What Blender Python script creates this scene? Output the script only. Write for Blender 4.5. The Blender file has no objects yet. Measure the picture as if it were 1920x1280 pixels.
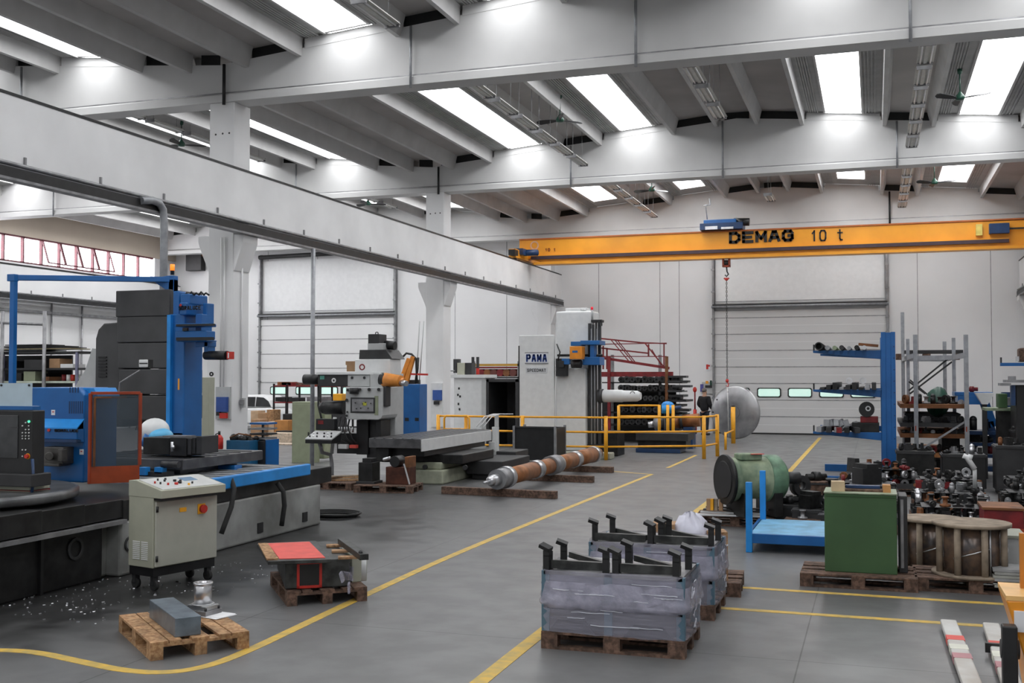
import bpy, math, random
from mathutils import Vector, Matrix
R = math.radians
random.seed(7)
sc = bpy.context.scene
# ---------------------------------------------------------------- camera
FPX, EYE = 2040.0, 2.25
PITCH = math.atan(68 / FPX)
YAW = math.atan(680 / math.hypot(FPX, 68))
cam_d = bpy.data.cameras.new('camera')
cam_d.sensor_width = 36.0
cam_d.lens = FPX / 1920 * 36.0
cam_d.clip_end = 300
cam = bpy.data.objects.new('camera', cam_d)
sc.collection.objects.link(cam)
cam.location = (0, 0, EYE)
cam.rotation_euler = (math.pi / 2 + PITCH, 0, YAW)
sc.camera = cam
# ---------------------------------------------------------------- world, view
w = bpy.data.worlds.new('world'); sc.world = w; w.use_nodes = True
w.node_tree.nodes['Background'].inputs[0].default_value = (0.97, 0.985, 1.0, 1)
w.node_tree.nodes['Background'].inputs[1].default_value = 0.62
sc.view_settings.view_transform = 'Standard'
sc.view_settings.look = 'None'
sc.view_settings.exposure = 0.0
sc.view_settings.gamma = 1.0
sc.view_settings.use_curve_mapping = False
sc.cycles.max_bounces = 7
sc.cycles.diffuse_bounces = 4
sc.cycles.glossy_bounces = 3
sc.cycles.transmission_bounces = 4
sc.cycles.transparent_max_bounces = 8
sc.cycles.sample_clamp_indirect = 4.0
sc.cycles.caustics_reflective = False
sc.cycles.caustics_refractive = False
SKYLIGHT = 6.4     # brightness of the daylight behind the roof panes
WINDOW = 9.0
# ---------------------------------------------------------------- pixel rays to measure the place
_f = Vector((-math.sin(YAW) * math.cos(PITCH), math.cos(YAW) * math.cos(PITCH), math.sin(PITCH)))
_r = Vector((math.cos(YAW), math.sin(YAW), 0)); _u = _r.cross(_f)
def _ray(x, y): return _f * FPX + _r * (x - 960) - _u * (y - 640)
def gz(x, y, z=0.0):
    d = _ray(x, y); return Vector((0, 0, EYE)) + d * ((z - EYE) / d.z)
def gy(x, y, Y):
    d = _ray(x, y); return Vector((0, 0, EYE)) + d * (Y / d.y)
def gx(x, y, X):
    d = _ray(x, y); return Vector((0, 0, EYE)) + d * (X / d.x)
# ---------------------------------------------------------------- materials
MATS = {}
def mat(name, col, rough=0.5, metal=0.0, var=0.12, scale=6.0, bump=0.0, emit=None, estr=0.0, alpha=1.0, col2=None, spec=0.5, trans=0.0):
    m = bpy.data.materials.new(name); m.use_nodes = True
    nt = m.node_tree; b = nt.nodes['Principled BSDF']
    tc = nt.nodes.new('ShaderNodeTexCoord')
    nz = nt.nodes.new('ShaderNodeTexNoise'); nz.inputs['Scale'].default_value = scale; nz.inputs['Detail'].default_value = 5
    nt.links.new(tc.outputs['Object'], nz.inputs['Vector'])
    cr = nt.nodes.new('ShaderNodeValToRGB')
    c2 = col2 if col2 else tuple(max(0, c * (1 - var)) for c in col)
    c1 = col if col2 else tuple(min(1, c * (1 + var * .6)) for c in col)
    cr.color_ramp.elements[0].position = 0.35; cr.color_ramp.elements[1].position = 0.65
    cr.color_ramp.elements[0].color = (*c2, 1); cr.color_ramp.elements[1].color = (*c1, 1)
    nt.links.new(nz.outputs['Fac'], cr.inputs['Fac'])
    nt.links.new(cr.outputs['Color'], b.inputs['Base Color'])
    b.inputs['Roughness'].default_value = rough
    b.inputs['Metallic'].default_value = metal
    b.inputs['Specular IOR Level'].default_value = spec
    if alpha < 1: b.inputs['Alpha'].default_value = alpha
    if trans: b.inputs['Transmission Weight'].default_value = trans
    if bump:
        bp = nt.nodes.new('ShaderNodeBump'); bp.inputs['Strength'].default_value = bump; bp.inputs['Distance'].default_value = 0.02
        nt.links.new(nz.outputs['Fac'], bp.inputs['Height']); nt.links.new(bp.outputs['Normal'], b.inputs['Normal'])
    if emit:
        b.inputs['Emission Color'].default_value = (*emit, 1); b.inputs['Emission Strength'].default_value = estr
    MATS[name] = m
    return m
white_wall = mat('painted_wall', (.78, .78, .785), .7, var=.05, scale=.4)
conc = mat('painted_concrete', (.64, .638, .635), .75, var=.07, scale=.7)
roofm = mat('grey_roof_concrete', (.44, .42, .41), .85, var=.10, scale=.8)
ribm = mat('pale_rib_concrete', (.56, .555, .55), .8, var=.08, scale=1.5)
sheetm = mat('fibre_cement_sheet', (.40, .40, .395), .8, var=.1, scale=3)
columnm = mat('grey_column_concrete', (.76, .76, .765), .75, var=.07, scale=.8)
mgrey = mat('machine_grey_paint', (.46, .47, .47), .45, var=.06)
mwhite = mat('machine_white_paint', (.70, .71, .71), .4, var=.05)
cabgrey = mat('cabinet_grey_green_paint', (.41, .415, .33), .45, var=.05)
olive = mat('olive_green_paint', (.27, .30, .20), .5, var=.08)
blue = mat('blue_machine_paint', (.010, .12, .37), .35, var=.15, scale=2)
bluel = mat('bright_blue_paint', (.02, .27, .72), .35, var=.15, scale=3)
blued = mat('dark_blue_paint', (.012, .045, .13), .4, var=.2)
dark = mat('dark_grey_steel', (.038, .038, .040), .5, .2, var=.25, scale=3)
black = mat('black_plastic', (.012, .012, .013), .45, var=.3)
bellows = mat('charcoal_way_cover', (.058, .058, .060), .45, .1, var=.25, scale=2)
castdark = mat('oily_cast_iron', (.022, .022, .022), .42, .4, var=.5, scale=5)
steel = mat('bright_steel', (.62, .63, .65), .3, .9, var=.15, scale=5)
dullsteel = mat('dull_steel', (.30, .30, .31), .45, .6, var=.25, scale=5)
galv = mat('galvanised_steel', (.36, .37, .39), .5, .5, var=.15, scale=8)
rust = mat('rusty_steel', (.22, .085, .03), .65, .2, var=.4, scale=4)
orange = mat('crane_orange_paint', (.86, .36, .025), .4, var=.06, scale=1.5)
yellow = mat('safety_yellow_paint', (.90, .42, .02), .4, var=.1)
orangem = mat('orange_red_paint', (.33, .045, .012), .4, var=.2)
redm = mat('red_paint', (.55, .03, .02), .45, var=.15)
salmon = mat('faded_red_paint', (.72, .10, .08), .6, var=.1)
darkred = mat('dark_red_primer', (.20, .012, .015), .5, var=.3)
green = mat('green_cabinet_paint', (.048, .112, .042), .5, var=.12, scale=2)
greend = mat('dark_green_paint', (.015, .07, .045), .4, var=.2)
greenpale = mat('pale_green_worn_paint', (.32, .38, .25), .5, var=.35, scale=5, col2=(.13, .19, .12))
wood = mat('pallet_wood', (.46, .28, .14), .8, var=.35, scale=9)
wooddark = mat('weathered_pallet_wood', (.17, .10, .07), .85, var=.4, scale=9)
woodgrey = mat('grey_weathered_board', (.30, .24, .18), .85, var=.3, scale=7)
cardboard = mat('brown_cardboard', (.40, .24, .13), .85, var=.12)
paper = mat('white_paper', (.8, .8, .82), .7, var=.04)
white = mat('white_plastic', (.8, .8, .8), .4, var=.03)
tyre = mat('black_rubber', (.02, .02, .02), .8, var=.3)
glassgreen = mat('green_tinted_pane', (.55, .80, .70), .2, var=.05, emit=(.62, .85, .76), estr=.55)
linem = mat('yellow_floor_paint', (.66, .42, .06), .6, var=.25, scale=9, col2=(.45, .33, .10))
lampm = mat('white_lamp_reflector', (.66, .66, .62), .4, var=.08)
tubem = mat('unlit_fluorescent_tube', (.85, .85, .85), .3, var=.02)
skym = [mat('daylit_roof_pane_%d' % i, (.9, .92, .93), .5, var=.01, emit=(.975, .985, 1.0), estr=SKYLIGHT*k) for i, k in enumerate((.95, 1.0, 1.1, 1.55))]
winm = mat('daylit_window_pane', (.9, .95, 1), .4, var=.01, emit=(.95, .95, 1.0), estr=WINDOW)
skin = mat('skin', (.55, .32, .22), .6, var=.08)
clothk = mat('black_work_jacket', (.012, .012, .014), .9, var=.3)
hairm = mat('grey_hair', (.16, .14, .13), .9, var=.3, scale=40)
def textured(m, what, scale, dark_mul, thr=0.5, width=.1):
    """a second pattern multiplied into the base colour (spots, scale marks)"""
    nt = m.node_tree; b = nt.nodes['Principled BSDF']; src = b.inputs['Base Color'].links[0].from_socket
    tc = nt.nodes.new('ShaderNodeTexCoord')
    t = nt.nodes.new('ShaderNodeTexNoise' if what == 'noise' else 'ShaderNodeTexVoronoi'); t.inputs['Scale'].default_value = scale
    nt.links.new(tc.outputs['Object'], t.inputs['Vector'])
    r = nt.nodes.new('ShaderNodeValToRGB'); r.color_ramp.elements[0].position = thr - width; r.color_ramp.elements[1].position = thr + width
    r.color_ramp.elements[0].color = (*dark_mul, 1); r.color_ramp.elements[1].color = (1, 1, 1, 1)
    nt.links.new(t.outputs[0], r.inputs['Fac'])
    mx = nt.nodes.new('ShaderNodeMixRGB'); mx.blend_type = 'MULTIPLY'; mx.inputs['Fac'].default_value = 1
    nt.links.new(src, mx.inputs['Color1']); nt.links.new(r.outputs['Color'], mx.inputs['Color2'])
    nt.links.new(mx.outputs['Color'], b.inputs['Base Color'])
textured(wood, 'noise', 30, (.65, .55, .5)); textured(wooddark, 'noise', 25, (.5, .5, .5))
# clear film stretched round the goods
film = mat('clear_stretch_film', (.50, .49, .60), .16, var=.1, scale=14, alpha=.36, bump=1.0)
foldm = mat('bright_film_fold', (.80, .82, .90), .15, var=.1, scale=14, alpha=.6)
for n_ in film.node_tree.nodes:
    if n_.bl_idname == 'ShaderNodeTexNoise':
        mp_ = film.node_tree.nodes.new('ShaderNodeMapping'); mp_.inputs['Scale'].default_value = (.25, .25, 1.6)
        film.node_tree.links.new(film.node_tree.nodes['Texture Coordinate'].outputs['Object'], mp_.inputs['Vector']); film.node_tree.links.new(mp_.outputs['Vector'], n_.inputs['Vector'])
# perspex of the orange door
perspex = mat('smoked_clear_panel', (.05, .07, .09), .12, var=.1, alpha=.6)
# ---------------------------------------------------------------- mesh helpers
class MB:
    def __init__(s): s.v = []; s.f = []; s.s = []
    def add(s, vs, fs, smooth=False):
        o = len(s.v); s.v += [tuple(v) for v in vs]
        s.f += [tuple(i + o for i in f) for f in fs]; s.s += ([smooth] * len(fs) if isinstance(smooth, bool) else smooth)
        return s
    def box(s, x0, x1, y0, y1, z0, z1):
        if x0 > x1: x0, x1 = x1, x0
        if y0 > y1: y0, y1 = y1, y0
        if z0 > z1: z0, z1 = z1, z0
        return s.add([(x0,y0,z0),(x1,y0,z0),(x1,y1,z0),(x0,y1,z0),(x0,y0,z1),(x1,y0,z1),(x1,y1,z1),(x0,y1,z1)],
                     [(0,3,2,1),(4,5,6,7),(0,1,5,4),(1,2,6,5),(2,3,7,6),(3,0,4,7)])
    def rbox(s, cx, cy, cz, sx, sy, sz, rz=0, rx=0, ry=0):
        M = Matrix.Translation((cx, cy, cz)) @ Matrix.Rotation(rz, 4, 'Z') @ Matrix.Rotation(ry, 4, 'Y') @ Matrix.Rotation(rx, 4, 'X')
        t = MB().box(-sx/2, sx/2, -sy/2, sy/2, -sz/2, sz/2)
        return s.add([M @ Vector(v) for v in t.v], t.f)
    def beam(s, p0, p1, w, h):
        """rectangular bar between two points"""
        p0 = Vector(p0); p1 = Vector(p1); d = (p1 - p0); L = d.length; q = d.to_track_quat('X', 'Z').to_matrix().to_4x4()
        M = Matrix.Translation((p0 + p1) / 2) @ q
        t = MB().box(-L/2, L/2, -w/2, w/2, -h/2, h/2)
        return s.add([M @ Vector(v) for v in t.v], t.f)
    def cyl(s, p0, p1, r, r2=None, n=16, caps=True):
        p0 = Vector(p0); p1 = Vector(p1); r2 = r if r2 is None else r2
        q = (p1 - p0).to_track_quat('Z', 'Y')
        vs = []
        for k in range(n):
            a = 2 * math.pi * k / n; d = q @ Vector((math.cos(a), math.sin(a), 0))
            vs += [p0 + d * r, p1 + d * r2]
        fs = [(2*k, 2*((k+1) % n), 2*((k+1) % n)+1, 2*k+1) for k in range(n)]; sm = [True] * n
        if caps:
            fs += [tuple(2*k for k in reversed(range(n))), tuple(2*k+1 for k in range(n))]; sm += [False, False]
        return s.add(vs, fs, sm)
    def tube(s, pts, r, n=8, closed=False):
        pts = [Vector(p) for p in pts]; m = len(pts); vs = []; ref = None
        for i, p in enumerate(pts):
            a = pts[(i-1) % m] if (i or closed) else p; b = pts[(i+1) % m] if (i < m-1 or closed) else p
            d = (b - a).normalized()
            if ref is None: ref = Vector((0,0,1)) if abs(d.z) < .9 else Vector((1,0,0))
            sx = ref.cross(d).normalized(); sy = d.cross(sx); ref = sy
            for k in range(n):
                t = 2*math.pi*k/n; vs.append(p + sx*math.cos(t)*r + sy*math.sin(t)*r)
        fs = []
        for i in range(m if closed else m-1):
            for k in range(n):
                fs.append((i*n+k, i*n+(k+1) % n, ((i+1) % m)*n+(k+1) % n, ((i+1) % m)*n+k))
        sm = [True]*len(fs)
        if not closed:
            fs += [tuple(reversed(range(n))), tuple(range((m-1)*n, m*n))]; sm += [False, False]
        return s.add(vs, fs, sm)
    def prism(s, poly, axis, a0, a1):
        """polygon (list of 2-d points) extruded along an axis: 'x' -> (y,z), 'y' -> (x,z), 'z' -> (x,y)"""
        def P(p, a): return {'x': (a, p[0], p[1]), 'y': (p[0], a, p[1]), 'z': (p[0], p[1], a)}[axis]
        n = len(poly); vs = [P(p, a0) for p in poly] + [P(p, a1) for p in poly]
        fs = [(k, (k+1) % n, n+(k+1) % n, n+k) for k in range(n)] + [tuple(reversed(range(n))), tuple(range(n, 2*n))]
        return s.add(vs, fs)
    def lathe(s, p, prof, axis=(0,0,1), n=20):
        p = Vector(p); q = Vector(axis).to_track_quat('Z', 'Y'); vs = []; m = len(prof)
        for r, z in prof:
            for k in range(n):
                a = 2*math.pi*k/n; vs.append(p + q @ Vector((r*math.cos(a), r*math.sin(a), z)))
        fs = []; sm = []
        for i in range(m-1):
            flat = abs(prof[i][1]-prof[i+1][1]) < 1e-5
            for k in range(n):
                fs.append((i*n+k, i*n+(k+1) % n, (i+1)*n+(k+1) % n, (i+1)*n+k)); sm.append(not flat)
        fs += [tuple(reversed(range(n))), tuple(range((m-1)*n, m*n))]; sm += [False, False]
        return s.add(vs, fs, sm)
    def sph(s, c, rx, ry=None, rz=None, n=14, m=9, seed=None, amp=0):
        ry = ry or rx; rz = rz or rx; c = Vector(c); vs = []; rnd = random.Random(seed)
        for i in range(m+1):
            t = math.pi*i/m
            for k in range(n):
                a = 2*math.pi*k/n; j = 1 + (rnd.uniform(-amp, amp) if amp else 0)
                vs.append(c + Vector((rx*math.sin(t)*math.cos(a)*j, ry*math.sin(t)*math.sin(a)*j, -rz*math.cos(t)*j)))
        fs = [(i*n+k, i*n+(k+1) % n, (i+1)*n+(k+1) % n, (i+1)*n+k) for i in range(m) for k in range(n)]
        return s.add(vs, fs, True)
    def ring(s, c, r0, r1, h, axis=(0,0,1), n=24):
        """flat ring / short pipe"""
        c = Vector(c); q = Vector(axis).to_track_quat('Z', 'Y'); vs = []
        for r, z in ((r0,0),(r1,0),(r1,h),(r0,h)):
            for k in range(n):
                a = 2*math.pi*k/n; vs.append(c + q @ Vector((r*math.cos(a), r*math.sin(a), z)))
        fs = [(i*n+k, i*n+(k+1) % n, ((i+1) % 4)*n+(k+1) % n, ((i+1) % 4)*n+k) for i in range(4) for k in range(n)]
        return s.add(vs, fs, [i % 2 == 1 for i in range(4) for k in range(n)])
def link(name, mb, m, off=(0,0,0), bev=0):
    me = bpy.data.meshes.new(name)
    ox, oy, oz = off
    me.from_pydata([(v[0]-ox, v[1]-oy, v[2]-oz) for v in mb.v], [], mb.f)
    me.polygons.foreach_set('use_smooth', mb.s); me.update()
    me.materials.append(m)
    o = bpy.data.objects.new(name, me); sc.collection.objects.link(o)
    if bev:
        b = o.modifiers.new('bevel', 'BEVEL'); b.width = bev; b.segments = 2; b.limit_method = 'ANGLE'; b.angle_limit = R(40)
    return o
def struct(name, mb, m, label=None, parent=None, bev=0):
    o = link(name, mb, m, bev=bev)
    if parent: o.parent = parent
    else: o['kind'] = 'structure'
    if label: o['label'] = label
    return o
class Thing:
    def __init__(s, name, label, cat, loc=(0,0,0), group=None):
        s.o = bpy.data.objects.new(name, None); sc.collection.objects.link(s.o); s.loc = Vector(loc)
        s.o.location = loc; s.o.empty_display_size = .2; s.o['label'] = label; s.o['category'] = cat
        if group: s.o['group'] = group
    def part(s, name, mb, m, parent=None, bev=0, label=None):
        o = link(name, mb, m, s.loc, bev); o.parent = parent or s.o
        if label: o['label'] = label
        return o
    def place(s, loc, rz=0):
        s.o.location = loc; s.o.rotation_euler = (0,0,rz); return s
def single(name, mb, m, label, cat, loc=(0,0,0), group=None, bev=0, rz=0, kind=None):
    """one-mesh thing; mesh in world coordinates unless loc is used as its origin"""
    o = link(name, mb, m, (0,0,0), bev); o.location = loc; o.rotation_euler = (0,0,rz)
    o['label'] = label; o['category'] = cat
    if group: o['group'] = group
    if kind: o['kind'] = kind
    return o
def dup(root, loc, rz=None, label=None, group=None, rot=None):
    root = root.o if isinstance(root, Thing) else root
    def cp(o, par):
        c = o.copy(); sc.collection.objects.link(c)
        if par: c.parent = par
        for ch in kids.get(o, ()): cp(ch, c)
        return c
    kids = {}
    st = [root]
    while st:
        x = st.pop(); kids[x] = list(x.children); st += kids[x]
    r = cp(root, None); r.location = loc
    if rz is not None: r.rotation_euler = (0,0,rz)
    if rot: r.rotation_euler = rot
    if label: r['label'] = label
    if group: r['group'] = group
    return r
def xf(mb, M):
    t = MB(); t.v = [tuple(M @ Vector(v)) for v in mb.v]; t.f = list(mb.f); t.s = list(mb.s); return t
GL = {'D': [[(0,0),(0,1),(.65,1),(1,.72),(1,.28),(.65,0),(0,0)]], 'E': [[(1,1),(0,1),(0,0),(1,0)],[(0,.5),(.85,.5)]], 'M': [[(0,0),(0,1),(.5,.3),(1,1),(1,0)]],
      'A': [[(0,0),(.36,1),(.64,1),(1,0)],[(.15,.36),(.85,.36)]], 'G': [[(1,.78),(.8,1),(.2,1),(0,.78),(0,.22),(.2,0),(.8,0),(1,.2),(1,.5),(.6,.5)]],
      'P': [[(0,0),(0,1),(.8,1),(1,.84),(1,.6),(.8,.44),(0,.44)]], 'S': [[(1,.85),(.8,1),(.2,1),(0,.85),(0,.65),(.2,.52),(.8,.48),(1,.35),(1,.15),(.8,0),(.2,0),(0,.15)]],
      'O': [[(.2,0),(0,.22),(0,.78),(.2,1),(.8,1),(1,.78),(1,.22),(.8,0),(.2,0)]], 'R': [[(0,0),(0,1),(.8,1),(1,.84),(1,.6),(.8,.46),(0,.46)],[(.5,.46),(1,0)]],
      'L': [[(0,1),(0,0),(1,0)]], 'U': [[(0,1),(0,.2),(.2,0),(.8,0),(1,.2),(1,1)]], 'C': [[(1,.8),(.8,1),(.2,1),(0,.78),(0,.22),(.2,0),(.8,0),(1,.2)]], 'T': [[(0,1),(1,1)],[(.5,1),(.5,0)]],
      'I': [[(.5,0),(.5,1)]], '1': [[(.15,.75),(.5,1),(.5,0)]], '0': [[(.2,0),(0,.22),(0,.78),(.2,1),(.8,1),(1,.78),(1,.22),(.8,0),(.2,0)]], 't': [[(.45,1),(.45,.15),(.6,0),(.85,0)],[(.1,.72),(.85,.72)]]}
def text_front(txt, c, h, w=None, gap=None, t=None, ext=.004):
    """raised letters facing -Y, centred at c; h cap height, w letter width, t stroke width"""
    w = w or h*.7; gap = gap or h*.22; t = t or h*.16
    n = len(txt); tot = n*w + (n-1)*gap; mb = MB(); x = c[0]-tot/2
    for ch in txt:
        for pl in GL.get(ch, []):
            P = [Vector((x+t/2+p[0]*(w-t), c[1], c[2]-h/2+t/2+p[1]*(h-t))) for p in pl]
            for a, b in zip(P, P[1:]):
                d = (b-a).normalized()*t*.42; mb.beam(a-d, b+d, ext*2, t)
        x += w + gap
    return mb
def join(*mbs):
    t = MB()
    for m in mbs: t.add(m.v, m.f, list(m.s))
    return t
def PB(mb, x0, yt, x1, yb, Y, d):
    """box whose front face in the plane Y is read off the photo's rectangle"""
    a = gy(x0, (yt+yb)/2, Y); b = gy(x1, (yt+yb)/2, Y); t = gy((x0+x1)/2, yt, Y); u = gy((x0+x1)/2, yb, Y)
    return mb.box(a.x, b.x, Y, Y+d, u.z, t.z)
def PBS(mb, x0, yt, x1, yb, Y, d):
    """same, but the rectangle is the whole silhouette: its far side edge belongs to the back corner"""
    ym = (yt+yb)/2; t = gy((x0+x1)/2, yt, Y).z; u = gy((x0+x1)/2, yb, Y).z
    if x1 < 1640: a = gy(x0, ym, Y).x; b = gy(x1, ym, Y+d).x
    elif x0 > 1640: a = gy(x0, ym, Y+d).x; b = gy(x1, ym, Y).x
    else: a = gy(x0, ym, Y).x; b = gy(x1, ym, Y).x
    if b - a < .02: b = a + .02
    return mb.box(a, b, Y, Y+d, u, t)
# ================================================================ the hall
CM, HW = -3.7, 9.35           # middle and half width of the main bay
C2 = -22.65                   # middle of the bay on the left
BY = [7.8, 19.7, 31.5, 43.4]  # front faces of the cross beams
WALL = 44.6
RX = -12.55                   # inner face of the left crane runway
def top(x):
    c = CM if x > -13.05 else C2
    return 9.72 - .088 * abs(x - c)
# floor
fm = mat('polished_concrete_floor', (.166, .166, .167), .34, var=.1, scale=.35, spec=.4)
nt = fm.node_tree; b = nt.nodes['Principled BSDF']; src = b.inputs['Base Color'].links[0].from_socket
tc = nt.nodes.new('ShaderNodeTexCoord')
def mulmix(src, fac_sock, colour):
    mx = nt.nodes.new('ShaderNodeMixRGB'); mx.blend_type = 'MULTIPLY'
    nt.links.new(fac_sock, mx.inputs['Fac']); nt.links.new(src, mx.inputs['Color1']); mx.inputs['Color2'].default_value = (*colour, 1)
    return mx.outputs['Color']
n1 = nt.nodes.new('ShaderNodeTexNoise'); n1.inputs['Scale'].default_value = 2.2; n1.inputs['Detail'].default_value = 8
nt.links.new(tc.outputs['Object'], n1.inputs['Vector'])
r1 = nt.nodes.new('ShaderNodeValToRGB'); r1.color_ramp.elements[0].position = .42; r1.color_ramp.elements[1].position = .62
nt.links.new(n1.outputs['Fac'], r1.inputs['Fac'])
src = mulmix(src, r1.outputs['Color'], (.86, .86, .86))
# oil stains spread round the milling machines
def stain(cx, cy, rx, ry, colour, lo=.75, hi=1.15):
    global src
    mp = nt.nodes.new('ShaderNodeMapping'); mp.inputs['Location'].default_value = (-cx/rx, -cy/ry, 0); mp.inputs['Scale'].default_value = (1/rx, 1/ry, 0)
    nt.links.new(tc.outputs['Object'], mp.inputs['Vector'])
    ln = nt.nodes.new('ShaderNodeVectorMath'); ln.operation = 'LENGTH'; nt.links.new(mp.outputs['Vector'], ln.inputs[0])
    ad = nt.nodes.new('ShaderNodeMath'); ad.operation = 'MULTIPLY_ADD'; nt.links.new(n1.outputs['Fac'], ad.inputs[0]); ad.inputs[1].default_value = .9
    nt.links.new(ln.outputs['Value'], ad.inputs[2])
    sb = nt.nodes.new('ShaderNodeMath'); sb.operation = 'SUBTRACT'; nt.links.new(ad.outputs[0], sb.inputs[0]); sb.inputs[1].default_value = .45
    mr = nt.nodes.new('ShaderNodeMapRange'); mr.inputs['From Min'].default_value = lo; mr.inputs['From Max'].default_value = hi
    mr.inputs['To Min'].default_value = 1; mr.inputs['To Max'].default_value = 0
    nt.links.new(sb.outputs[0], mr.inputs['Value']); src = mulmix(src, mr.outputs[0], colour)
stain(-8.6, 11.0, 2.5, 5.5, (.16, .16, .16), .7, 1.2)
stain(-9.0, 17.5, 3.0, 4.5, (.45, .45, .45), .6, 1.3)
stain(.2, 12.1, 1.3, 1.2, (.75, .75, .75))
# slab joints
sp = nt.nodes.new('ShaderNodeSeparateXYZ'); nt.links.new(tc.outputs['Object'], sp.inputs[0])
for ax, period, shift in (('X', 5.0, -.6), ('Y', 6.0, 1.0)):
    a = nt.nodes.new('ShaderNodeMath'); a.operation = 'ADD'; a.inputs[1].default_value = 100 - shift; nt.links.new(sp.outputs[ax], a.inputs[0])
    mo = nt.nodes.new('ShaderNodeMath'); mo.operation = 'MODULO'; mo.inputs[1].default_value = period; nt.links.new(a.outputs[0], mo.inputs[0])
    lt = nt.nodes.new('ShaderNodeMath'); lt.operation = 'LESS_THAN'; lt.inputs[1].default_value = .012; nt.links.new(mo.outputs[0], lt.inputs[0])
    src = mulmix(src, lt.outputs[0], (.35, .35, .35))
nt.links.new(src, b.inputs['Base Color'])
rr = nt.nodes.new('ShaderNodeMapRange'); rr.inputs['To Min'].default_value = .25; rr.inputs['To Max'].default_value = .5
nt.links.new(n1.outputs['Fac'], rr.inputs['Value']); nt.links.new(rr.outputs[0], b.inputs['Roughness'])
floor = struct('floor', MB().box(-32.6, 6.4, -9, WALL+.3, -.25, 0), fm, 'grey polished concrete floor with slab joints and oil stains')
# yellow lines
def stripe(pts, wd, label):
    P = [Vector((p[0], p[1])) for p in pts]
    for _ in range(2):      # soften corners of long runs
        if len(P) > 3:
            Q = [P[0]]
            for i in range(len(P)-1): Q += [P[i]*.75+P[i+1]*.25, P[i]*.25+P[i+1]*.75]
            P = Q + [P[-1]]
    mb = MB(); vs = []
    for i, p in enumerate(P):
        d = (P[min(i+1, len(P)-1)] - P[max(i-1, 0)]).normalized(); nrm = Vector((-d.y, d.x)) * wd/2
        vs += [(p.x+nrm.x, p.y+nrm.y, 0), (p.x-nrm.x, p.y-nrm.y, 0), (p.x+nrm.x, p.y+nrm.y, .003), (p.x-nrm.x, p.y-nrm.y, .003)]
    fs = []
    for i in range(len(P)-1):
        a = 4*i; fs += [(a+2, a+3, a+7, a+6), (a, a+2, a+6, a+4), (a+3, a+1, a+5, a+7)]
    mb.add(vs, fs); o = link('floor_line', mb, linem); o.parent = floor; o['label'] = label
G = lambda *p: [gz(*q)[:2] for q in p]
stripe(G((-40,1218),(60,1220),(150,1240),(230,1257),(310,1262),(390,1250),(470,1218),(560,1175),(690,1113)) + G((830,1048),(1000,978),(1222,889)), .105, 'long yellow line curving along the machines')
stripe(G((1222,889),(1130,882)), .1, 'short yellow cross line')
stripe(G((880,1294),(1012,1188),(1160,1074),(1330,940)), .13, 'yellow line running under the wrapped pallets')
stripe(G((1340,1098),(1905,1134)), .1, 'yellow line in front of the green cabinet')
stripe(G((1340,1139),(1860,1174)), .1, 'yellow line nearest the steel plates')
stripe(G((1480,884),(1538,820)), .12, 'yellow line towards the far door')
stripe(G((1252,877),(1305,853)), .1, 'yellow line beside the railing')
# walls
wallb = MB().box(-32.6, 6.4, WALL, WALL+.3, 0, 10.2)
struct('wall_back', wallb, white_wall, 'pale grey end wall')
seam = MB()
for x in (-26.9, -24.3, -17.5, -15.1, -11.0, -8.4, -7.6, 1.6, 4.2): seam.box(x-.012, x+.012, WALL-.004, WALL+.01, 0, 9)
struct('trim_1', seam, dullsteel, 'panel joints of the end wall')
wl = MB(); XL = -32.0
wl.box(XL-.3, XL, -9, WALL, 0, 6.8); struct('trim_%d' % 90, MB().box(XL-.3, XL+.02, -9, WALL, 7.86, 9.2), mat('beige_wall_band', (.60, .52, .43), .8, var=.05, scale=.6), 'beige wall band above the windows of the left wall')
wl.box(XL-.3, XL, 43.0, WALL, 6.8, 7.85); wl.box(XL-.3, XL, -9, 24, 6.8, 7.85)
struct('wall_left', wl, white_wall, 'pale left wall with a band of windows')
struct('wall_right', MB().box(6.1, 6.4, -9, WALL, 0, 9.2), white_wall, 'pale right wall')
# cross beams
n_tr = 2
for bi, y in enumerate(BY):
    for (x0, x1, c) in ((-13.05, 6.1, CM), (-32, -13.05, C2)):
        mb = MB()
        mb.prism([(x0, 8.25), (x1, 8.25), (x1, 9.72-.088*abs(x1-c)), (c, 9.72), (x0, 9.72-.088*abs(x0-c))], 'y', y+.07, y+.45)
        mb.prism([(y, 8.07), (y+.52, 8.07), (y+.52, 8.22), (y+.45, 8.27), (y+.07, 8.27), (y, 8.22)], 'x', x0, x1)
        struct('trim_%d' % n_tr, mb, conc, ['%s concrete roof beam, %s of the %s bay' % ('pale', ['nearest', 'second', 'third', 'farthest'][bi], 'main' if c == CM else 'left')][0]); n_tr += 1
        ln = MB().box(x0, x1, y+.055, y+.075, 8.262, 8.285)
        o = link('joint_line', ln, dullsteel); o.parent = bpy.data.objects['trim_%d' % (n_tr-1)]
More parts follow.
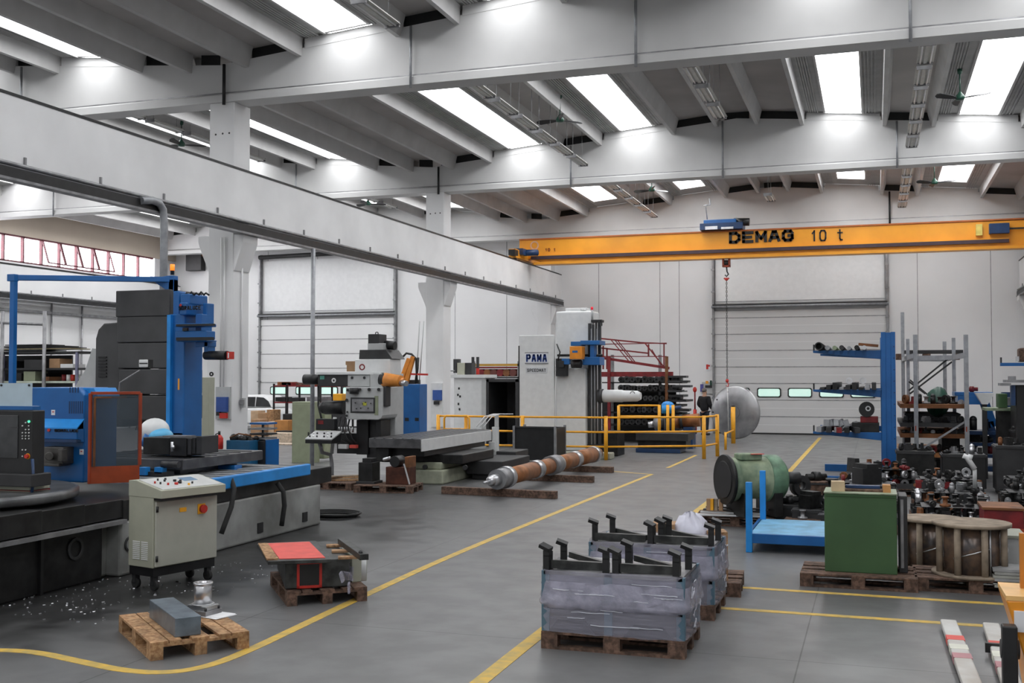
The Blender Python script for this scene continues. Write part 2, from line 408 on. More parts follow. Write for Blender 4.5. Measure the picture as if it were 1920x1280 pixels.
# roof elements: pairs of ribs carrying a slab, corrugated channels with a rooflight between them
def bay_pattern(c, xa, xb):
    dk, ch = [], []
    offs = [(.5, 1.9), (3.96, 5.36), (7.45, 8.85)]
    for a, b_ in offs: dk += [(c+a, c+b_), (c-b_, c-a)]
    ch = [(c+1.9, c+3.96), (c+5.36, c+7.45), (c-3.96, c-1.9), (c-7.45, c-5.36)]
    fill = [(c-.5, c+.5), (c+8.85, xb), (xa, c-8.85)]
    return dk, ch, fill
DK = []; CH = []
roof = MB(); ribs = MB(); chan = MB(); n_w = 1
spans = [(-9, BY[0]), (BY[0], BY[1]), (BY[1], BY[2]), (BY[2], BY[3])]
def slab(mb, x0, x1, y0, y1, dz, th=.12):
    mb.prism([(x0, top(x0+.001)+dz), (x1, top(x1-.001)+dz), (x1, top(x1-.001)+dz+th), (x0, top(x0+.001)+dz+th)], 'y', y0, y1)
for c, xa, xb in ((CM, -13.05, 6.1), (C2, -32, -13.05)):
    dk, ch, fill = bay_pattern(c, xa, xb); DK += dk + fill; CH += ch
    for x0, x1 in dk + fill: slab(roof, x0, x1, -9, WALL, .24)
    for (ya, yb) in spans:
        y0, y1 = ya + (.45 if ya > 0 else 0), yb + .07
        for x0, x1 in dk:
            for x, sgn in ((x0, 1), (x1, -1)):
                z = top(x)
                ribs.prism([(x-.01*sgn, z+.3), (x+.24*sgn, z+.3), (x+.12*sgn, z-.17), (x+.02*sgn, z-.17)][::sgn], 'y', y0, y1)
        for x0, x1 in ch:
            m = (x0+x1)/2; px0, px1 = m-.48, m+.52
            yend = y1-.1 if yb < 43 else y1-1.3
            slab(chan, x0, px0, y0-.5, y1, .20, .06); slab(chan, px1, x1, y0-.5, y1, .20, .06)
            slab(chan, px0, px1, yend, y1, .20, .06)
            if ya > 0:
                for k in range(9):       # corrugation ridges under the sheet
                    xx = x0 + .1 + k*.06 if k < 5 else px1 + .08 + (k-5)*.08
                    if xx < px0-.03 or xx > px1: slab(chan, xx, xx+.03, y0, y1, .175, .03)
            if ya >= -9:
                p = MB(); slab(p, px0, px1, y0-.3, yend, .23, .03)
                o = struct('window_%d' % n_w, p, skym[spans.index((ya, yb))], 'bright rooflight pane between roof ribs'); n_w += 1
                fr = MB(); slab(fr, px0-.03, px0+.02, y0, yend, .15, .12); slab(fr, px1-.02, px1+.03, y0, yend, .15, .12); slab(fr, px0, px1, yend-.04, yend+.02, .17, .08)
                q = link('window_frame', fr, ribm); q.parent = o
voids = MB(); ledge = MB()
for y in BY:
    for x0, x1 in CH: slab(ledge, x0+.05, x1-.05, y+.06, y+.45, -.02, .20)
    for x0, x1 in DK: slab(voids, x0+.15, x1-.15, y+.16, y+.2, .0, .25)  # black strips added between the ribs so the gaps over the beams read dark
struct('trim_%d' % n_tr, ledge, conc, 'white upstands on the beams under the rooflight channels'); n_tr += 1
struct('trim_%d' % n_tr, voids, black, 'black strips added to darken the shaded gaps above the roof beams'); n_tr += 1
struct('ceiling', roof, roofm, 'grey concrete roof slabs on ribs')
struct('trim_%d' % n_tr, ribs, ribm, 'concrete ribs under the roof'); n_tr += 1
struct('trim_%d' % n_tr, chan, sheetm, 'corrugated roof sheets beside the rooflights'); n_tr += 1
# columns with corbels
for nm, xc0, xc1, ys in (('left', -13.35, -12.75, (7.8, 19.75, 31.5, 43.4)), ('right', 5.3, 5.9, (7.8, 19.75, 31.5, 43.4))):
    for k, y in enumerate(ys):
        mb = MB(); mb.box(xc0, xc1, y, y+.62, 0, 8.07)
        z0 = 4.5
        mb.prism([(xc0-.02, z0), (xc1+.02, z0), (xc1+.22, 5.1), (xc1+.22, 5.26), (xc0-.28, 5.26), (xc0-.28, 5.1)], 'y', y+.02, y+.6)
        struct('trim_%d' % n_tr, mb, columnm, 'grey concrete column with corbel, %s row, %s' % (nm, ['nearest', 'second', 'third', 'at the end wall'][k]), bev=.015)
        hl = MB()
        for px_, pz in ((-.45, 7.4), (-.28, 7.41), (-.12, 7.41)): hl.cyl((xc1+px_, y-.004, pz), (xc1+px_, y+.02, pz), .022, n=8)
        q = link('bolt_hole', hl, black); q.parent = bpy.data.objects['trim_%d' % n_tr]; n_tr += 1
# crane runways
def runway(x0, x1, side, ya, yb, nm):
    global n_tr
    o = struct('trim_%d' % n_tr, MB().box(x0, x1, ya, yb, 5.56, 6.62), columnm if nm != 'left hall' else white_wall, 'pale crane runway beam, %s' % nm); n_tr += 1
    xi = x1 if side > 0 else x0
    r = MB().box(xi-.12*side-.03, xi-.12*side+.03, ya, yb, 6.62, 6.67); r.box(xi-.02, xi+.012, ya, yb, 6.59, 6.625)
    q = link('crane_rail', r, black); q.parent = o
    d = MB(); d.box(xi-.05*side, xi+.10*side, ya, yb, 5.30, 5.46)
    q = link('busbar_channel', d, black); q.parent = o
    d = MB(); d.cyl((xi+.06*side, ya, 5.52), (xi+.06*side, yb, 5.52), .035, n=8); d.box(xi-.06*side, xi+.12*side, ya, yb, 5.26, 5.30)
    d.cyl((xi+.07*side, ya, 5.44), (xi+.07*side, yb, 5.44), .02, n=6)
    y = ya + .6
    while y < yb:
        d.box(xi, xi+.03*side, y-.02, y+.02, 5.5, 5.68); y += 1.75
    q = link('conduit', d, dullsteel); q.parent = o
    return o
rw = runway(-12.95, RX, 1, -8, WALL-.3, 'left side of the main bay')
runway(5.15, 5.6, -1, -8, WALL-.3, 'right side of the main bay')
runway(-32, -31.5, 1, -8, WALL-.3, 'left hall')
# main bay sectional door, and the one in the left hall
def bay_door(n, x0, x1, panel_mat, xw):
    Y = WALL-.02
    z1 = 4.95; o = struct('door_%d' % n, MB().box(x0, x1, Y-.10, Y-.04, .05, z1), panel_mat, 'wide sectional bay door %s' % ('in the main bay' if n == 1 else 'in the left hall'))
    j = MB(); k = 0; z = .05
    while z < z1-.2:
        z += .66; j.box(x0, x1, Y-.108, Y-.09, z-.018, z+.012)
        if z-.33 > 0: pass
    q = link('panel_joint', j, dullsteel); q.parent = o
    j = MB(); z = .05-.33
    while z < z1-.3:
        z += .66; j.box(x0, x1, Y-.104, Y-.09, z-.01, z+.008)
    q = link('panel_groove', j, columnm); q.parent = o
    s_ = MB().box(x0-.02, x1+.02, Y-.12, Y-.02, 0, .06); q = link('bottom_seal', s_, tyre); q.parent = o
    t = MB().cyl((x0-.1, Y-.25, 5.12), (x1+.1, Y-.25, 5.12), .055, n=10); q = link('spring_shaft', t, galv); q.parent = o
    t = MB().box(x0-.05, x1+.05, Y-.3, Y-.04, 5.16, 5.22); q = link('header_rail', t, dark); q.parent = o
    for x in (x0-.04, x1+.04):
        t = MB().box(x-.035, x+.035, Y-.2, Y, 0, 7.9); t.box(x-.06, x+.06, Y-.06, Y, 0, 8.0)
        for zz in (.7, 1.4, 2.05, 2.7, 3.4, 4.0, 4.6, 5.7, 6.6): t.box(x-.07, x+.07, Y-.24, Y-.1, zz, zz+.06)
        q = link('track', t, dullsteel); q.parent = o
    if n == 2:
        t = MB().cyl((x0, Y-.3, 7.85), (x1, Y-.3, 7.95), .1, n=12); q = link('cable_drum_shaft', t, black); q.parent = o
    for k in range(len(xw)):
        a = xw[k]
        fr = MB(); fr.prism([(a-.42,1.47),(a+.42,1.47),(a+.47,1.52),(a+.47,1.80),(a+.42,1.85),(a-.42,1.85),(a-.47,1.80),(a-.47,1.52)], 'y', Y-.125, Y-.09)
        f_ = link('window_frame', fr, dark); f_.parent = o
        gl = MB(); gl.prism([(a-.37,1.51),(a+.37,1.51),(a+.42,1.55),(a+.42,1.77),(a+.37,1.81),(a-.37,1.81),(a-.42,1.77),(a-.42,1.55)], 'y', Y-.135, Y-.1)
        q = link('pane', gl, glassgreen); q.parent = f_
doorm = mat('door_panel_grey', (.60, .60, .60), .5, var=.03, scale=.5)
bay_door(1, -6.15, .45, doorm, [gy(x, 738, WALL-.1).x for x in (1442, 1500, 1559, 1618)] + [gy(1384, 738, WALL-.1).x])
bay_door(2, gy(492, 600, WALL).x, gy(742, 600, WALL).x, mat('left_door_panel', (.76, .76, .76), .5, var=.03, scale=.5), [gy(x, 732, WALL-.1).x for x in (524, 572, 617, 660)])
# pale panel above the doors
for x0, x1 in ((-6.2, .5), (gy(492, 600, WALL).x, gy(742, 600, WALL).x)):
    struct('trim_%d' % n_tr, MB().box(x0+.1, x1-.1, WALL-.04, WALL, 5.2, 7.7), mat('over_door_panel_%d' % n_tr, (.80, .805, .81), .5, var=.03), 'smooth pale panel above the bay door'); n_tr += 1
# windows of the left wall
ys = [24.5 + 1.02*k for k in range(19)]
frm = mat('dark_red_window_frame', (.10, .012, .02), .5, var=.2)
for k in range(18):
    y0, y1 = ys[k], ys[k+1]
    o = struct('window_%d' % n_w, MB().box(XL-.2, XL-.16, y0, y1, 6.82, 7.84), winm, 'bright pane in the band of windows on the left wall'); n_w += 1
    tilt = 11 <= k <= 14
    f_ = MB()
    f_.box(XL-.12, XL+.02, y0-.03, y0+.03, 6.8, 7.85); f_.box(XL-.12, XL+.02, y0, y1, 6.8, 6.85); f_.box(XL-.12, XL+.02, y0, y1, 7.79, 7.86)
    q = link('window_frame', f_, frm); q.parent = o
    if tilt:
        s_ = MB(); s_.beam((XL+.03, y0, 7.8), (XL+.35, y0-.02, 6.9), .05, .07); s_.beam((XL+.03, y1-.05, 7.8), (XL+.35, y1-.07, 6.9), .05, .05); s_.beam((XL+.35, y0, 6.9), (XL+.35, y1-.05, 6.9), .05, .05)
        q = link('tilted_sash', s_, frm); q.parent = o
# purlin line, pipes on the left wall
pl = MB(); pl.box(XL, XL+.12, -8, WALL, 4.85, 4.95)
for y in (36.2, 38.0, 41.2): pl.cyl((XL+.1, y, 0), (XL+.1, y, 5.3), .04, n=8)
struct('trim_%d' % n_tr, pl, dullsteel, 'horizontal rail and pipes on the left wall'); n_tr += 1
# down pipes and conduits
def pipe(name, pts, r, m, label, cat='pipe', brackets=()):
    mb = MB().tube(pts, r, n=10); o = single(name, mb, m, label, cat); return o
pipe('vent_pipe', [(RX+.12, 16.3, 5.42), (RX+.17, 16.55, 5.46), (RX+.17, 16.75, 5.44), (RX+.17, 16.86, 5.34), (RX+.17, 16.9, 5.1), (RX+.17, 16.9, 0)], .07, galv, 'grey pipe dropping from the runway behind the blue milling machine')
pipe('vent_pipe', [(RX+.12, 22.6, 5.27), (RX+.12, 22.6, 0)], .052, galv, 'slim grey drop pipe behind the green cabinet of the centre mill')
for n_, (px_, yv0, yv1, bi) in enumerate(((770, 70, 172, 1), (1192, 0, 132, 1), (1707, 0, 88, 1), (1070, 290, 350, 2), (1355, 238, 335, 2), (1682, 240, 315, 2), (555, 300, 372, 2), (420, 122, 188, 1), (822, 310, 358, 2), (1668, 362, 420, 3), (40, 110, 178, 1), (100, 330, 398, 2))):
    y = BY[bi]-.035; x = gy(px_, (yv0+yv1)/2, y).x; drk = px_ in (420, 822, 1668)
    nm = {420: 'above the second left column', 822: 'above the third left column', 1668: 'right of the crane trolley on the farthest beam', 770: 'left of the near rooflight on the second beam', 1192: 'middle of the second beam', 1707: 'right end of the second beam', 1070: 'left part of the third beam', 1355: 'middle of the third beam', 1682: 'right part of the third beam', 555: 'third beam of the left bay, beside the column', 40: 'second beam of the left bay', 100: 'third beam of the left bay, far left'}[px_]
    single('conduit', MB().cyl((x, y, 8.0), (x, y, top(x)-.05), .035 if drk else .028, n=8), black if drk else galv, '%s pipe down the roof beam, %s' % ('black' if drk else 'thin grey', nm), 'conduit')
# ================================================================ lamps, fans, crane
def make_lamp(hl):
    t = Thing('twin_tube_lamp', 'x', 'lamp', (0,0,0))
    f = MB(); f.prism([(-.16,0),(.16,0),(.12,.05),(-.12,.05)], 'y', -.66, .66); f.box(-.035, .035, -.62, .62, -.03, 0.01)
    t.part('reflector', f, lampm)
    for s in (-1, 1): t.part('tube', MB().cyl((s*.09, -.6, -.03), (s*.09, .6, -.03), .016, n=8), tubem)
    t.part('end_cap', MB().box(-.14,.14,-.67,-.64,-.05,.05), dullsteel)
    t.part('end_cap', MB().box(-.14,.14,.64,.67,-.05,.05), dullsteel)
    for y in (-.5, .5): t.part('hanger', MB().cyl((0,y,.05), (0,y,hl), .006, n=5), dullsteel)
    return t
ORD = ['first', 'second', 'third', 'fourth', 'fifth', 'sixth', 'seventh']
rows = [(-7.95, 20.9, 31.2, 'left row of the middle roof bay'), (-3.4, 21.2, 27.2, 'centre row of the middle roof bay'), (1.0, 21.2, 31.2, 'right row of the middle roof bay'),
        (-7.95, 33.2, 42.6, 'left row of the farthest bay'), (-3.35, 37.2, 40.0, 'centre row of the farthest bay'), (1.0, 33.6, 42.6, 'right row of the farthest bay'),
        (-7.95, 14.2, 18.6, 'left row of the nearest bay'), (-18.0, 22.2, 27.5, 'row above the runway, beside the second column'), (-18.0, 28.0, 31.2, 'row above the runway, before the third column'), (-18.0, 33, 40, 'row above the runway, beyond the third column')]
for x, y0, y1, nm in rows:
    y = y0 + .75; n = int((y1-y0)/1.6); lp = None
    for k in range(n):
        lab = 'white twin tube lamp, %s in the %s' % (ORD[k], nm)
        if lp is None: zl = 8.42 if x > -13 else 9.0; lp = make_lamp(top(x) + .245 - zl); lp.o.location = (x, y, zl); o = lp.o; o['label'] = lab
        else: o = dup(lp, (x, y, zl), label=lab)
        o['group'] = 'hanging tube lamps under the roof'
        y += 1.62
def make_fan():
    t = Thing('ceiling_fan', 'x', 'ceiling fan', (0,0,0))
    m = MB(); m.lathe((0,0,-.1), [(.03,0),(.09,.01),(.11,.05),(.10,.10),(.05,.16),(.03,.2)], n=14); t.part('motor_housing', m, greend)
    m = MB(); m.cyl((0,0,.08), (0,0,.55), .015, n=8); m.lathe((0,0,.5), [(.015,0),(.05,.03),(.06,.12),(.02,.14)], n=12); t.part('rod', m, greend)
    for k in range(3):
        a = k*2*math.pi/3 + .5; c, s = math.cos(a), math.sin(a); m = MB()
        pr = [(.1,-.02),(.25,-.045),(.6,-.07),(.68,-.03),(.68,.03),(.6,.065),(.25,.05),(.1,.02)]
        vs = [(c*u - s*v, s*u + c*v, -.06 + v*.55 + .02*u) for u, v in pr] + [(c*u - s*v, s*u + c*v, -.045 + v*.55+.02*u) for u, v in pr]; n = len(pr)
        m.add(vs, [tuple(range(n)), tuple(reversed(range(n, 2*n)))] + [(i,(i+1)%n,n+(i+1)%n,n+i) for i in range(n)]); t.part('blade', m, black)
    return t
fan0 = make_fan(); used = False
for px_, py_, Y, rz, nm in ((1050,222,27,.35,'between the two left rooflights of the middle bay'), (1800,180,27,1.2,'in front of the rightmost rooflight of the middle bay'), (340,268,26,.2,'just above the runway, left of the second column'),
                        (1222,354,37,.3,'in the farthest bay, left of the crane trolley'), (1752,340,37,1.2,'in the farthest bay at the right rooflight'), (690,380,37,.1,'in the far left bay near the third column'), (1160,356,38.5,.4,'x')):
    if nm == 'x': continue
    p = gy(px_, py_, Y)
    if not used: o = fan0.o; o.location = p; o.rotation_euler = (0,0,rz); used = True
    else: o = dup(fan0, p, rz)
    o['label'] = 'green and black three-blade ceiling fan ' + nm; o['group'] = 'ceiling fans'
# ---- overhead crane
CY = 39.6
t = Thing('overhead_crane', 'orange single girder overhead crane spanning the main bay', 'overhead crane', (-12.8, CY, 6.67))
g = MB()
g.prism([(-12.9, 7.58), (5.2, 7.50), (5.2, 6.72), (4.6, 6.66), (-12.0, 6.66), (-12.9, 6.9)], 'y', CY+.02, CY+.40)
gd = t.part('girder', g, orange, bev=.01)
f = MB().box(-12.3, 4.9, CY-.06, CY+.46, 6.56, 6.66); t.part('bottom_flange', f, orange)
f = MB().box(-12.9, 5.2, CY-.02, CY+.44, 7.52, 7.57); t.part('top_flange', f, mat('rust_orange_paint', (.45,.12,.02), .5))
f = MB().box(-12.4, 4.3, CY-.10, CY-.0, 6.76, 6.88); t.part('cable_rail', f, mat('purple_brown_rail', (.06,.035,.045), .5))
f = MB().box(-12.4, 4.3, CY-.08, CY+.0, 6.88, 6.92); t.part('festoon_strip', f, orange)
for x, nm in ((-12.68, 'left'), (5.1, 'right')):
    e = MB(); e.box(x-.14, x+.14, CY-1.5, CY+1.6, 6.70, 7.02)
    ec = t.part('end_carriage', e, orange, bev=.01)
    for yy in (-1.2, 1.3): t.part('wheel', MB().cyl((x-.06, CY+yy, 6.76), (x+.06, CY+yy, 6.76), .1, n=16), dark, parent=ec)
e = MB().cyl((-12.5, CY-.7, 6.95), (-12.05, CY-.35, 6.98), .12, n=14); e.box(-12.75,-12.4,CY-1.1,CY-.6,6.85,7.08); t.part('drive_motor', e, blued)
t.part('drive_motor', MB().box(-12.7, -12.45, CY-1.9, CY-1.5, 6.75, 6.95), black)
tm = text_front('DEMAG', gy(1427, 443.5, CY-.01) + Vector((0,-.005,0)), .42, w=.41, gap=.055, t=.105, ext=.006); t.part('maker_lettering', tm, black, label='black maker lettering on girder')
tm = text_front('10 t', gy(1551, 441, CY-.01), .40, w=.24, gap=.05, t=.05, ext=.006); t.part('load_marking', tm, black)
tm = text_front('10 t', gy(1032, 468, CY-.01), .12, ext=.006); t.part('small_marking', tm, darkred)
tm = MB().ring(gy(1002, 460, CY-.01)+Vector((0,.012,0)), .12, .17, .006, axis=(0,-1,0)); t.part('round_emblem', tm, mat('faded_pink_emblem', (.75,.45,.3), .5))
b = MB(); PB(b, 1855, 418, 1893, 437, CY-.25, .24); t.part('switch_box', b, blued, bev=.01)
b = MB(); PB(b, 1830, 420, 1842, 441, CY-.12, .12); t.part('notice_plate', b, mat('pale_yellow_plate', (.75,.6,.15), .5))
b = MB(); PB(b, 1893, 426, 1925, 429, CY-.12, .06); t.part('cable', b, black)
# hoist trolley
h = Thing('hoist_trolley', 'dark blue hoist trolley with black motor riding on the crane girder', 'hoist trolley', (-5.2, CY, 7.58))
b = MB(); q0_ = gy(1312,419,CY-.25); q1_ = gy(1392,419,CY-.25); b.box(q0_.x, q1_.x, CY-.25, CY+.65, 7.585, q0_.z); h.part('frame', b, blued, bev=.01)
b = MB(); PB(b, 1319, 411, 1380, 420, CY-.15, .7); h.part('drum_housing', b, blue, bev=.02)
p0 = gy(1376, 416, CY+.1); p1 = gy(1405, 416, CY+.1); h.part('motor', MB().cyl(p0, p1, .14, n=18), black)
b = MB(); PB(b, 1322, 424, 1345, 430, CY-.3, .1); PB(b, 1352, 425, 1375, 429, CY-.28, .1); h.part('gear', b, steel)
q = gy(1326, 411, CY); b = MB().tube([q, q+Vector((-.05,0,.45)), q+Vector((-.02,0,.55))], .02); b.tube([q+Vector((-.12,0,.5)), q+Vector((.12,0,.52)), q+Vector((.08,0,.75))], .018); h.part('whip_post', b, galv)
# hook block and chain below
p = gy(1362, 492, CY+.2)
h2 = Thing('crane_hook_block', 'hook block and long hoist chain hanging from the orange crane', 'crane hook', (p.x, p.y, 2.0))
b = MB().box(p.x-.14, p.x-.08, p.y-.1, p.y+.1, 6.28, 6.56); b.box(p.x+.08, p.x+.14, p.y-.1, p.y+.1, 6.28, 6.56); b.box(p.x-.14, p.x+.14, p.y-.1, p.y+.1, 6.26, 6.32); h2.part('block', b, orangem)
b = MB().cyl((p.x-.08, p.y, 6.42), (p.x+.08, p.y, 6.42), .1, n=16); h2.part('sheave', b, dark)
b = MB().tube([(p.x, p.y, 6.3), (p.x+.02, p.y, 6.1), (p.x+.07, p.y, 6.0), (p.x, p.y, 5.92), (p.x-.05, p.y, 5.98)], .025); h2.part('hook', b, dark)
b = MB().tube([(p.x-.09,p.y,5.86),(p.x,p.y,5.80),(p.x+.09,p.y,5.86)], .03); b.sph((p.x,p.y,5.82), .06); h2.part('shackle', b, redm)
z = 5.78; b = MB(); k = 0
while z > 2.2:
    a = .018; q = [(p.x+(a if k%2 else 0)*s1, p.y+(0 if k%2 else a)*s1, z+dz) for s1, dz in ((1,0),(1,-.07),(-1,-.07),(-1,0))]
    b.tube(q, .011, n=5, closed=True); z -= .075; k += 1
h2.part('chain', b, dark)
b = MB().sph((p.x, p.y, 2.14), .06, .05, .07); b.tube([(p.x,p.y,2.1),(p.x+.05,p.y,2.02),(p.x+.03,p.y,1.94),(p.x-.04,p.y,1.96)], .02); h2.part('lower_hook', b, redm)
# ================================================================ blue travelling column milling machine (left)
t = Thing('milling_machine', 'large blue milling machine with charcoal way covers and long grey bed', 'milling machine', (-9.8, 12.5, 0))
X0 = -8.12
bedm = mat('stained_bed_paint', (.40, .41, .40), .5, var=.35, scale=1.6, col2=(.20, .20, .19))
b = MB(); b.box(-10.9, X0, 10.35, 15.05, 0, .62); b.box(-10.9, -8.3, 10.2, 10.36, 0, .60)
bed = t.part('bed', b, bedm, bev=.03)
for y in (11.7, 13.3, 14.55): t.part('anchor_pocket', MB().box(X0-.05, X0+.012, y-.07, y+.07, .10, .24), black, parent=bed)
t.part('drain_port', MB().ring((X0+.0, 9.9+.6, .35), .06, .085, .015, axis=(1,0,0), n=18), dark, parent=bed)
b = MB().box(-10.9, X0-.12, 7.1, 10.2, 0, .60); nb = t.part('oily_near_base', b, castdark, bev=.02)
t.part('hand_wheel', MB().ring((X0-.12, 9.75, .40), .09, .12, .02, axis=(1,0,0), n=20), dark, parent=nb)
for y_ in (8.0, 8.6, 9.2): t.part('base_rib', MB().box(X0-.12, X0-.08, y_, y_+.04, .0, .58), black, parent=nb)
# way covers along the bed: telescopic plates
b = MB()
for k in range(5): b.box(-10.8+.02*k, X0+.06-.02*k, 7.1+.66*k, 7.78+.66*k, .66, .93-.015*k)
b.box(-10.8, X0, 10.4, 12.2, .62, .86)
t.part('way_cover', b, castdark, bev=.008)
b = MB(); b.box(-10.9, X0+.05, 7.1, 10.4, .60, .645); t.part('chip_tray_edge', b, dullsteel)
b = MB(); b.box(-10.9, X0+.0, 12.2, 15.4, .62, .86); t.part('dark_end_cover', b, castdark, bev=.01)
b = MB(); b.box(-9.6, X0+.04, 12.0, 14.5, .86, .925); 
for k in range(9): b.box(-9.55, X0-.02, 12.1+.26*k, 12.2+.26*k, .925, .94)
t.part('ribbed_cover', b, galv)
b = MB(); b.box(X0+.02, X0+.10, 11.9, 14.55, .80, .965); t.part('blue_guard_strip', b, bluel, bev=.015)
# rotary plate near the camera
b = MB(); b.lathe((-9.55, 9.35, .93), [(1.28,0),(1.30,.02),(1.30,.09),(1.26,.11),(.2,.11)], n=48)
t.part('round_plate', b, mat('worn_iron_plate', (.15,.155,.16), .32, .5, var=.4, scale=3), bev=0)
# upper table with clamped workpiece
b = MB(); b.box(-10.6, -8.75, 12.4, 14.4, 1.02, 1.16); b.box(-10.3, -9.0, 12.7, 14.1, .86, 1.02)
tb = t.part('table', b, mat('table_iron', (.12,.12,.125), .35, .5, var=.3, scale=4), bev=.01)
b = MB()
for k in range(6): b.box(-10.58, -8.77, 12.6+.3*k, 12.63+.3*k, 1.158, 1.168)
t.part('t_slots', b, black, parent=tb)
b = MB(); b.cyl((-9.0, 12.3, 1.1), (-8.74, 12.3, 1.1), .045); b.box(-9.4, -8.9, 12.25, 12.42, .9, 1.0); t.part('table_motor', b, dark)
b = MB(); PB(b, 395, 872, 440, 884, 13.6, .2); t.part('blue_cover', b, blue, bev=.01)
b = MB(); PB(b, 260, 876, 273, 891, 12.2, .1); PB(b, 289, 876, 304, 888, 12.25, .1); t.part('blue_bracket', b, bluel, bev=.005)
# column
YC = 14.6
b = MB(); PBS(b, 315, 588, 380, 822, YC, .5); b.box(gy(315,700,YC).x, gy(380,700,YC+.5).x, YC, YC+.5, 0, 1.4); PBS(b, 324, 545, 350, 592, YC+.1, .2)
col = t.part('column', b, blue, bev=.02)
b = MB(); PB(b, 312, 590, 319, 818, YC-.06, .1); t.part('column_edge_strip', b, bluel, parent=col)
b = MB(); PBS(b, 336, 566, 390, 590, YC-.08, .6); PBS(b, 338, 550, 390, 570, YC, .5); t.part('top_housing', b, blue, bev=.02, parent=col)
tm = text_front('SORALUCE', gy(356, 577, YC-.09)+Vector((0,-.004,0)), .065, w=.042, gap=.009, t=.014, ext=.004); t.part('maker_lettering', tm, black, label='black maker lettering on the column head')
tm = MB().ring(gy(339, 572, YC-.1), .0, .02, .01, axis=(0,-1,0), n=10); t.part('red_emblem', tm, redm)
b = MB(); PB(b, 380, 568, 388, 608, YC+.2, .2); PBS(b, 328, 606, 406, 612, YC-.25, .3); PBS(b, 328, 620, 404, 636, YC-.25, .25); PBS(b, 330, 637, 407, 640, YC-.25, .3); PBS(b, 366, 588, 398, 640, YC+.05, .3)
t.part('carriage', b, blue, bev=.012)
b = MB(); PB(b, 330, 607, 398, 611, YC-.32, .08); PB(b, 330, 632, 396, 638, YC-.3, .08); PB(b, 342, 614, 350, 620, YC-.28, .05); t.part('guide_rail', b, black)
b = MB(); PB(b, 382, 640, 390, 672, YC-.05, .2); PB(b, 366, 640, 392, 650, YC-.05, .2); t.part('ram_bracket', b, blue, bev=.01)
p0 = gy(386, 666, YC); p1 = gy(426, 666, YC-.1); b = MB().cyl(p0, p1, .07, n=16); rm = t.part('quill', b, black)
b = MB(); PB(b, 425, 659, 431, 673, YC-.15, .12); t.part('red_sensor', b, redm, parent=rm)
b = MB(); PB(b, 427, 661, 429, 671, YC-.155, .005); t.part('white_label', b, white, parent=rm)
tm = text_front('I', gy(335, 720, YC-.065), .18, t=.025, ext=.004); t.part('orange_mark', tm, orange)
b = MB(); 
for k in range(5): b.tube([gy(346+k*9, 553, YC+.1), gy(350+k*9, 549-k%2*2, YC+.1), gy(356+k*9, 553, YC+.1)], .015, n=6)
t.part('hydraulic_hose', b, black)
# charcoal pleated cover block
b = MB()
for k in range(5):
    y0 = 545 + k*49; a = gy(217, y0, YC+.2); c = gy(318, y0+47, YC+.2)
    b.box(a.x+.01*k, c.x-.0, YC+.2+.012*k, YC+1.1, c.z, a.z)
t.part('cover_block', b, bellows, bev=.015)
b = MB(); a = gy(179, 640, YC+.3); c = gy(212, 800, YC+.3); tp = gy(195, 606, YC+.3)
b.prism([(a.x, c.z), (a.x, tp.z-.25), (a.x+.05, tp.z-.1), (a.x+.16, tp.z), (c.x+.2, tp.z+.02), (c.x+.2, c.z)], 'y', YC+.3, YC+1.0)
t.part('rounded_side_cover', b, bellows, bev=.02)
b = MB()
for k in range(7): PB(b, 184, 668+k*6, 199, 671+k*6, YC+.28, .02)
t.part('vent_slots', b, black)
b = MB(); tp = gy(150, 722, YC+.5); b.prism([(tp.x-.1, tp.z-.6), (tp.x-.1, tp.z-.02), (tp.x+.1, tp.z+.25), (tp.x+.24, tp.z+.62), (tp.x+.36, tp.z+.6), (tp.x+.36, tp.z-.6)], 'y', YC+.5, YC+.9); t.part('grey_side_panel', b, mgrey)
# overhead arm
a = gy(26, 520, 13.6); c = gy(322, 524, YC+.35)
b = MB(); b.beam((a.x-.08, a.y, a.z), (c.x, c.y, c.z), .10, .085); b.box(a.x-.04, a.x+.045, a.y-.04, a.y+.04, .6, a.z+.02); b.box(a.x-.09, a.x+.05, a.y-.05, a.y+.05, a.z-.06, a.z+.05)
b.prism([(c.x-.3, c.z-.03), (c.x+.08, c.z-.26), (c.x+.08, c.z+.06), (c.x-.05, c.z+.06), (c.x-.3, c.z+.03)], 'y', c.y-.06, c.y+.06); b.box(c.x-.02, c.x+.08, c.y-.06, c.y+.06, c.z-.9, c.z)
t.part('overhead_arm', b, blue, bev=.008)
q = gy(323, 515, YC+.35); b = MB().cyl(q, q+Vector((0,0,.13)), .03); bc = t.part('beacon_base', b, black)
b = MB().cyl(q+Vector((0,0,.0+.07)), q+Vector((0,0,.13+.04)), .036, n=14); t.part('orange_beacon', b, mat('lit_orange_beacon', (.9,.2,.02), .4, emit=(1,.22,.02), estr=1.2), parent=bc)
# work lamp on a bent arm
q0 = gy(223, 735, 13.2); q1 = gy(225, 717, 13.2); q2 = gy(262, 694, 13.2)
l = Thing('work_lamp', 'small white work lamp on a thin jointed arm before the charcoal covers', 'lamp', tuple(gy(223, 745, 13.2)))
l.part('arm', MB().tube([gy(223, 770, 13.2), q0, q1, q2], .012, n=8), dullsteel); b = MB(); PB(b, 260, 674, 276, 688, 13.15, .12); l.part('lamp_head', b, white, bev=.01)
b = MB(); PB(b, 261, 680, 276, 682, 13.14, .01); PB(b, 274, 674, 279, 690, 13.17, .1); l.part('lamp_grille', b, black)
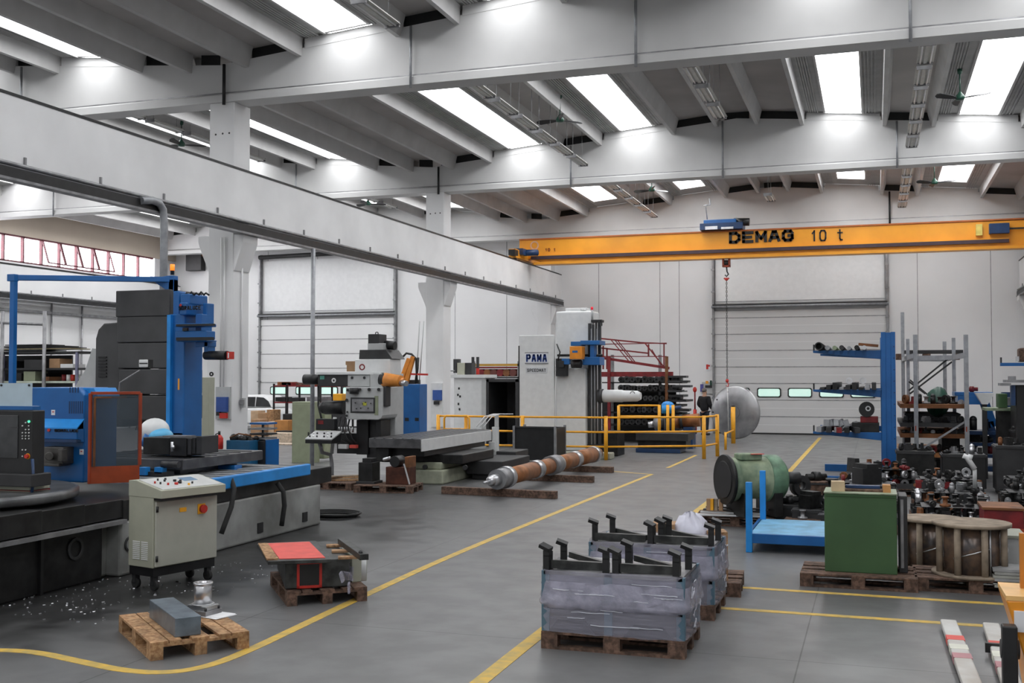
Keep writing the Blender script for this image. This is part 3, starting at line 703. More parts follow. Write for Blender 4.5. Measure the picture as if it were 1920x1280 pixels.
# universal milling head (white and light blue)
p = gy(290, 808, 13.4)
b = MB().sph(p, .20, .24, .19, n=22, m=12); hd = t.part('rotary_head', b, mwhite)
b = MB().sph(p+Vector((.14,-.05,-.07)), .17, .2, .12, n=20, m=10); t.part('light_blue_cap', b, mat('sky_blue_plastic', (.10,.45,.75), .4), parent=hd)
b = MB().cyl(p+Vector((-.02,-.2,-.2)), p+Vector((.06,-.2,-.05)), .07, n=14); t.part('blue_nozzle', b, blue, parent=hd)
b = MB()
for k in range(4): b.tube([p+Vector((-.25+.03*k,-.1,.02)), p+Vector((-.2+.03*k,-.12,.12)), p+Vector((-.12+.02*k,-.12,.02))], .01, n=6)
t.part('head_hose', b, black, parent=hd)
# dark workpiece blocks clamped on the table
w0 = Thing('clamped_casting', 'dark cast workpiece clamped on the mill table behind the orange door', 'workpiece', tuple(gy(330, 850, 12.9)))
b = MB(); PB(b, 268, 820, 318, 852, 12.75, .5); w0.part('block', b, castdark, bev=.01)
b = MB(); PB(b, 318, 820, 349, 855, 12.7, .45); w0.part('vise', b, black, bev=.01)
b = MB(); PB(b, 351, 822, 358, 852, 12.72, .4); PB(b, 360, 820, 366, 850, 12.75, .4); PB(b, 368, 818, 378, 851, 12.72, .4); w0.part('jaw_plates', b, dark, bev=.005)
b = MB().cyl(gy(323,828,12.65), gy(323,846,12.65), .02); b.sph(gy(324,838,12.63), .03); w0.part('clamp_bolt', b, steel)
b = MB(); PB(b, 305, 817, 347, 821, 12.75, .25); w0.part('top_strap', b, dullsteel)
# ---------------- front head of the machine: enclosure with orange door
YH = 10.75
e = Thing('machine_enclosure', 'blue machine enclosure with rounded hood and black lettering', 'machine enclosure', tuple(gy(115, 905, YH)))
P = lambda x, y, Y=YH: gy(x, y, Y)
b = MB(); a = P(62, 726); c = P(165, 905)
b.prism([(P(62,0).x, P(0,905).z+.18), (P(62,0).x, a.z), (P(150,0).x, a.z), (P(160,0).x, a.z-.03), (P(168,0).x, a.z-.09), (P(168,0).x, c.z), (P(90,0).x, c.z), (P(80,0).x, c.z+.05), (P(72,0).x, c.z+.14)], 'y', YH, YH+.6)
body = e.part('body', b, blue, bev=.015)
b = MB(); z0 = P(120, 801).z; z1 = P(120, 785).z
x0, x1 = P(70,0).x, P(168,0).x
zb = P(120, 828).z; zl = P(120, 822).z
b.prism([(YH, z1), (YH-.12, z0), (YH-.12, z0-.02), (YH-.12, zl), (YH-.06, zl-.01), (YH-.06, zb), (YH, zb)], 'x', x0, x1)
e.part('hood', b, blue, bev=.008)
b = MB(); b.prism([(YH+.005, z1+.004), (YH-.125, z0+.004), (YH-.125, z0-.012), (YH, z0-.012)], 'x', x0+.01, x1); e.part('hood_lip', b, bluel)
b = MB(); b.box(x0+.02, x1, YH-.13, YH-.1, zl-.035, zl-.0); b.box(x0+.02, x1, YH-.1, YH-.05, zb+.01, zb+.03); e.part('hood_groove', b, blued)
q = P(125, 807, YH-.12); q.y -= .005; tm = text_front('SORALUCE', q, .034, w=.036, gap=.008, t=.009, ext=.003); e.part('maker_lettering', tm, black, label='black maker lettering with a red emblem')
tm = MB().ring(P(92, 806, YH-.125), 0, .02, .01, axis=(0,-1,0), n=10); tm.box(P(92,0).x-.004, P(92,0).x+.004, YH-.135, YH-.125, P(0,813).z, P(0,801).z); e.part('red_emblem', tm, redm)
b = MB()
for k in range(7): PB(b, 129+k*4, 752, 131+k*4, 775, YH-.004, .01)
e.part('louvre_slots', b, blued); b = MB()
for k in range(4): PB(b, 130+k*5, 726, 132+k*5, 736, YH-.004, .01)
e.part('top_louvre_slots', b, blued)
for bx in ((96, 768, 103, 778), (149, 842, 156, 852)):
    b = MB(); PB(b, *bx, YH-.006, .01); s_ = e.part('warning_sticker', b, white)
    b = MB(); PB(b, bx[0]+2, bx[1]+3, bx[2]-2, bx[1]+5, YH-.008, .01); e.part('red_mark', b, redm, parent=s_)
b = MB(); PB(b, 77, 838, 118, 870, YH-.18, .2); PB(b, 70, 868, 110, 874, YH-.22, .2); b.cyl(P(92,855,YH-.2), P(92,855,YH-.3), .05); PB(b, 108, 842, 116, 866, YH-.25, .1); e.part('coolant_head', b, mat('grey_brown_iron', (.10,.095,.09), .45, .4, var=.4), bev=.01)
b = MB(); a = P(158, 727, YH+.1); b.prism([(a.x, a.z-.12), (a.x-.02, a.z+.0), (a.x+.14, a.z), (a.x+.2, a.z-.1), (a.x+.2, a.z-.12)], 'y', YH+.1, YH+.5); e.part('rear_hood', b, bluel)
# orange door with clear panel
d = Thing('machine_door', 'orange framed machine door with smoked clear panel beside the blue enclosure', 'machine door', tuple(P(215, 905, YH-.15)))
A = P(170, 737, YH-.15); B_ = P(263, 737, YH+.25); A0 = P(172, 907, YH-.15); B0 = P(263, 888, YH+.25)
def quad(p, q, za, zb, th=.03):
    return (p, q)
def bar(a_, b_, w=.035): return MB().beam(a_, b_, w, w)
T1 = Vector((A.x, A.y, A.z)); T2 = Vector((B_.x, B_.y, A.z+.0)); zb_ = A0.z; L1 = Vector((A.x, A.y, zb_)); L2 = Vector((B_.x, B_.y, zb_))
d.part('frame_bar', bar(T1, T2), orangem, bev=.004); d.part('frame_bar', bar(L1, T1), orangem, bev=.004); d.part('frame_bar', bar(L2+Vector((0,0,.2)), T2), orangem, bev=.004)
m_ = MB(); zz = zb_+.20; n_ = (T2-T1).cross(Vector((0,0,1))).normalized()*.008
def panel(p, q, z0, z1):
    v = [Vector((p.x,p.y,z0)), Vector((q.x,q.y,z0)), Vector((q.x,q.y,z1)), Vector((p.x,p.y,z1))]
    return MB().add([x_-n_ for x_ in v]+[x_+n_ for x_ in v], [(0,1,2,3),(7,6,5,4),(0,4,5,1),(1,5,6,2),(2,6,7,3),(3,7,4,0)])
d.part('lower_panel', panel(L1, L2, zb_, zb_+.2), mat('dark_orange_panel', (.32,.05,.012), .4, var=.2))
d.part('clear_panel', panel(L1, L2, zb_+.2, A.z-.02), perspex)
d.part('inner_frame', join(bar(T1+Vector((.04,.02,-.05)), T2+Vector((-.04,0,-.05)), .02), bar(T1+Vector((.045,.02,-.05)), L1+Vector((.045,.02,.2)), .02)), rust)
# console with screen and buttons
YK = 9.35
c_ = Thing('control_console', 'black control console with screen, white buttons and emergency stop', 'control console', tuple(gy(30, 935, YK)))
K = lambda x, y, Y=YK: gy(x, y, Y)
b = MB(); PB(b, -30, 769, 61, 888, YK, .18); c_.part('housing', b, black, bev=.01)
b = MB(); PB(b, -25, 778, 33, 858, YK-.008, .01); c_.part('screen', b, mat('dark_screen', (.04,.042,.045), .15, var=.3), bev=.002)
b = MB(); PB(b, 22, 800, 34, 802, YK-.01, .01); c_.part('screen_glare_strip', b, dark)
for ix in range(3):
    for iy, yy in enumerate((792, 798, 805, 811, 817, 822, 843, 855)):
        if (ix == 0 and iy in (0, 2)) or (ix == 1 and iy in (1,)) or (ix == 2 and iy >= 6): continue
        q = K(43+ix*6, yy, YK); c_.part('button', MB().cyl(q, q+Vector((0,-.012,0)), .007, n=8), white)
q = K(55, 790); c_.part('green_light', MB().cyl(q, q+Vector((0,-.012,0)), .013, n=10), mat('lit_green_lamp', (.1,.9,.5), .4, emit=(.1,1,.5), estr=1))
q = K(52, 855); es = c_.part('emergency_stop', MB().cyl(q, q+Vector((0,-.03,0)), .022, n=12), redm); c_.part('yellow_collar', MB().ring(q, .022, .032, -.01, axis=(0,-1,0), n=12), yellow, parent=es)
b = MB(); PB(b, -30, 888, 58, 912, YK-.08, .3); c_.part('keyboard_shelf', b, dark, bev=.01)
b = MB(); PB(b, -30, 900, 56, 918, YK-.0, .3); PB(b, -30, 920, 54, 926, YK, .3); c_.part('grey_lower_box', b, cabgrey, bev=.01)
b = MB(); PB(b, -30, 918, 56, 927, YK+.02, .3); c_.part('red_brown_base', b, darkred)
b = MB().tube([K(61, 860), K(63, 900, YK), K(58, 935, YK)], .015); c_.part('cable', b, blued)
s_ = Thing('drawing_sheet', 'pale blue drawing sheet held above the black control console', 'sheet', tuple(K(28, 762, YK+.1)))
b = MB(); PB(b, -20, 718, 60, 761, YK+.1, .006); s_.part('sheet', b, mat('pale_blue_sheet', (.48,.60,.68), .5, var=.05))
b = MB(); PB(b, -20, 761, 61, 768, YK+.09, .12); s_.part('holder', b, blue)
for x_ in (3, 55): q = K(x_, 722, YK+.095); s_.part('magnet', MB().cyl(q, q+Vector((0,-.01,0)), .012, n=8), black)
# metal swarf on the floor: uncountable
b = MB(); rnd = random.Random(3)
for k in range(420):
    x = rnd.uniform(-9.6, -6.4); y = rnd.uniform(8.3, 11.6)
    if x < -8.4 and y > 8.9: continue
    if rnd.random() < .25: x = -8.2 + rnd.uniform(-.9, 1.1); y = 8.9 + rnd.uniform(-.25, .35)
    r_ = rnd.uniform(.004, .014); a = rnd.uniform(0, 6)
    b.rbox(x, y, .005, r_*2, r_*.8, .008, a, rnd.uniform(0,.6))
single('metal_swarf', b, steel, 'scattered bright metal chips on the oily floor below the blue mill', 'swarf', kind='stuff')
b = MB(); c0 = gz(625, 968)
for k in range(3): b.tube([(c0.x+(.32+.03*k)*math.cos(a*.35)*1.2, c0.y+(.32+.03*k)*math.sin(a*.35), .02+.02*k) for a in range(18)], .018, n=6, closed=True)
single('coiled_hose', b, tyre, 'black coiled hose lying at the far end of the grey bed', 'hose')
for (x0_, y0_, x1_, y1_) in ((520, 905, 528, 985), (432, 895, 415, 1000)):
    a = gx(x0_, y0_, X0+.06); c = gx(x1_, y1_, X0+.12)
    m_ = Vector(((a.x+c.x)/2+.08, (a.y+c.y)/2, (a.z+c.z)/2-.02))
    single('hanging_cable', MB().tube([a, a*.6+m_*.4+Vector((.04,.02,0)), m_, c*.7+m_*.3, c], .035, n=8), tyre, 'black cable bundle hanging on the grey bed, %s' % ('right half' if x0_ > 500 else 'beside the control cabinet'), 'cable')
# ================================================================ grey horizontal milling machine (centre)
Y2 = 21.9
t = Thing('milling_machine', 'grey and white milling machine with long table in the middle of the hall', 'milling machine', (-10, 22, 0))
Q = lambda x, y, Y=Y2: gy(x, y, Y)
def bx(*a, Y=Y2, d=.5, mb=None):
    mb = mb or MB(); return PB(mb, a[0], a[1], a[2], a[3], Y, d)
# column and body
b = MB(); PBS(b, 728, 700, 757, 835, Y2+.3, .45); PBS(b, 655, 700, 745, 725, Y2+.1, .5)
t.part('column', b, mgrey, bev=.02)
b = PBS(MB(), 665, 673, 752, 703, Y2-.05, .6); hc = t.part('head_cover', b, mwhite, bev=.02)
q = Q(679, 688, Y2-.05); t.part('red_ring_logo', MB().ring(q, .045, .07, .008, axis=(0,-1,0)), darkred, parent=hc)
b = MB(); a = Q(677, 673); c = Q(750, 655); z0, z1 = a.z, c.z
b.prism([(Q(676,0).x, z0), (Q(738,0).x, z0), (Q(726,0).x, z1), (Q(677,0).x, z1)], 'y', Y2+.0, Y2+.7); t.part('head_base', b, dark, bev=.01)
b = bx(689, 643, 718, 658, Y=Y2+.05, d=.4); t.part('motor_terminal_box', b, mgrey, bev=.01)
b = PBS(MB(), 690, 626, 725, 644, Y2+.05, .4); m_ = t.part('motor', b, dark, bev=.01)
t.part('lifting_eye', MB().ring(Q(707, 625, Y2+.2), .025, .04, .02, axis=(0,-1,0), n=12), black, parent=m_)
b = MB().cyl(Q(722, 646, Y2+.3), Q(741, 648, Y2+.3), .1, n=16); t.part('side_motor', b, black)
# ram
b = bx(596, 702, 652, 724, Y=Y2-.25, d=.45); ram = t.part('ram', b, dark, bev=.01)
b = bx(652, 703, 693, 724, Y=Y2-.26, d=.45); t.part('ram_plate', b, mgrey, parent=ram)
for x_ in (660, 683): t.part('bolt', MB().cyl(Q(x_, 708, Y2-.26), Q(x_, 708, Y2-.29), .03, n=10), black, parent=ram)
b = bx(593, 698, 700, 702, Y=Y2-.3, d=.4); t.part('ram_top_plate', b, mwhite, parent=ram)
b = MB().cyl(Q(571, 711, Y2), Q(600, 711, Y2), .115, n=20); t.part('ram_motor', b, black, parent=ram)
q = Q(626, 713, Y2-.26); t.part('dial', MB().ring(q, .025, .055, .01, axis=(0,-1,0), n=18), white, parent=ram)
b = bx(600, 704, 608, 711, Y=Y2-.26, d=.02); t.part('green_plate', b, mat('teal_plate', (.1,.35,.28), .5), parent=ram)
b = PBS(MB(), 693, 700, 735, 726, Y2-.3, .5); t.part('ram_housing', b, mgrey, bev=.02)
# orange attachment head
b = MB().cyl(Q(722, 712, Y2-.2), Q(752, 714, Y2-.35), .16, .12, n=20); b.cyl(Q(745, 714, Y2-.3), Q(757, 716, Y2-.3), .09, n=14); hd = t.part('angle_head', b, mat('orange_head_paint', (.75,.28,.05), .4), bev=.005)
t.part('spindle_nose', MB().cyl(Q(752, 717, Y2-.4), Q(762, 719, Y2-.5), .06, n=14), steel, parent=hd)
t.part('black_flange', MB().cyl(Q(716, 711, Y2-.2), Q(724, 712, Y2-.22), .15, n=20), black, parent=hd)
# vertical head face
b = MB(); a = Q(648, 725, Y2-.5); c = Q(717, 787, Y2-.5)
r_ = .1; b.prism([(a.x, c.z+r_*.4), (a.x, a.z), (c.x, a.z), (c.x, c.z+r_), (c.x-.03, c.z+.03), (c.x-r_, c.z), (a.x+.05, c.z)], 'y', Y2-.5, Y2+.3)
face = t.part('head_body', b, mgrey, bev=.015)
b = bx(657, 745, 703, 774, Y=Y2-.52, d=.03); pn = t.part('control_plate', b, dark, bev=.004)
b = bx(660, 748, 700, 771, Y=Y2-.53, d=.02); t.part('plate_face', b, dullsteel, parent=pn)
for (u, v) in ((666, 755), (676, 765), (685, 754), (690, 765), (668, 766), (695, 756), (680, 757)): t.part('switch', MB().cyl(Q(u, v, Y2-.53), Q(u, v, Y2-.56), .014, n=8), black, parent=pn)
b = bx(680, 754, 687, 760, Y=Y2-.54, d=.01); t.part('yellow_label', b, mat('yellow_label', (.5,.5,.05), .5), parent=pn)
for (u, v, r__) in ((652, 731, .03), (675, 730, .03), (692, 730, .035), (710, 730, .035), (650, 750, .035), (651, 772, .02), (650, 779, .025)): t.part('knob', MB().cyl(Q(u, v, Y2-.5), Q(u, v, Y2-.56), r__, n=12), black)
b = MB().cyl(Q(664, 727, Y2-.55), Q(664, 738, Y2-.55), .1, n=10); t.part('star_handle', b, black)
b = bx(702, 742, 709, 778, Y=Y2-.51, d=.02); t.part('olive_strip', b, olive)
b = MB(); PBS(b, 716, 724, 733, 762, Y2-.45, .25); t.part('dark_side_box', b, dark, bev=.02)
b = MB().cyl(Q(610, 764, Y2-.1), Q(646, 764, Y2-.1), .15, n=20); b.cyl(Q(602, 764, Y2-.1), Q(612, 764, Y2-.1), .12, .15, n=20); t.part('feed_motor', b, black)
# spindle column below
b = MB(); bx(668, 787, 690, 852, Y=Y2-.2, d=.5, mb=b); PBS(b, 704, 787, 732, 850, Y2-.3, .5); t.part('lower_column', b, black, bev=.01)
b = bx(688, 787, 706, 862, Y=Y2-.1, d=.4); t.part('slide_way', b, dark)
b = MB()
for k in range(6): q = Q(636+k*5, 800, Y2-.3); b.cyl(q, q+Vector((.0,0,-.1)), .018, n=6)
t.part('hose_fittings', b, steel)
b = MB()
for k in range(3): b.tube([Q(640+k*8, 782, Y2-.2), Q(634+k*9, 800, Y2-.3), Q(640+k*10, 822, Y2-.3), Q(660+k*6, 835, Y2-.25)], .02, n=6)
bx(632, 812, 672, 850, Y=Y2-.15, d=.4, mb=b); t.part('hose_manifold', b, black)
b = MB(); PB(b, 634, 833, 650, 841, Y2-.4, .1); t.part('white_cone', b, white)
b = MB(); PB(b, 655, 834, 668, 840, Y2-.4, .1); t.part('pink_red_part', b, salmon)
# hanging cable from the ram
b = MB().tube([Q(597, 722), Q(597, 760), Q(603, 785), Q(618, 800), Q(632, 795)], .025, n=8); t.part('ram_cable', b, black)
# table, saddle, base
TX0, TX1 = -9.98, -8.83
b = MB(); b.box(TX0, TX1, 20.55, 24.9, .80, 1.0); tb = t.part('table', b, mat('dark_table_iron', (.10,.10,.105), .35, .4, var=.3), bev=.01)
b = MB()
for k in range(5): b.box(TX0+.12+.21*k, TX0+.15+.21*k, 20.54, 24.9, .998, 1.006)
t.part('t_slots', b, black, parent=tb)
b = MB().box(TX1, TX1+.03, 20.6, 24.85, .74, .985); t.part('side_cover', b, mwhite, bev=.005)
b = MB().box(TX0+.1, TX1-.05, 20.9, 24.6, .62, .8); t.part('table_underside', b, black)
b = MB(); b.box(-10.2, -8.3, 21.6, 23.6, .42, .62); b.box(-9.9, -9.6, 20.7, 20.9, .5, .8); t.part('saddle', b, castdark, bev=.02)
b = MB(); b.box(-9.95, -8.65, 21.35, 24.1, .0, .30); b.box(-9.6, -8.75, 21.5, 24.0, .30, .45); bs = t.part('base', b, mat('pale_olive_paint', (.40,.42,.32), .5, var=.15), bev=.03)
for (u, v) in ((798, 875), (873, 876)): t.part('round_port', MB().cyl(Q(u, v, 21.5), Q(u, v, 21.4)+Vector((0,-.05,0)), .05, n=14), black, parent=bs)
b = MB(); b.box(-8.6, -7.75, 22.6, 24.6, .12, .42); b.box(-8.5, -7.9, 22.7, 24.4, 0, .12); b.box(-8.6, -8.1, 24.6, 25.6, .18, .5); t.part('front_way_cover', b, dark, bev=.02)
b = MB(); PB(b, 927, 777, 934, 800, 24.9, .06); PB(b, 922, 800, 933, 862, 24.9, .12); PB(b, 916, 828, 928, 845, 24.85, .1); t.part('measuring_post', b, mwhite, bev=.01)
b = MB()
for k in range(3): b.tube([gy(893+k*7, 800, 24.4), gy(908+k*7, 781, 24.6), gy(925+k*6, 776, 24.8), gy(958+k*2, 776, 25.2)], .012, n=6)
t.part('white_hose', b, white)
# operator pendant
p_ = Thing('operator_pendant', 'grey operator desk with round buttons on a bent arm before the centre mill', 'control panel', tuple(Q(600, 900, 20.9)))
a = Q(572, 822, 20.6); c = Q(622, 822, 20.6)
b = MB(); b.prism([(20.6, a.z-.02), (20.6, a.z-.1), (21.0, a.z-.1), (21.05, a.z+.12)], 'x', a.x, c.x); p_.part('desk', b, black, bev=.01)
b = MB(); b.prism([(20.6, a.z-.02), (20.595, a.z+.0), (21.045, a.z+.15), (21.05, a.z+.12)], 'x', a.x, c.x); f_ = p_.part('desk_face', b, mgrey)
for k in range(7):
    for j in range(2):
        if (k+j) % 4 == 3: continue
        q = Vector((a.x+.06+k*.085, 20.7+.17*j, a.z+.035+.055*j)); p_.part('button', MB().cyl(q, q+Vector((0,-.01,.03)), .018, n=8), [black, white, black, steel][(k+j)%4], parent=f_)
b = MB(); PB(b, 592, 785, 627, 806, 21.1, .15); p_.part('screen_box', b, black, bev=.01)
b = MB(); PB(b, 596, 788, 606, 795, 21.09, .01); p_.part('red_display', b, darkred)
b = MB().tube([Q(598, 826, 20.9), Q(604, 848, 21.0), Q(620, 852, 21.2), Q(622, 870, 21.2), Q(622, 920, 21.2)], .045, n=10); p_.part('arm', b, dullsteel)
b = MB().tube([Q(628, 782, 21.2), Q(622, 850, 21.2)], .04, n=10); p_.part('rear_tube', b, mgrey)
# cabinets
c_ = Thing('electrical_cabinet', 'tall olive green electrical cabinet left of the centre mill', 'cabinet', tuple(gz(575, 868)))
Yc = 25.6
b = MB(); PBS(b, 547, 753, 600, 872, Yc, .5); c_.part('body', b, olive, bev=.02); b = MB(); PB(b, 549, 757, 583, 868, Yc-.02, .03); c_.part('door', b, olive, bev=.01)
b = MB(); PB(b, 577, 810, 579, 820, Yc-.04, .02); c_.part('handle', b, black)
b = MB(); PBS(b, 598, 758, 622, 860, Yc+.6, .4); c_.part('side_unit', b, mat('lighter_olive_paint', (.33,.36,.24), .5), bev=.02)
c_ = Thing('electrical_cabinet', 'blue and grey electrical cabinet behind the centre mill table', 'cabinet', tuple(gy(775, 830, 24.6)))
b = MB(); PBS(b, 756, 720, 801, 880, 24.8, .5); c_.part('body', b, blue, bev=.015)
b = MB(); PB(b, 740, 728, 755, 880, 24.85, .4); c_.part('grey_side', b, mgrey, bev=.015)
for u in (763, 782): b = MB(); PB(b, u-4, 783, u+3, 789, 24.79, .02); c_.part('lock', b, black)
# pallet with dark parts in front of the mill is built with the pallets
# ================================================================ white boring machine with PAMA lettering
Y3 = 29.9
t = Thing('boring_machine', 'tall white boring machine with blue maker lettering behind the yellow railing', 'boring machine', (-8.8, Y3, 0))
b = MB().box(gy(1042,700,Y3+.5).x, gy(1124,700,Y3+1.25).x, Y3+.5, Y3+1.25, 0, gy(1080,583,Y3+.5).z)
col = t.part('column', b, mwhite, bev=.05)
b = MB().box(gy(973,700,Y3).x, gy(1041,700,Y3+.1).x, Y3, Y3+.12, 0.18, gy(1000,628,Y3).z)
cv = t.part('front_cover', b, mwhite, bev=.02)
b = MB(); PB(b, 972, 648, 974, 855, Y3-.01, .02); t.part('cover_edge', b, black, parent=cv)
b = MB(); PB(b, 1042, 690, 1098, 845, Y3+.15, .33); t.part('lower_cover', b, mwhite, bev=.03)
b = MB(); PB(b, 985, 661, 1027, 681, Y3-.012, .01); pl = t.part('name_plate', b, mat('pale_plate', (.74,.76,.80), .4, var=.02))
b = MB(); PB(b, 984, 660, 1028, 662, Y3-.016, .01); PB(b, 984, 680, 1028, 682, Y3-.016, .01); t.part('plate_rule', b, dullsteel, parent=pl)
tm = text_front('PAMA', gy(1006, 671, Y3-.02), .22, w=.135, gap=.028, t=.045, ext=.005); t.part('maker_lettering', tm, mat('navy_lettering', (.01,.04,.22), .4), parent=pl, label='navy blue maker lettering')
b = MB(); PB(b, 986, 689, 1026, 699, Y3-.01, .008); p2 = t.part('model_plate', b, mat('pale_grey_plate', (.62,.64,.66), .4))
tm = text_front('SPEEDMAT', gy(1006, 694, Y3-.014), .09, w=.058, gap=.014, t=.014, ext=.003); t.part('model_lettering', tm, dark, parent=p2)
# guide ways right of the column
x0 = gy(1103, 700, Y3+.4).x
b = MB()
for k, (u, v, m0) in enumerate(((1103, 1107, 606), (1110, 1113, 608), (1116, 1118, 604), (1121, 1126, 600))): PB(b, u, m0, v, 850, Y3+.35, .12)
t.part('guide_way', b, dark)
b = MB(); PB(b, 1107, 616, 1110, 850, Y3+.40, .05); PB(b, 1113, 640, 1116, 850, Y3+.40, .05); PB(b, 1118, 616, 1121, 640, Y3+.4, .05); t.part('lead_screw', b, steel)
b = MB(); PB(b, 1108, 599, 1128, 604, Y3+.35, .3); PB(b, 1121, 601, 1125, 610, Y3+.3, .3); t.part('top_bracket', b, black, bev=.01); t.part('foot_block', MB().box(x0-.05, x0+.5, Y3+.3, Y3+1.0, 0, .35), black, bev=.01)
b = MB(); PB(b, 1060, 577, 1100, 584, Y3+.7, .4); PB(b, 1088, 578, 1096, 582, Y3+.6, .2); t.part('top_cap', b, mwhite, bev=.01)
q = gy(1110, 600, Y3+.4); t.part('lamp_post', MB().cyl(q, q+Vector((0,0,.3)), .03, n=8), mgrey)
t.part('red_beacon', MB().cyl(q+Vector((0,0,.3)), q+Vector((0,0,.38)), .035, n=10), mat('red_beacon_lens', (.6,.01,.03), .3, emit=(1,.02,.05), estr=.4))
# headstock with blue and orange boxes
b = MB(); PB(b, 1070, 640, 1090, 648, Y3-.1, .5); PB(b, 1088, 638, 1124, 646, Y3-.2, .7); hs = t.part('carriage_beam', b, blue, bev=.01)
b = MB(); PB(b, 1092, 669, 1124, 684, Y3-.15, .6); PB(b, 1106, 646, 1114, 670, Y3-.1, .3); t.part('lower_carriage', b, blue, bev=.01); t.part('blue_block', PB(MB(), 1053, 672, 1068, 683, Y3-.1, .3), blue, bev=.01)
b = MB(); PB(b, 1068, 649, 1091, 673, Y3-.45, .35); ob = t.part('orange_gearbox', b, mat('orange_gearbox_paint', (.80,.28,.02), .4), bev=.01)
b = MB(); PB(b, 1073, 657, 1083, 661, Y3-.455, .01); t.part('blue_label', b, blue, parent=ob)
b = MB().cyl(gy(1072, 682, Y3-.2), gy(1090, 682, Y3-.2), .12, n=16); b.cyl(gy(1045, 666, Y3), gy(1130, 666, Y3+.2), .035, n=8); PB(b, 1042, 672, 1062, 705, Y3-.05, .25); t.part('black_drive', b, black)
b = MB(); PB(b, 1048, 676, 1057, 688, Y3-.12, .05); b.tube([gy(1044, 645, Y3), gy(1050, 660, Y3-.1), gy(1046, 676, Y3-.05)], .02); t.part('drive_cable', b, dark)
b = MB(); b.lathe(gy(1131, 742, Y3+.3), [(.16,0),(.175,.02),(.175,.55),(.16,.6),(.16,.62),(.15,1.0),(.10,1.1)], axis=(1,-.05,0), n=24)
sp = t.part('spindle_ram', b, mwhite)
t.part('ram_flange', MB().cyl(gy(1122, 742, Y3+.3), gy(1131, 742, Y3+.3), .2, n=20), dark, parent=sp)
t.part('ram_face_ring', MB().ring(gy(1186, 738, Y3+.13), .05, .075, .01, axis=(0,-1,0)), dullsteel, parent=sp)
# lower olive bed
b = MB(); b.box(-9.9, -6.9, Y3-.6, Y3-.15, 0, .18); t.part('bed', b, cabgrey, bev=.03); b = MB().box(-8.0, -7.0, Y3+.7, Y3+1.6, 0, .7); t.part('rear_housing', b, castdark, bev=.02)
# enclosure left of it
Y4 = 33.5
e = Thing('machine_cabin', 'white machine cabin with dark opening left of the tall white boring machine', 'machine cabin', (-14, Y4, 0))
b = MB(); a = gy(851, 705, Y4); c = gy(910, 705, Y4); b.box(a.x, c.x, Y4, Y4+1.0, 0, a.z+.02); e.part('cabinet', b, mwhite, bev=.02)
b = MB(); a = gy(912, 710, Y4); c = gy(973, 710, Y4); b.box(c.x-.12, c.x, Y4, Y4+2, 0, a.z); b.box(a.x, c.x, Y4+1.9, Y4+2, 0, a.z); b.box(a.x, c.x, Y4, Y4+2, a.z-.1, a.z); b.box(a.x, a.x+.08, Y4, Y4+2, 0, a.z); e.part('dark_chamber', b, dark)
b = MB(); PB(b, 842, 702, 911, 708, Y4-.1, 1.1); e.part('roof_plate', b, mwhite)
b = MB(); PB(b, 903, 712, 911, 860, Y4-.03, .06); e.part('door_edge', b, mgrey)
for k, (u, v) in enumerate(((860, 726), (858, 738), (862, 741), (859, 755), (861, 765))):
    b = MB(); PB(b, u-1, v, u+2, v+4, Y4-.012, .01); e.part('black_mark', b, black)
b = MB(); PB(b, 857, 680, 871, 704, Y4+.1, .5); e.part('green_grey_box', b, cabgrey, bev=.01); b = MB(); PB(b, 850, 679, 856, 699, Y4+.1, .4); PB(b, 850, 673, 860, 679, Y4+.2, .2); e.part('motor_block', b, dark); e.part('dark_box', PB(MB(), 872, 680, 884, 704, Y4+.15, .4), dark)
b = MB().tube([gy(829, 800, Y4-.2), gy(829, 698, Y4-.2), gy(831, 695, Y4-.2), gy(852, 695, Y4-.2)], .022); e.part('conduit', b, dullsteel)
for u in (884, 893): b = MB(); PB(b, u, 669, u+4, 690, Y4+1.3, .08); b.box(gy(u,0,Y4+1.3).x, gy(u+4,0,Y4+1.3).x, Y4+1.3, Y4+1.38, 0, gy(u,690,Y4+1.3).z); e.part('post', b, dark); b = MB(); PB(b, u, 690, u+5, 703, Y4+1.25, .05); e.part('red_foot', b, redm)
# ================================================================ yellow railing
r = Thing('safety_railing', 'yellow tube safety railing around the boring machine', 'railing', (-7.0, 29.0, 0))
pts = [(-11.85, 28.9), (-9.32, 28.9), (-7.0, 29.15), (-4.52, 30.44), (-4.31, 31.6)]
for (x, y) in pts: r.part('post', MB().cyl((x,y,0), (x,y,1.2), .055, n=12), yellow)
for z in (1.16, .76, .36):
    for i in range(len(pts)-1): r.part('rail', MB().cyl((*pts[i], z), (*pts[i+1], z), .028, n=8), yellow)
for (x, y) in ((-11.0, 28.9),): r.part('post', MB().cyl((x,y,0), (x,y,1.2), .055, n=12), yellow)
x0, x1 = gy(833, 775, 28.8).x, gy(880, 775, 28.8).x
b = MB().tube([(x0, 28.8, .25), (x0, 28.8, 1.1), (x0+.06, 28.8, 1.17), (x1-.06, 28.8, 1.17), (x1, 28.8, 1.1), (x1, 28.8, .25)], .03); r.part('gate_loop', b, yellow)
b = MB().cyl((x0, 28.8, .8), (x1, 28.8, .8), .025); r.part('gate_bar', b, yellow)
r = Thing('safety_railing', 'yellow end post and rail in front of the round steel disc', 'railing', (-4.6, 38.0, 0))
p = gz(1375, 831); r.part('post', MB().cyl(p, (p.x, p.y, 1.25), .075, n=12), yellow)
q = Vector((-4.45, 34.5, 0)); r.part('rail', MB().cyl((p.x, p.y, .45), (q.x, q.y, .5), .03, n=8), yellow); r.part('rail', MB().cyl((q.x,q.y,0), (q.x,q.y,.55), .04, n=8), yellow)
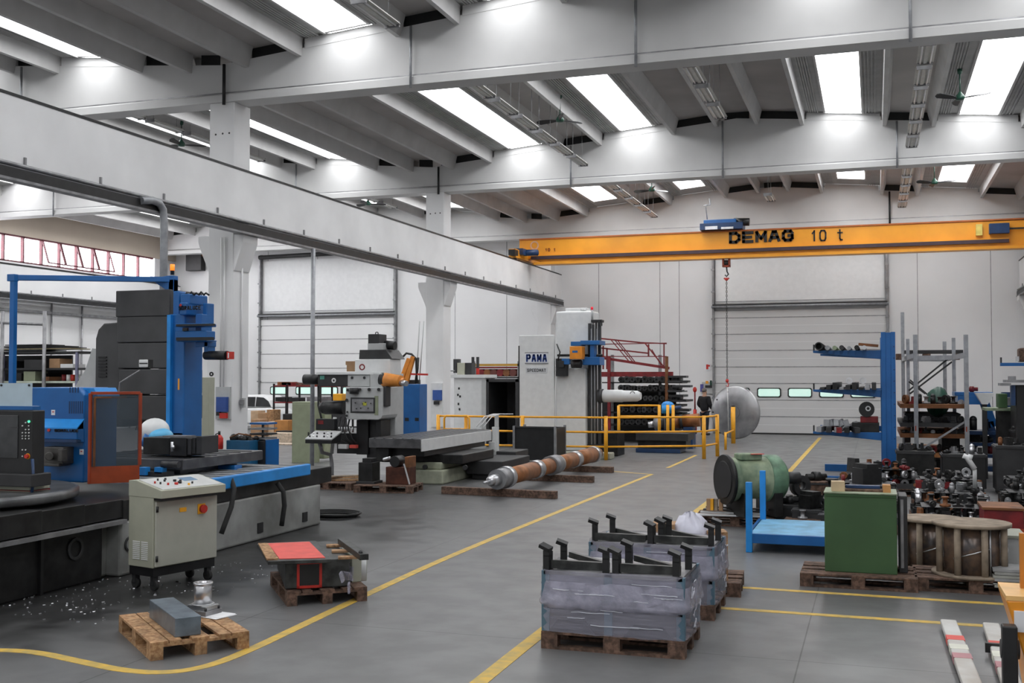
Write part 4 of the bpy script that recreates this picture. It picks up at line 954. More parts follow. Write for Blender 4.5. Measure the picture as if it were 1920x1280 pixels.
t_ = MB().cyl((p.x,p.y,1.25), (p.x,p.y,1.3), .06, n=10); r.part('cap', t_, dark)
YR = 34.2
r = Thing('safety_railing', 'low yellow railing behind the boring machine, before the dark bar racks', 'railing', (-7, YR, 0))
for u in (1236, 1252, 1262): q = gy(u, 760, YR); r.part('post', MB().cyl((q.x,YR,0), (q.x,YR,q.z+.02), .05, n=10), yellow)
for v in (760, 780): a = gy(1160, v, YR); c = gy(1236, v, YR); r.part('rail', MB().cyl(a, c, .03, n=8), yellow)
q = gy(1160, 760, YR); r.part('post', MB().cyl((q.x,YR,0), (q.x,YR,q.z), .05, n=10), yellow)
# dark table with blue base and long shaft behind the railing
b_ = Thing('work_bench', 'dark machine table with blue base behind the yellow railing', 'machine table', tuple(gz(1250, 850)))
b = MB(); PB(b, 1192, 812, 1290, 826, 32.3, 1.2); b_.part('top', b, dark, bev=.01); b = MB(); PB(b, 1196, 826, 1286, 840, 32.5, .9); b_.part('body', b, castdark)
b = MB(); a = gy(1192, 840, 32.4); c = gy(1275, 840, 32.4); b.box(a.x, c.x, 32.4, 33.4, 0, a.z); b_.part('base', b, blued, bev=.01)
shaftm = mat('orange_brown_rusty_shaft', (.30,.12,.045), .5, .35, var=.35, scale=5)
sh = Thing('machined_shaft', 'rusty brown stepped shaft lying on stands behind the yellow railing', 'shaft', (-6.3, 35.0, 0))
a = gy(1216, 796, 34.9); c = gy(1312, 787, 34.9); d = (c-a).normalized(); L = (c-a).length
cuts = [(0,.12,.10,steel),(.12,.3,.19,dullsteel),(.3,.34,.22,dark),(.34,.62,.20,shaftm),(.62,.68,.23,dark),(.68,1.0,.21,shaftm)]
for f0, f1, rr_, mm in cuts: sh.part('shaft_section', MB().cyl(a+d*L*f0, a+d*L*f1, rr_, n=20), mm)
for f in (.25, .8): q = a+d*L*f; sh.part('stand', MB().box(q.x-.15, q.x+.15, q.y-.3, q.y+.3, 0, q.z-.19), blued)
m_ = Thing('blue_pump', 'bright blue rounded pump housing beside the far yellow posts', 'pump', tuple(gz(1252, 830)))
q = gy(1252, 766, 34.6); m_.part('pedestal', MB().cyl((q.x,34.6,0),(q.x,34.6,q.z-.15),.12,n=12), black); m_.part('housing', MB().cyl((q.x,34.6,q.z-.15), (q.x,34.6,q.z+.12), .2, n=18).sph((q.x,34.6,q.z+.12), .2, .2, .12), bluel); m_.part('side_pipe', MB().cyl((q.x+.1,34.6,q.z), (q.x+.42,34.6,q.z+.05), .06, n=10), blued)
# ---- red access stair lying over dark bar racks
YB = 37.0
def red(p, q, w=.05): return MB().beam(gy(*p, YB) , gy(*q, YB), w, w)
s_ = Thing('steel_stair', 'dark red steel stair with handrails stored on top of the dark bar rack', 'stair', tuple(gy(1190, 705, YB)))
for p, q, wd in (((1122,634),(1200,642),.05),((1200,642),(1250,644),.04),((1125,652),(1215,662),.05),((1125,670),(1255,690),.09),((1135,645),(1250,643),.03),((1130,668),(1250,668),.03),
                 ((1131,648),(1131,692),.05),((1138,652),(1138,692),.05),((1145,636),(1180,678),.03),((1152,636),(1188,680),.03),((1158,638),(1192,680),.03),((1210,644),(1245,688),.04),((1216,645),(1216,668),.05),((1222,655),(1240,685),.03),((1245,644),(1245,690),.04)):
    s_.part('stair_bar', red(p, q, wd), darkred)
k_ = Thing('bar_rack', 'steel rack with red beam holding layers of dark bars and rolls', 'rack', (-7.3, YB, 0))
b = MB(); a = gy(1122, 697, YB); c = gy(1262, 706, YB); b.box(a.x, c.x, YB-.05, YB+.05, c.z, a.z); k_.part('red_beam', b, darkred)
for u in (1142, 1250): q = gy(u, 700, YB-.1); k_.part('upright', MB().box(q.x-.05, q.x+.05, YB-.15, YB-.05, 0, gy(u, 668, YB).z), rust if u > 1200 else darkred)
for u in (1149, 1238): q = gy(u, 665, YB+1.2); k_.part('upright', MB().box(q.x-.05, q.x+.05, YB+1.1, YB+1.2, 0, q.z), dullsteel)
for vv in (716, 732, 750, 772, 795): a = gy(1130, vv, YB+.2); c = gy(1280, vv, YB+.2); k_.part('shelf_bar', MB().box(a.x, c.x, YB+.1, YB+1.2, a.z-.04, a.z), black)
a = gy(1130, 705, YB+1.3); c = gy(1285, 830, YB+1.3); k_.part('back_panel', MB().box(a.x, c.x-.3, YB+1.2, YB+1.25, 0, a.z-.5), black)
# dark bars and rolls in the rack: individually
rnd = random.Random(11); proto = None; n = 0
for li, vv in enumerate((710, 722, 741, 760, 784)):
    for k in range(10):
        u = 1166 + k*11 + rnd.uniform(-2, 2)
        if u > 1282: continue
        q = gy(u, vv, YB+.0); r_ = rnd.uniform(.07, .10); q.z = gy(1200, (716,732,750,772,795)[li], YB+.2).z + r_ + .002
        m_ = rnd.choice([black, dark, black, castdark]); n += 1; o = single('steel_roll', MB().cyl((q.x, YB-.05, q.z), (q.x, YB+1.15, q.z), r_, n=12).ring((q.x, YB-.08, q.z), r_*.5, r_*1.15, .05, axis=(0,-1,0), n=12), m_, 'dark steel roll, %s from the left in the %s layer of the bar rack' % (['first','second','third','fourth','fifth','sixth','seventh','eighth','ninth','tenth'][k], ['topmost','second','third','fourth','lowest'][li]), 'roll', group='dark rolls in the bar rack')
for k in range(14):
    q = gy(1268+rnd.uniform(-6, 12), 706+k*9, YB-.2); w_ = rnd.uniform(.3, .45)
    single('dark_bar', MB().rbox(q.x, YB+.3, q.z, w_*1.6, 1.2, .07, rnd.uniform(-.1,.1)), rnd.choice([black, castdark, dark]), 'dark flat bar end, %s from the top at the right side of the bar rack' % ['first','second','third','fourth','fifth','sixth','seventh','eighth','ninth','tenth','eleventh','twelfth','thirteenth','fourteenth'][k], 'bar', group='dark bars at the rack end')
q = gy(1300, 770, YB); 
# ---- round steel disc hung from the crane
Yd = CY+.2; ctr = gy(1378, 768, Yd); rr_ = .965
discm = mat('ground_steel_disc', (.42,.42,.43), .35, .7, var=.3, scale=2)
d_ = Thing('steel_disc', 'large round grey steel disc hanging from the crane chain before the far door', 'steel disc', (ctr.x, Yd, 0))
zc = rr_+.035
ax = Vector((-.36,-1,0)).normalized()
b = MB().lathe((ctr.x, Yd+.3, zc), [(rr_*.99,0),(rr_,.02),(rr_,.06),(rr_*.93,.10),(rr_*.6,.16),(.25,.18)], axis=ax, n=56); d_.part('plate', b, discm)
b = MB().lathe((ctr.x, Yd+.3, zc), [(.01,.0),(.01,.19)], axis=ax, n=6)
b = MB().ring(Vector((ctr.x, Yd+.3, zc))+ax*.17, .22, .25, .012, axis=ax, n=30); d_.part('turned_ring', b, dullsteel)
for k in range(10):
    a = k*2*math.pi/10; q = Vector((ctr.x, Yd+.3, zc)) + Vector((math.cos(a)*rr_*.8, .0, math.sin(a)*rr_*.8)) + ax*.11; d_.part('edge_hole', MB().cyl(q, q+ax*.02, .03, n=8), black)
p = gy(1362, 492, CY+.2)
single('lifting_sling', MB().tube([(p.x, p.y, 2.0), (p.x+.02, p.y-.0, 1.3), (p.x+.04, p.y-.0, .12)], .012), mat('pale_sling', (.75,.75,.72), .7), 'thin pale sling hanging from the crane hook over the steel disc', 'sling')
# ---- fire extinguishers, boards, sign by the far door
s_ = Thing('notice_board', 'small board with coloured papers on the end wall left of the door', 'notice board', tuple(gy(1330, 728, WALL-.1)))
b = MB(); PB(b, 1316, 716, 1336, 738, WALL-.06, .04); s_.part('board', b, mgrey)
for bxx, mm in (((1313,720,1319,734), mat('violet_blue_card', (.08,.08,.3), .6)), ((1323,714,1328,719), orange), ((1331,713,1335,722), greend), ((1322,722,1335,727), dark)):
    b = MB(); PB(b, *bxx, WALL-.08, .02); s_.part('card', b, mm)
s_ = Thing('wall_sign', 'small white and red sign high on the end wall left of the door', 'sign', tuple(gy(1326, 687, WALL-.05)))
b = MB(); PB(b, 1321, 681, 1333, 694, WALL-.02, .02); s_.part('plate', b, paper); b = MB(); PB(b, 1324, 683, 1328, 692, WALL-.03, .01); PB(b, 1328, 684, 1331, 687, WALL-.03, .01); s_.part('red_symbol', b, redm)
q = gy(1303, 760, 43.2)
s_ = Thing('fire_extinguisher', 'red post and extinguisher left of the standing person', 'fire extinguisher', (q.x, 43.2, 0))
s_.part('bottle', MB().cyl((q.x,43.2,.05), (q.x,43.2,1.0), .07, n=12), redm); s_.part('bracket', MB().cyl((q.x,43.2,1.0), (q.x,43.2,1.7), .03, n=8), darkred); s_.part('head', MB().sph((q.x,43.2,1.78), .08, .08, .11), redm)
# ================================================================ person standing behind the railing
def skin_mesh(name, joints, edges, m, parent, loc, sub=2):
    me = bpy.data.meshes.new(name); me.from_pydata([j[0] for j in joints], edges, []); o = bpy.data.objects.new(name, me); sc.collection.objects.link(o)
    o.parent = parent
    md = o.modifiers.new('skin', 'SKIN'); 
    lay = me.skin_vertices[0] if me.skin_vertices else None
    if lay is None:
        # layer is created by the modifier when evaluated through an attribute-less mesh: add one by bmesh
        import bmesh
        bm = bmesh.new(); bm.from_mesh(me); bm.verts.layers.skin.verify(); bm.to_mesh(me); bm.free(); lay = me.skin_vertices[0]
    for i, j in enumerate(joints):
        lay.data[i].radius = (j[1], j[2] if len(j) > 2 else j[1]); lay.data[i].use_root = (i == 0)
    s = o.modifiers.new('sub', 'SUBSURF'); s.levels = sub; s.render_levels = sub
    md.use_smooth_shade = True
    me.materials.append(m)
    return o
px0 = gy(1321, 760, 43.0)
pe = Thing('person', 'person in black jacket standing beside the big steel disc, back to the camera', 'person', (px0.x, 43.0, 0))
pe.o.rotation_euler = (0, 0, R(-20))
J = [((0,0,.98),.10,.07), ((0,0,1.15),.10,.07), ((0,0,1.33),.12,.08), ((0,0,1.48),.07,.06), ((0,0,1.57),.055,.055), ((0,-.01,1.68),.085,.10), ((0,-.01,1.77),.07,.085),
     ((.17,0,1.47),.065,.065), ((.25,.02,1.2),.05,.05), ((.22,-.16,1.02),.04,.04), ((.20,-.24,.98),.035,.02),
     ((-.17,0,1.47),.065,.065), ((-.25,.02,1.2),.05,.05), ((-.22,-.16,1.02),.04,.04), ((-.20,-.24,.98),.035,.02),
     ((.1,0,.88),.07,.07), ((.11,-.01,.5),.065,.065), ((.11,.02,.1),.045,.045), ((.12,-.1,.04),.04,.035),
     ((-.1,0,.88),.07,.07), ((-.11,-.01,.5),.065,.065), ((-.11,.02,.1),.045,.045), ((-.12,-.1,.04),.04,.035)]
E_ = [(0,1),(1,2),(2,3),(3,4),(4,5),(5,6),(3,7),(7,8),(8,9),(9,10),(3,11),(11,12),(12,13),(13,14),(0,15),(15,16),(16,17),(17,18),(0,19),(19,20),(20,21),(21,22)]
body = skin_mesh('body', J, E_, skin, pe.o, None)
JJ = [((0,0,.90),.21,.16), ((0,0,1.15),.20,.15), ((0,0,1.33),.23,.16), ((0,0,1.48),.11,.09), ((.19,0,1.46),.10,.10), ((.29,.02,1.2),.085,.085), ((.225,-.14,1.04),.055,.055), ((-.19,0,1.46),.10,.10), ((-.29,.02,1.2),.085,.085), ((-.225,-.14,1.04),.055,.055)]
skin_mesh('jacket', JJ, [(0,1),(1,2),(2,3),(3,4),(4,5),(5,6),(3,7),(7,8),(8,9)], clothk, pe.o, None)
JT = [((0,0,1.0),.17,.13), ((.1,0,.86),.115,.115), ((.11,-.01,.5),.085,.085), ((.11,.02,.1),.065,.065), ((-.1,0,.86),.115,.115), ((-.11,-.01,.5),.085,.085), ((-.11,.02,.1),.065,.065)]
skin_mesh('trousers', JT, [(0,1),(1,2),(2,3),(0,4),(4,5),(5,6)], mat('dark_work_trousers', (.02,.025,.04), .9), pe.o, None)
hb = link('hair', MB().sph((0,.015,1.76), .095, .11, .09, n=16, m=10), hairm); hb.parent = pe.o
for s in (-1, 1):
    o = link('shoe', MB().sph((s*.115,-.06,.045), .05, .14, .05), black); o.parent = pe.o
    o = link('ear', MB().sph((s*.09,-.01,1.69), .012, .025, .035, n=8, m=6), skin); o.parent = pe.o
    o = link('eye', MB().sph((s*.032,-.098,1.70), .012, .008, .008, n=8, m=6), black); o.parent = pe.o
    for k in range(5):
        x = s*(.20+.018*(k-2)); o = link('finger', MB().tube([(x,-.26,.965), (x,-.30,.94), (x,-.31,.90)] if k < 4 else [(s*.17,-.24,.97),(s*.155,-.27,.95),(s*.155,-.285,.92)], .009, n=6), skin); o.parent = pe.o
o = link('nose', MB().sph((0,-.11,1.67), .014, .02, .025, n=8, m=6), skin); o.parent = pe.o
o = link('mouth', MB().box(-.025,.025,-.108,-.10,1.622,1.63), darkred); o.parent = pe.o
pe.o.rotation_euler = (0, 0, R(150))
# ================================================================ left hall and things around the columns
# air unit and ledge on the end wall of the left hall
b = MB(); PB(b, 348, 475, 377, 507, WALL-.4, .38); single('air_heater', b, black, 'black square air heater high on the end wall of the left hall', 'air heater', bev=.02)
b = MB(); PB(b, 378, 474, 384, 480, WALL-.4, .38); single('bracket', b, rust, 'small rusty bracket right of the black air heater', 'bracket')
b = MB(); PB(b, 302, 462, 392, 468, WALL-.5, .48); struct('trim_91', b, mat('cream_ledge', (.7,.66,.58), .7), 'cream ledge on the end wall of the left hall')
# column mounted panels
def wallbox(name, lab, cat, parts):
    t = Thing(name, lab, cat, tuple(gy((parts[0][1][0]+parts[0][1][2])/2, parts[0][1][3], parts[0][2])))
    for nm, r_, Y, d, m_ in parts: b = MB(); PB(b, *r_, Y, d); t.part(nm, b, m_, bev=.004)
    return t
YC1 = 19.75
wallbox('socket_panel', 'blue electrical socket panel in a grey frame on the second left column', 'socket panel', [('frame', (404,725,431,786), YC1-.05, .05, mgrey), ('blue_box', (405,744,424,772), YC1-.14, .09, mat('socket_blue', (.03,.08,.30), .4)), ('red_plug', (411,774,424,784), YC1-.12, .07, redm), ('black_plug', (405,772,411,779), YC1-.12, .07, black)])
for u in (413, 419): a = gy(u, 725, YC1-.04); single('conduit', MB().cyl(a, (a.x, a.y, 5.2), .016, n=8), columnm, ('left' if u < 415 else 'right') + ' grey conduit above the blue socket panel', 'conduit')
wallbox('hose_reel_bracket', 'small round bracket at the right edge of the second left column', 'bracket', [('plate', (448,746,457,764), YC1+.3, .08, mgrey), ('ring', (449,749,456,758), YC1+.25, .05, dullsteel)])
a = gy(452, 746, YC1+.3); single('conduit', MB().cyl(a, (a.x, a.y, 5.1), .018, n=8), columnm, 'grey conduit at the right edge of the second left column', 'conduit')
YC2 = 31.5
wallbox('socket_panel', 'white and blue electrical panel on the third left column', 'socket panel', [('frame', (808,718,829,800), YC2-.08, .08, mwhite), ('blue_box', (811,731,827,750), YC2-.18, .1, mat('socket_blue_2', (.03,.09,.33), .4)), ('black_plug', (813,752,822,758), YC2-.16, .08, black)])
# tall cabinet before the second column
t = Thing('tall_cabinet', 'tall narrow grey green cabinet with red triangle beside the blue mill column', 'cabinet', tuple(gy(390, 850, 18.2)))
q0 = gy(379, 700, 18.2); q1 = gy(403, 700, 18.55); b = MB().box(q0.x, q1.x, 18.2, 18.55, 0, gy(390,707,18.2).z); t.part('body', b, cabgrey, bev=.01)
b = MB(); PBS(b, 380, 716, 392, 851, 18.18, .02); t.part('door', b, cabgrey, bev=.004)
tr = gy(391, 831, 18.17); t.part('red_triangle', MB().prism([(tr.x-.04,tr.z-.05),(tr.x+.04,tr.z-.05),(tr.x,tr.z+.06)], 'y', 18.165, 18.178), redm)
t.part('dial', MB().ring(gy(397, 704, 18.2)+Vector((0,0,.03)), .02, .045, .02, axis=(0,-1,0), n=14), black)
t = Thing('fire_extinguisher', 'red fire extinguisher on the floor before the second left column', 'fire extinguisher', tuple(gy(411, 860, 18.8)))
q = gy(411, 842, 18.8); t.part('bottle', MB().lathe((q.x, q.y, q.z-.0), [(.07,0),(.08,.02),(.08,.22),(.05,.27),(.02,.29)], n=16), redm); t.part('valve', MB().cyl((q.x,q.y,q.z+.28),(q.x,q.y,q.z+.36),.025,n=8), black); t.part('hose', MB().tube([(q.x,q.y,q.z+.33),(q.x-.08,q.y,q.z+.3),(q.x-.1,q.y,q.z+.1)], .012, n=6), black); t.part('stand', MB().box(q.x-.1,q.x+.1,q.y-.1,q.y+.1,0,q.z), mgrey)
# blue bin and tool trolley
t = Thing('blue_bin', 'blue steel bin filled with black scrap left of the tool trolley', 'bin', tuple(gy(445, 860, 18.6)))
q0 = gy(424, 850, 18.6); q1 = gy(468, 826, 18.6); t.part('box', MB().box(q0.x, q1.x, 18.6, 19.1, 0, q1.z), blued if False else mat('petrol_blue_paint', (.01,.10,.22), .45), bev=.01)
b = MB(); rnd = random.Random(2)
for k in range(12): b.sph((q0.x+.06+(q1.x-q0.x-.1)*k/11, 18.8+rnd.uniform(-.1,.1), q1.z+rnd.uniform(-.02,.05)), rnd.uniform(.05,.1), n=8, m=5)
t.part('scrap', b, castdark); t.part('brown_strap', MB().tube([(q0.x+.05,18.65,q1.z+.05),(q0.x+.25,18.65,q1.z+.13),(q1.x,18.65,q1.z+.1)], .015), rust)
t = Thing('tool_trolley', 'dark blue tool trolley with stacked trays behind the blue mill', 'tool trolley', tuple(gy(486, 868, 18.9)))
q0 = gy(470, 862, 18.9); q1 = gy(502, 826, 19.0); t.part('body', MB().box(q0.x, q1.x, 18.9, 19.4, .08, q1.z), black, bev=.01); t.part('side', MB().box(q1.x, q1.x+.03, 18.92, 19.38, .08, q1.z+.02), blue)
for k, v in enumerate((792, 802, 812, 820)): a = gy(468, v, 18.95); c = gy(500, v+4, 18.95); t.part('tray', MB().box(a.x, c.x, 18.95, 19.35, c.z, a.z), [blue, dullsteel, dark, dullsteel][k])
for x in (q0.x+.04, q1.x-.04): t.part('wheel', MB().cyl((x-.02,18.95,.05),(x+.02,18.95,.05),.05,n=12), tyre)
t.part('corner_frame', MB().box(q0.x, q0.x+.03, 19.3, 19.35, q1.z, gy(470,792,19).z), dark)
# white car in the left hall
t = Thing('car', 'small white rounded car parked far back in the left hall', 'car', tuple(gz(480, 815)))
Yc_ = 41.0; A = gy(440, 790, Yc_); B_ = gy(514, 790, Yc_); w_ = B_.x - A.x
b = MB(); zz = lambda v: gy(480, v, Yc_).z
b.prism([(A.x-.9,.25),(B_.x,.25),(B_.x+.02,zz(776)),(B_.x-.05,zz(768)),(B_.x-.25,zz(764)),(A.x-.9,zz(766))], 'y', Yc_, Yc_+1.6); t.part('body', b, white, bev=.08)
b = MB(); b.prism([(A.x-.5,zz(764)),(B_.x-.12,zz(764)),(B_.x-.28,zz(750)),(B_.x-.55,zz(742)),(A.x+.5,zz(740)),(A.x-.1,zz(744))], 'y', Yc_+.1, Yc_+1.5); t.part('roof', b, white, bev=.08)
b = MB(); b.prism([(B_.x-.95,zz(762)),(B_.x-.22,zz(762)),(B_.x-.34,zz(752)),(B_.x-.58,zz(745)),(B_.x-.9,zz(744))], 'y', Yc_+.06, Yc_+.12); t.part('side_window', b, dark)
b = MB(); b.prism([(A.x-.2,zz(762)),(B_.x-1.02,zz(762)),(B_.x-.98,zz(744)),(A.x+.4,zz(744))], 'y', Yc_+.06, Yc_+.12); t.part('side_window', b, dark)
for x in (A.x-.3, B_.x-.3): t.part('wheel', MB().cyl((x,Yc_-.03,.3),(x,Yc_+.15,.3),.3,n=20), tyre)
# cartons and timber heaps in the left hall
rnd = random.Random(14)
cols = [cardboard, wood, mat('tan_carton', (.55,.38,.24), .8), woodgrey, mat('dark_brown_carton', (.22,.10,.05), .8)]
spots = [(470,770,484,785,'tan carton before the white car, upper left'),(484,774,500,786,'brown carton before the white car, upper right'),(470,786,488,800,'wide carton under the tan one near the white car'),(500,768,513,788,'carton right of the white car nose'),(503,790,514,812,'tall carton beside the dark rack upright'),(505,812,546,832,'pale timber heap at the foot of the red brown rack'),(507,832,546,852,'lower pale timber heap before the red brown rack'),(515,788,540,806,'orange brown box on the lower rack shelf'),(530,776,546,792,'black box on the lower rack shelf'),(517,808,545,818,'black bundle on the floor of the rack')]
for k, (x0,y0,x1,y1,lab) in enumerate(spots):
    Y = [35.0,34.9,34.2,34.9,34.3,33.0,32.2,34.2,34.9,33.6][k]; b = MB(); a = gy(x0, y1, Y); c = gy(x1, y0, Y); z0 = max(a.z, 0.0)
    z0 = [0.0, 0.0, 0.0, 0.0, 0.0, 0.0, 0.0, 0.0, 0.0, 0.0][k]
    m_ = [cols[2],cols[0],cols[0],cols[1],cols[2],mat('pale_timber', (.62,.50,.38), .8, var=.3, scale=12),mat('pale_timber_2', (.58,.46,.36), .8, var=.3, scale=12),mat('orange_brown_box', (.50,.22,.06), .7),black,castdark][k]
    single('storage_box', MB().box(a.x, c.x, Y, Y+.5, z0, c.z), m_, lab, 'box', bev=.01)
t = Thing('storage_rack', 'thin dark rack with red brown shelves before the left hall door', 'rack', tuple(gy(560, 850, 35.5)))
YS = 35.5
for u in (513, 538, 600, 640): q = gy(u, 720, YS); t.part('upright', MB().box(q.x-.03,q.x+.03,YS,YS+.06,0,q.z+.02), black); t.part('upright', MB().box(q.x-.03,q.x+.03,YS+.9,YS+.96,0,q.z+.02), black)
for v in (722, 753): a = gy(513, v, YS); c = gy(640, v, YS); t.part('shelf', MB().box(a.x, c.x, YS, YS+.95, a.z-.05, a.z), darkred)
for k, (u0,v0,u1,v1,m_) in enumerate(((520,716,545,722,rust),(528,718,548,723,darkred),(555,718,580,722,wooddark),(585,719,612,722,rust),(516,745,535,753,black),(540,746,560,753,dark),(575,744,610,753,dullsteel))):
    a = gy(u0, v1, YS+.2); c = gy(u1, v0, YS+.2); zr = gy(560, 722 if v1 < 730 else 753, YS).z
    single('stored_part', MB().box(a.x, c.x, YS+.2, YS+.7, zr, zr+(c.z-a.z)), m_, ['rusty flat part leftmost on the top shelf of the red brown rack','dark red part second on the top shelf of the red brown rack','brown part in the middle of the red brown rack top','rusty part right on the red brown rack top','black part leftmost on its lower shelf of the red brown rack','dark grey part second on the lower shelf of the red brown rack','dull steel part right on the lower shelf of the red brown rack'][k], 'stored part')
b = MB(); PB(b, 624, 738, 641, 751, 33.5, .4); a = gy(624,751,33.5); b2 = MB().box(a.x, gy(641,751,33.5).x, 33.5, 33.9, 0, a.z); t = Thing('yellow_unit', 'yellow machine unit on a grey stand behind the centre mill', 'machine', (a.x+.1, 33.5, 0)); t.part('unit', b, yellow, bev=.02); t.part('stand', b2, dark)
# orange hoist arm and whips behind the centre mill
t = Thing('swing_hoist', 'orange folded hoist arm with black hoses behind the centre mill', 'hoist', tuple(gy(768, 830, 27.0)))
q = gy(768, 720, 27.0); p1 = gy(764, 718, 27.0); p2 = gy(767, 672, 27.0)
t.part('lower_arm', MB().beam(gy(752,716,27), gy(768,672,27), .13, .12), mat('hoist_orange', (.80,.27,.03), .4), bev=.01); t.part('upper_arm', MB().beam(gy(762,716,27), gy(775,668,27), .1, .12), mat('hoist_orange_2', (.72,.25,.03), .4), bev=.01)
t.part('hose', MB().tube([gy(756,668,27), gy(762,662,27), gy(772,664,27), gy(780,672,27), gy(782,718,27)], .03), black)
t.part('hose', MB().tube([gy(784,670,27), gy(783,690,27), gy(779,718,27)], .035), black)
t.part('red_bar', MB().beam(gy(768,701,27), gy(802,702,27), .06, .05), redm)
t.part('base_column', MB().box(q.x-.15, q.x+.15, 27.1, 27.4, 0, gy(768,712,27).z), dark)
for k, (u0,u1) in enumerate(((795,786),(787,780))): single('whip_rod', MB().cyl(gy(u0,602,27.3), gy(u1,718,27.3) , .015, n=6), mgrey, ['right','left'][k]+' thin pale rod rising beside the orange hoist arm', 'rod')
b = MB(); PB(b, 648, 677, 664, 684, 23.4, .4); PB(b, 650, 684, 664, 696, 23.4, .3); single('carton', b, cardboard, 'brown carton on the unit behind the white head of the centre mill', 'carton')
# rack with orange beam and red brown goods left of the tall white machine
t = Thing('goods_rack', 'orange beam rack with red brown goods above the white machine cabin', 'rack', tuple(gy(930, 800, 38.5)))
YO = 38.5
a = gy(885, 682, YO); c = gy(974, 686, YO); t.part('orange_beam', MB().box(a.x, c.x, YO, YO+.08, c.z, a.z), mat('yellow_brown_beam', (.50,.28,.04), .5)); t.part('red_beam', MB().box(a.x, c.x, YO+.02, YO+.9, c.z-.08, c.z-.02), darkred)
for u in (888, 972): q = gy(u, 682, YO); t.part('upright', MB().box(q.x-.04,q.x+.04,YO,YO+.08,0,q.z+.1), dullsteel)
a = gy(885, 706, YO); t.part('lower_shelf', MB().box(a.x, c.x, YO, YO+.9, a.z-.06, a.z), dark)
for k in range(6): u = 902+k*12; q = gy(u, 706, YO+.1); single('red_brown_roll', MB().cyl((q.x,YO+.05,q.z+.15),(q.x,YO+.8,q.z+.15),.14,n=14), [darkred, rust, mat('red_brown_roll_a', (.14,.04,.03), .6)][k%3], ORD[k]+' red brown roll from the left in the orange beam rack', 'roll', group='rolls in the orange beam rack')
# shelves and goods far left
YL = 22.0
t = Thing('storage_shelf', 'long dark storage shelf at the far left behind the blue machine', 'shelf', tuple(gy(60, 760, YL)))
for u in (5, 84): q = gy(u, 583, YL); t.part('upright_pipe', MB().cyl((q.x,YL,0), (q.x,YL,q.z), .045, n=10), dullsteel)
t.part('cross_pipe', MB().cyl(gy(-20,604,YL), gy(84,608,YL), .035, n=8), dullsteel)
for v, m_ in ((660, black), (690, dark), (714, mat('pale_green_bench', (.55,.60,.50), .6))): a = gy(-60, v, YL); c = gy(150, v, YL); t.part('shelf_board', MB().box(a.x, c.x, YL+.1, YL+1.0, a.z-.05, a.z), m_)
for u in (0, 139): q = gy(u, 660, YL); t.part('post', MB().box(q.x-.03,q.x+.03,YL+.08,YL+.14,0,q.z), mat('violet_grey_post_%d' % u, (.22,.22,.32), .5))
t.part('dark_back', MB().box(gy(-60,0+700,YL).x, gy(84,700,YL).x, YL+.95, YL+1.0, 0, gy(0,665,YL).z), black)
rnd = random.Random(31)
names = ['lowest','second','third','fourth','fifth','topmost']
z0 = gy(60, 660, YL).z
for k in range(6):
    u0 = -30+rnd.uniform(0,30); u1 = 80+rnd.uniform(-10,65); a = gy(u0, 660, YL); c = gy(u1, 660, YL)
    single('flat_sheet', MB().rbox((a.x+c.x)/2, YL+.5, z0+.015+.035*k, c.x-a.x, .7, .022, rnd.uniform(-.05,.05)), [black, dark, mat('tan_sheet', (.35,.30,.18), .6), dark, black, castdark][k], names[k]+' flat sheet of the stack on the far left shelf', 'sheet', group='flat sheets on the far left shelf')
def sbox(u0,v0,u1,v1,m_,name,lab,cat,shape=0):
    a = gy(u0, v1, YL+.15); c = gy(u1, v0, YL+.15); zs = gy(60, 690 if v1 < 700 else 714, YL).z
    if v1 < 700: zs = gy(60, 690, YL).z
    if shape: single(name, MB().cyl(((a.x+c.x)/2, YL+.3, zs), ((a.x+c.x)/2, YL+.3, zs+c.z-a.z), (c.x-a.x)/2, n=14), m_, lab, cat)
    else: single(name, MB().box(a.x, c.x, YL+.15, YL+.6, zs, zs+c.z-a.z), m_, lab, cat, bev=.008)
sbox(92,672,112,690,cardboard,'carton','brown carton on the middle board of the far left shelf','carton')
sbox(113,672,137,680,white,'white_box','flat white box right of the brown carton on the far left shelf','box')
sbox(72,700,82,714,black,'dark_can','black can at the left of the paint cans on the far left shelf','can',1)
for k,(u,m_,nm) in enumerate(((112,darkred,'dark red'),(121,white,'white'),(129,redm,'bright red'),(137,mat('lime_can', (.35,.5,.1), .5),'lime green'),(145,white,'second white'))):
    sbox(u-3.5,702,u+3.5,714,m_,'paint_can',nm+' paint can on the lowest board of the far left shelf','can',1)
sbox(10,700,40,714,castdark,'dark_box','oily dark box on the lowest board at the far left','box'); sbox(44,696,66,714,olive,'olive_box','olive box on the lowest board of the far left shelf','box'); sbox(82,706,92,714,rust,'red_brown_part','small red brown part between box and cans on the far left shelf','part'); sbox(-20,676,30,690,black,'dark_box','long black box on the middle board at the far left','box'); sbox(45,674,80,690,dark,'dark_box','dark grey box on the middle board of the far left shelf','box')
q = gy(166, 714, YL+.3); single('white_cloth_bundle', MB().sph((q.x, YL+.35, gy(60,714,YL).z+.06), .30, .2, .11, n=18, m=8, seed=3, amp=.06), white, 'white folded cloth bundle at the right end of the far left shelf', 'cloth')
q = gy(176, 662, YL); 
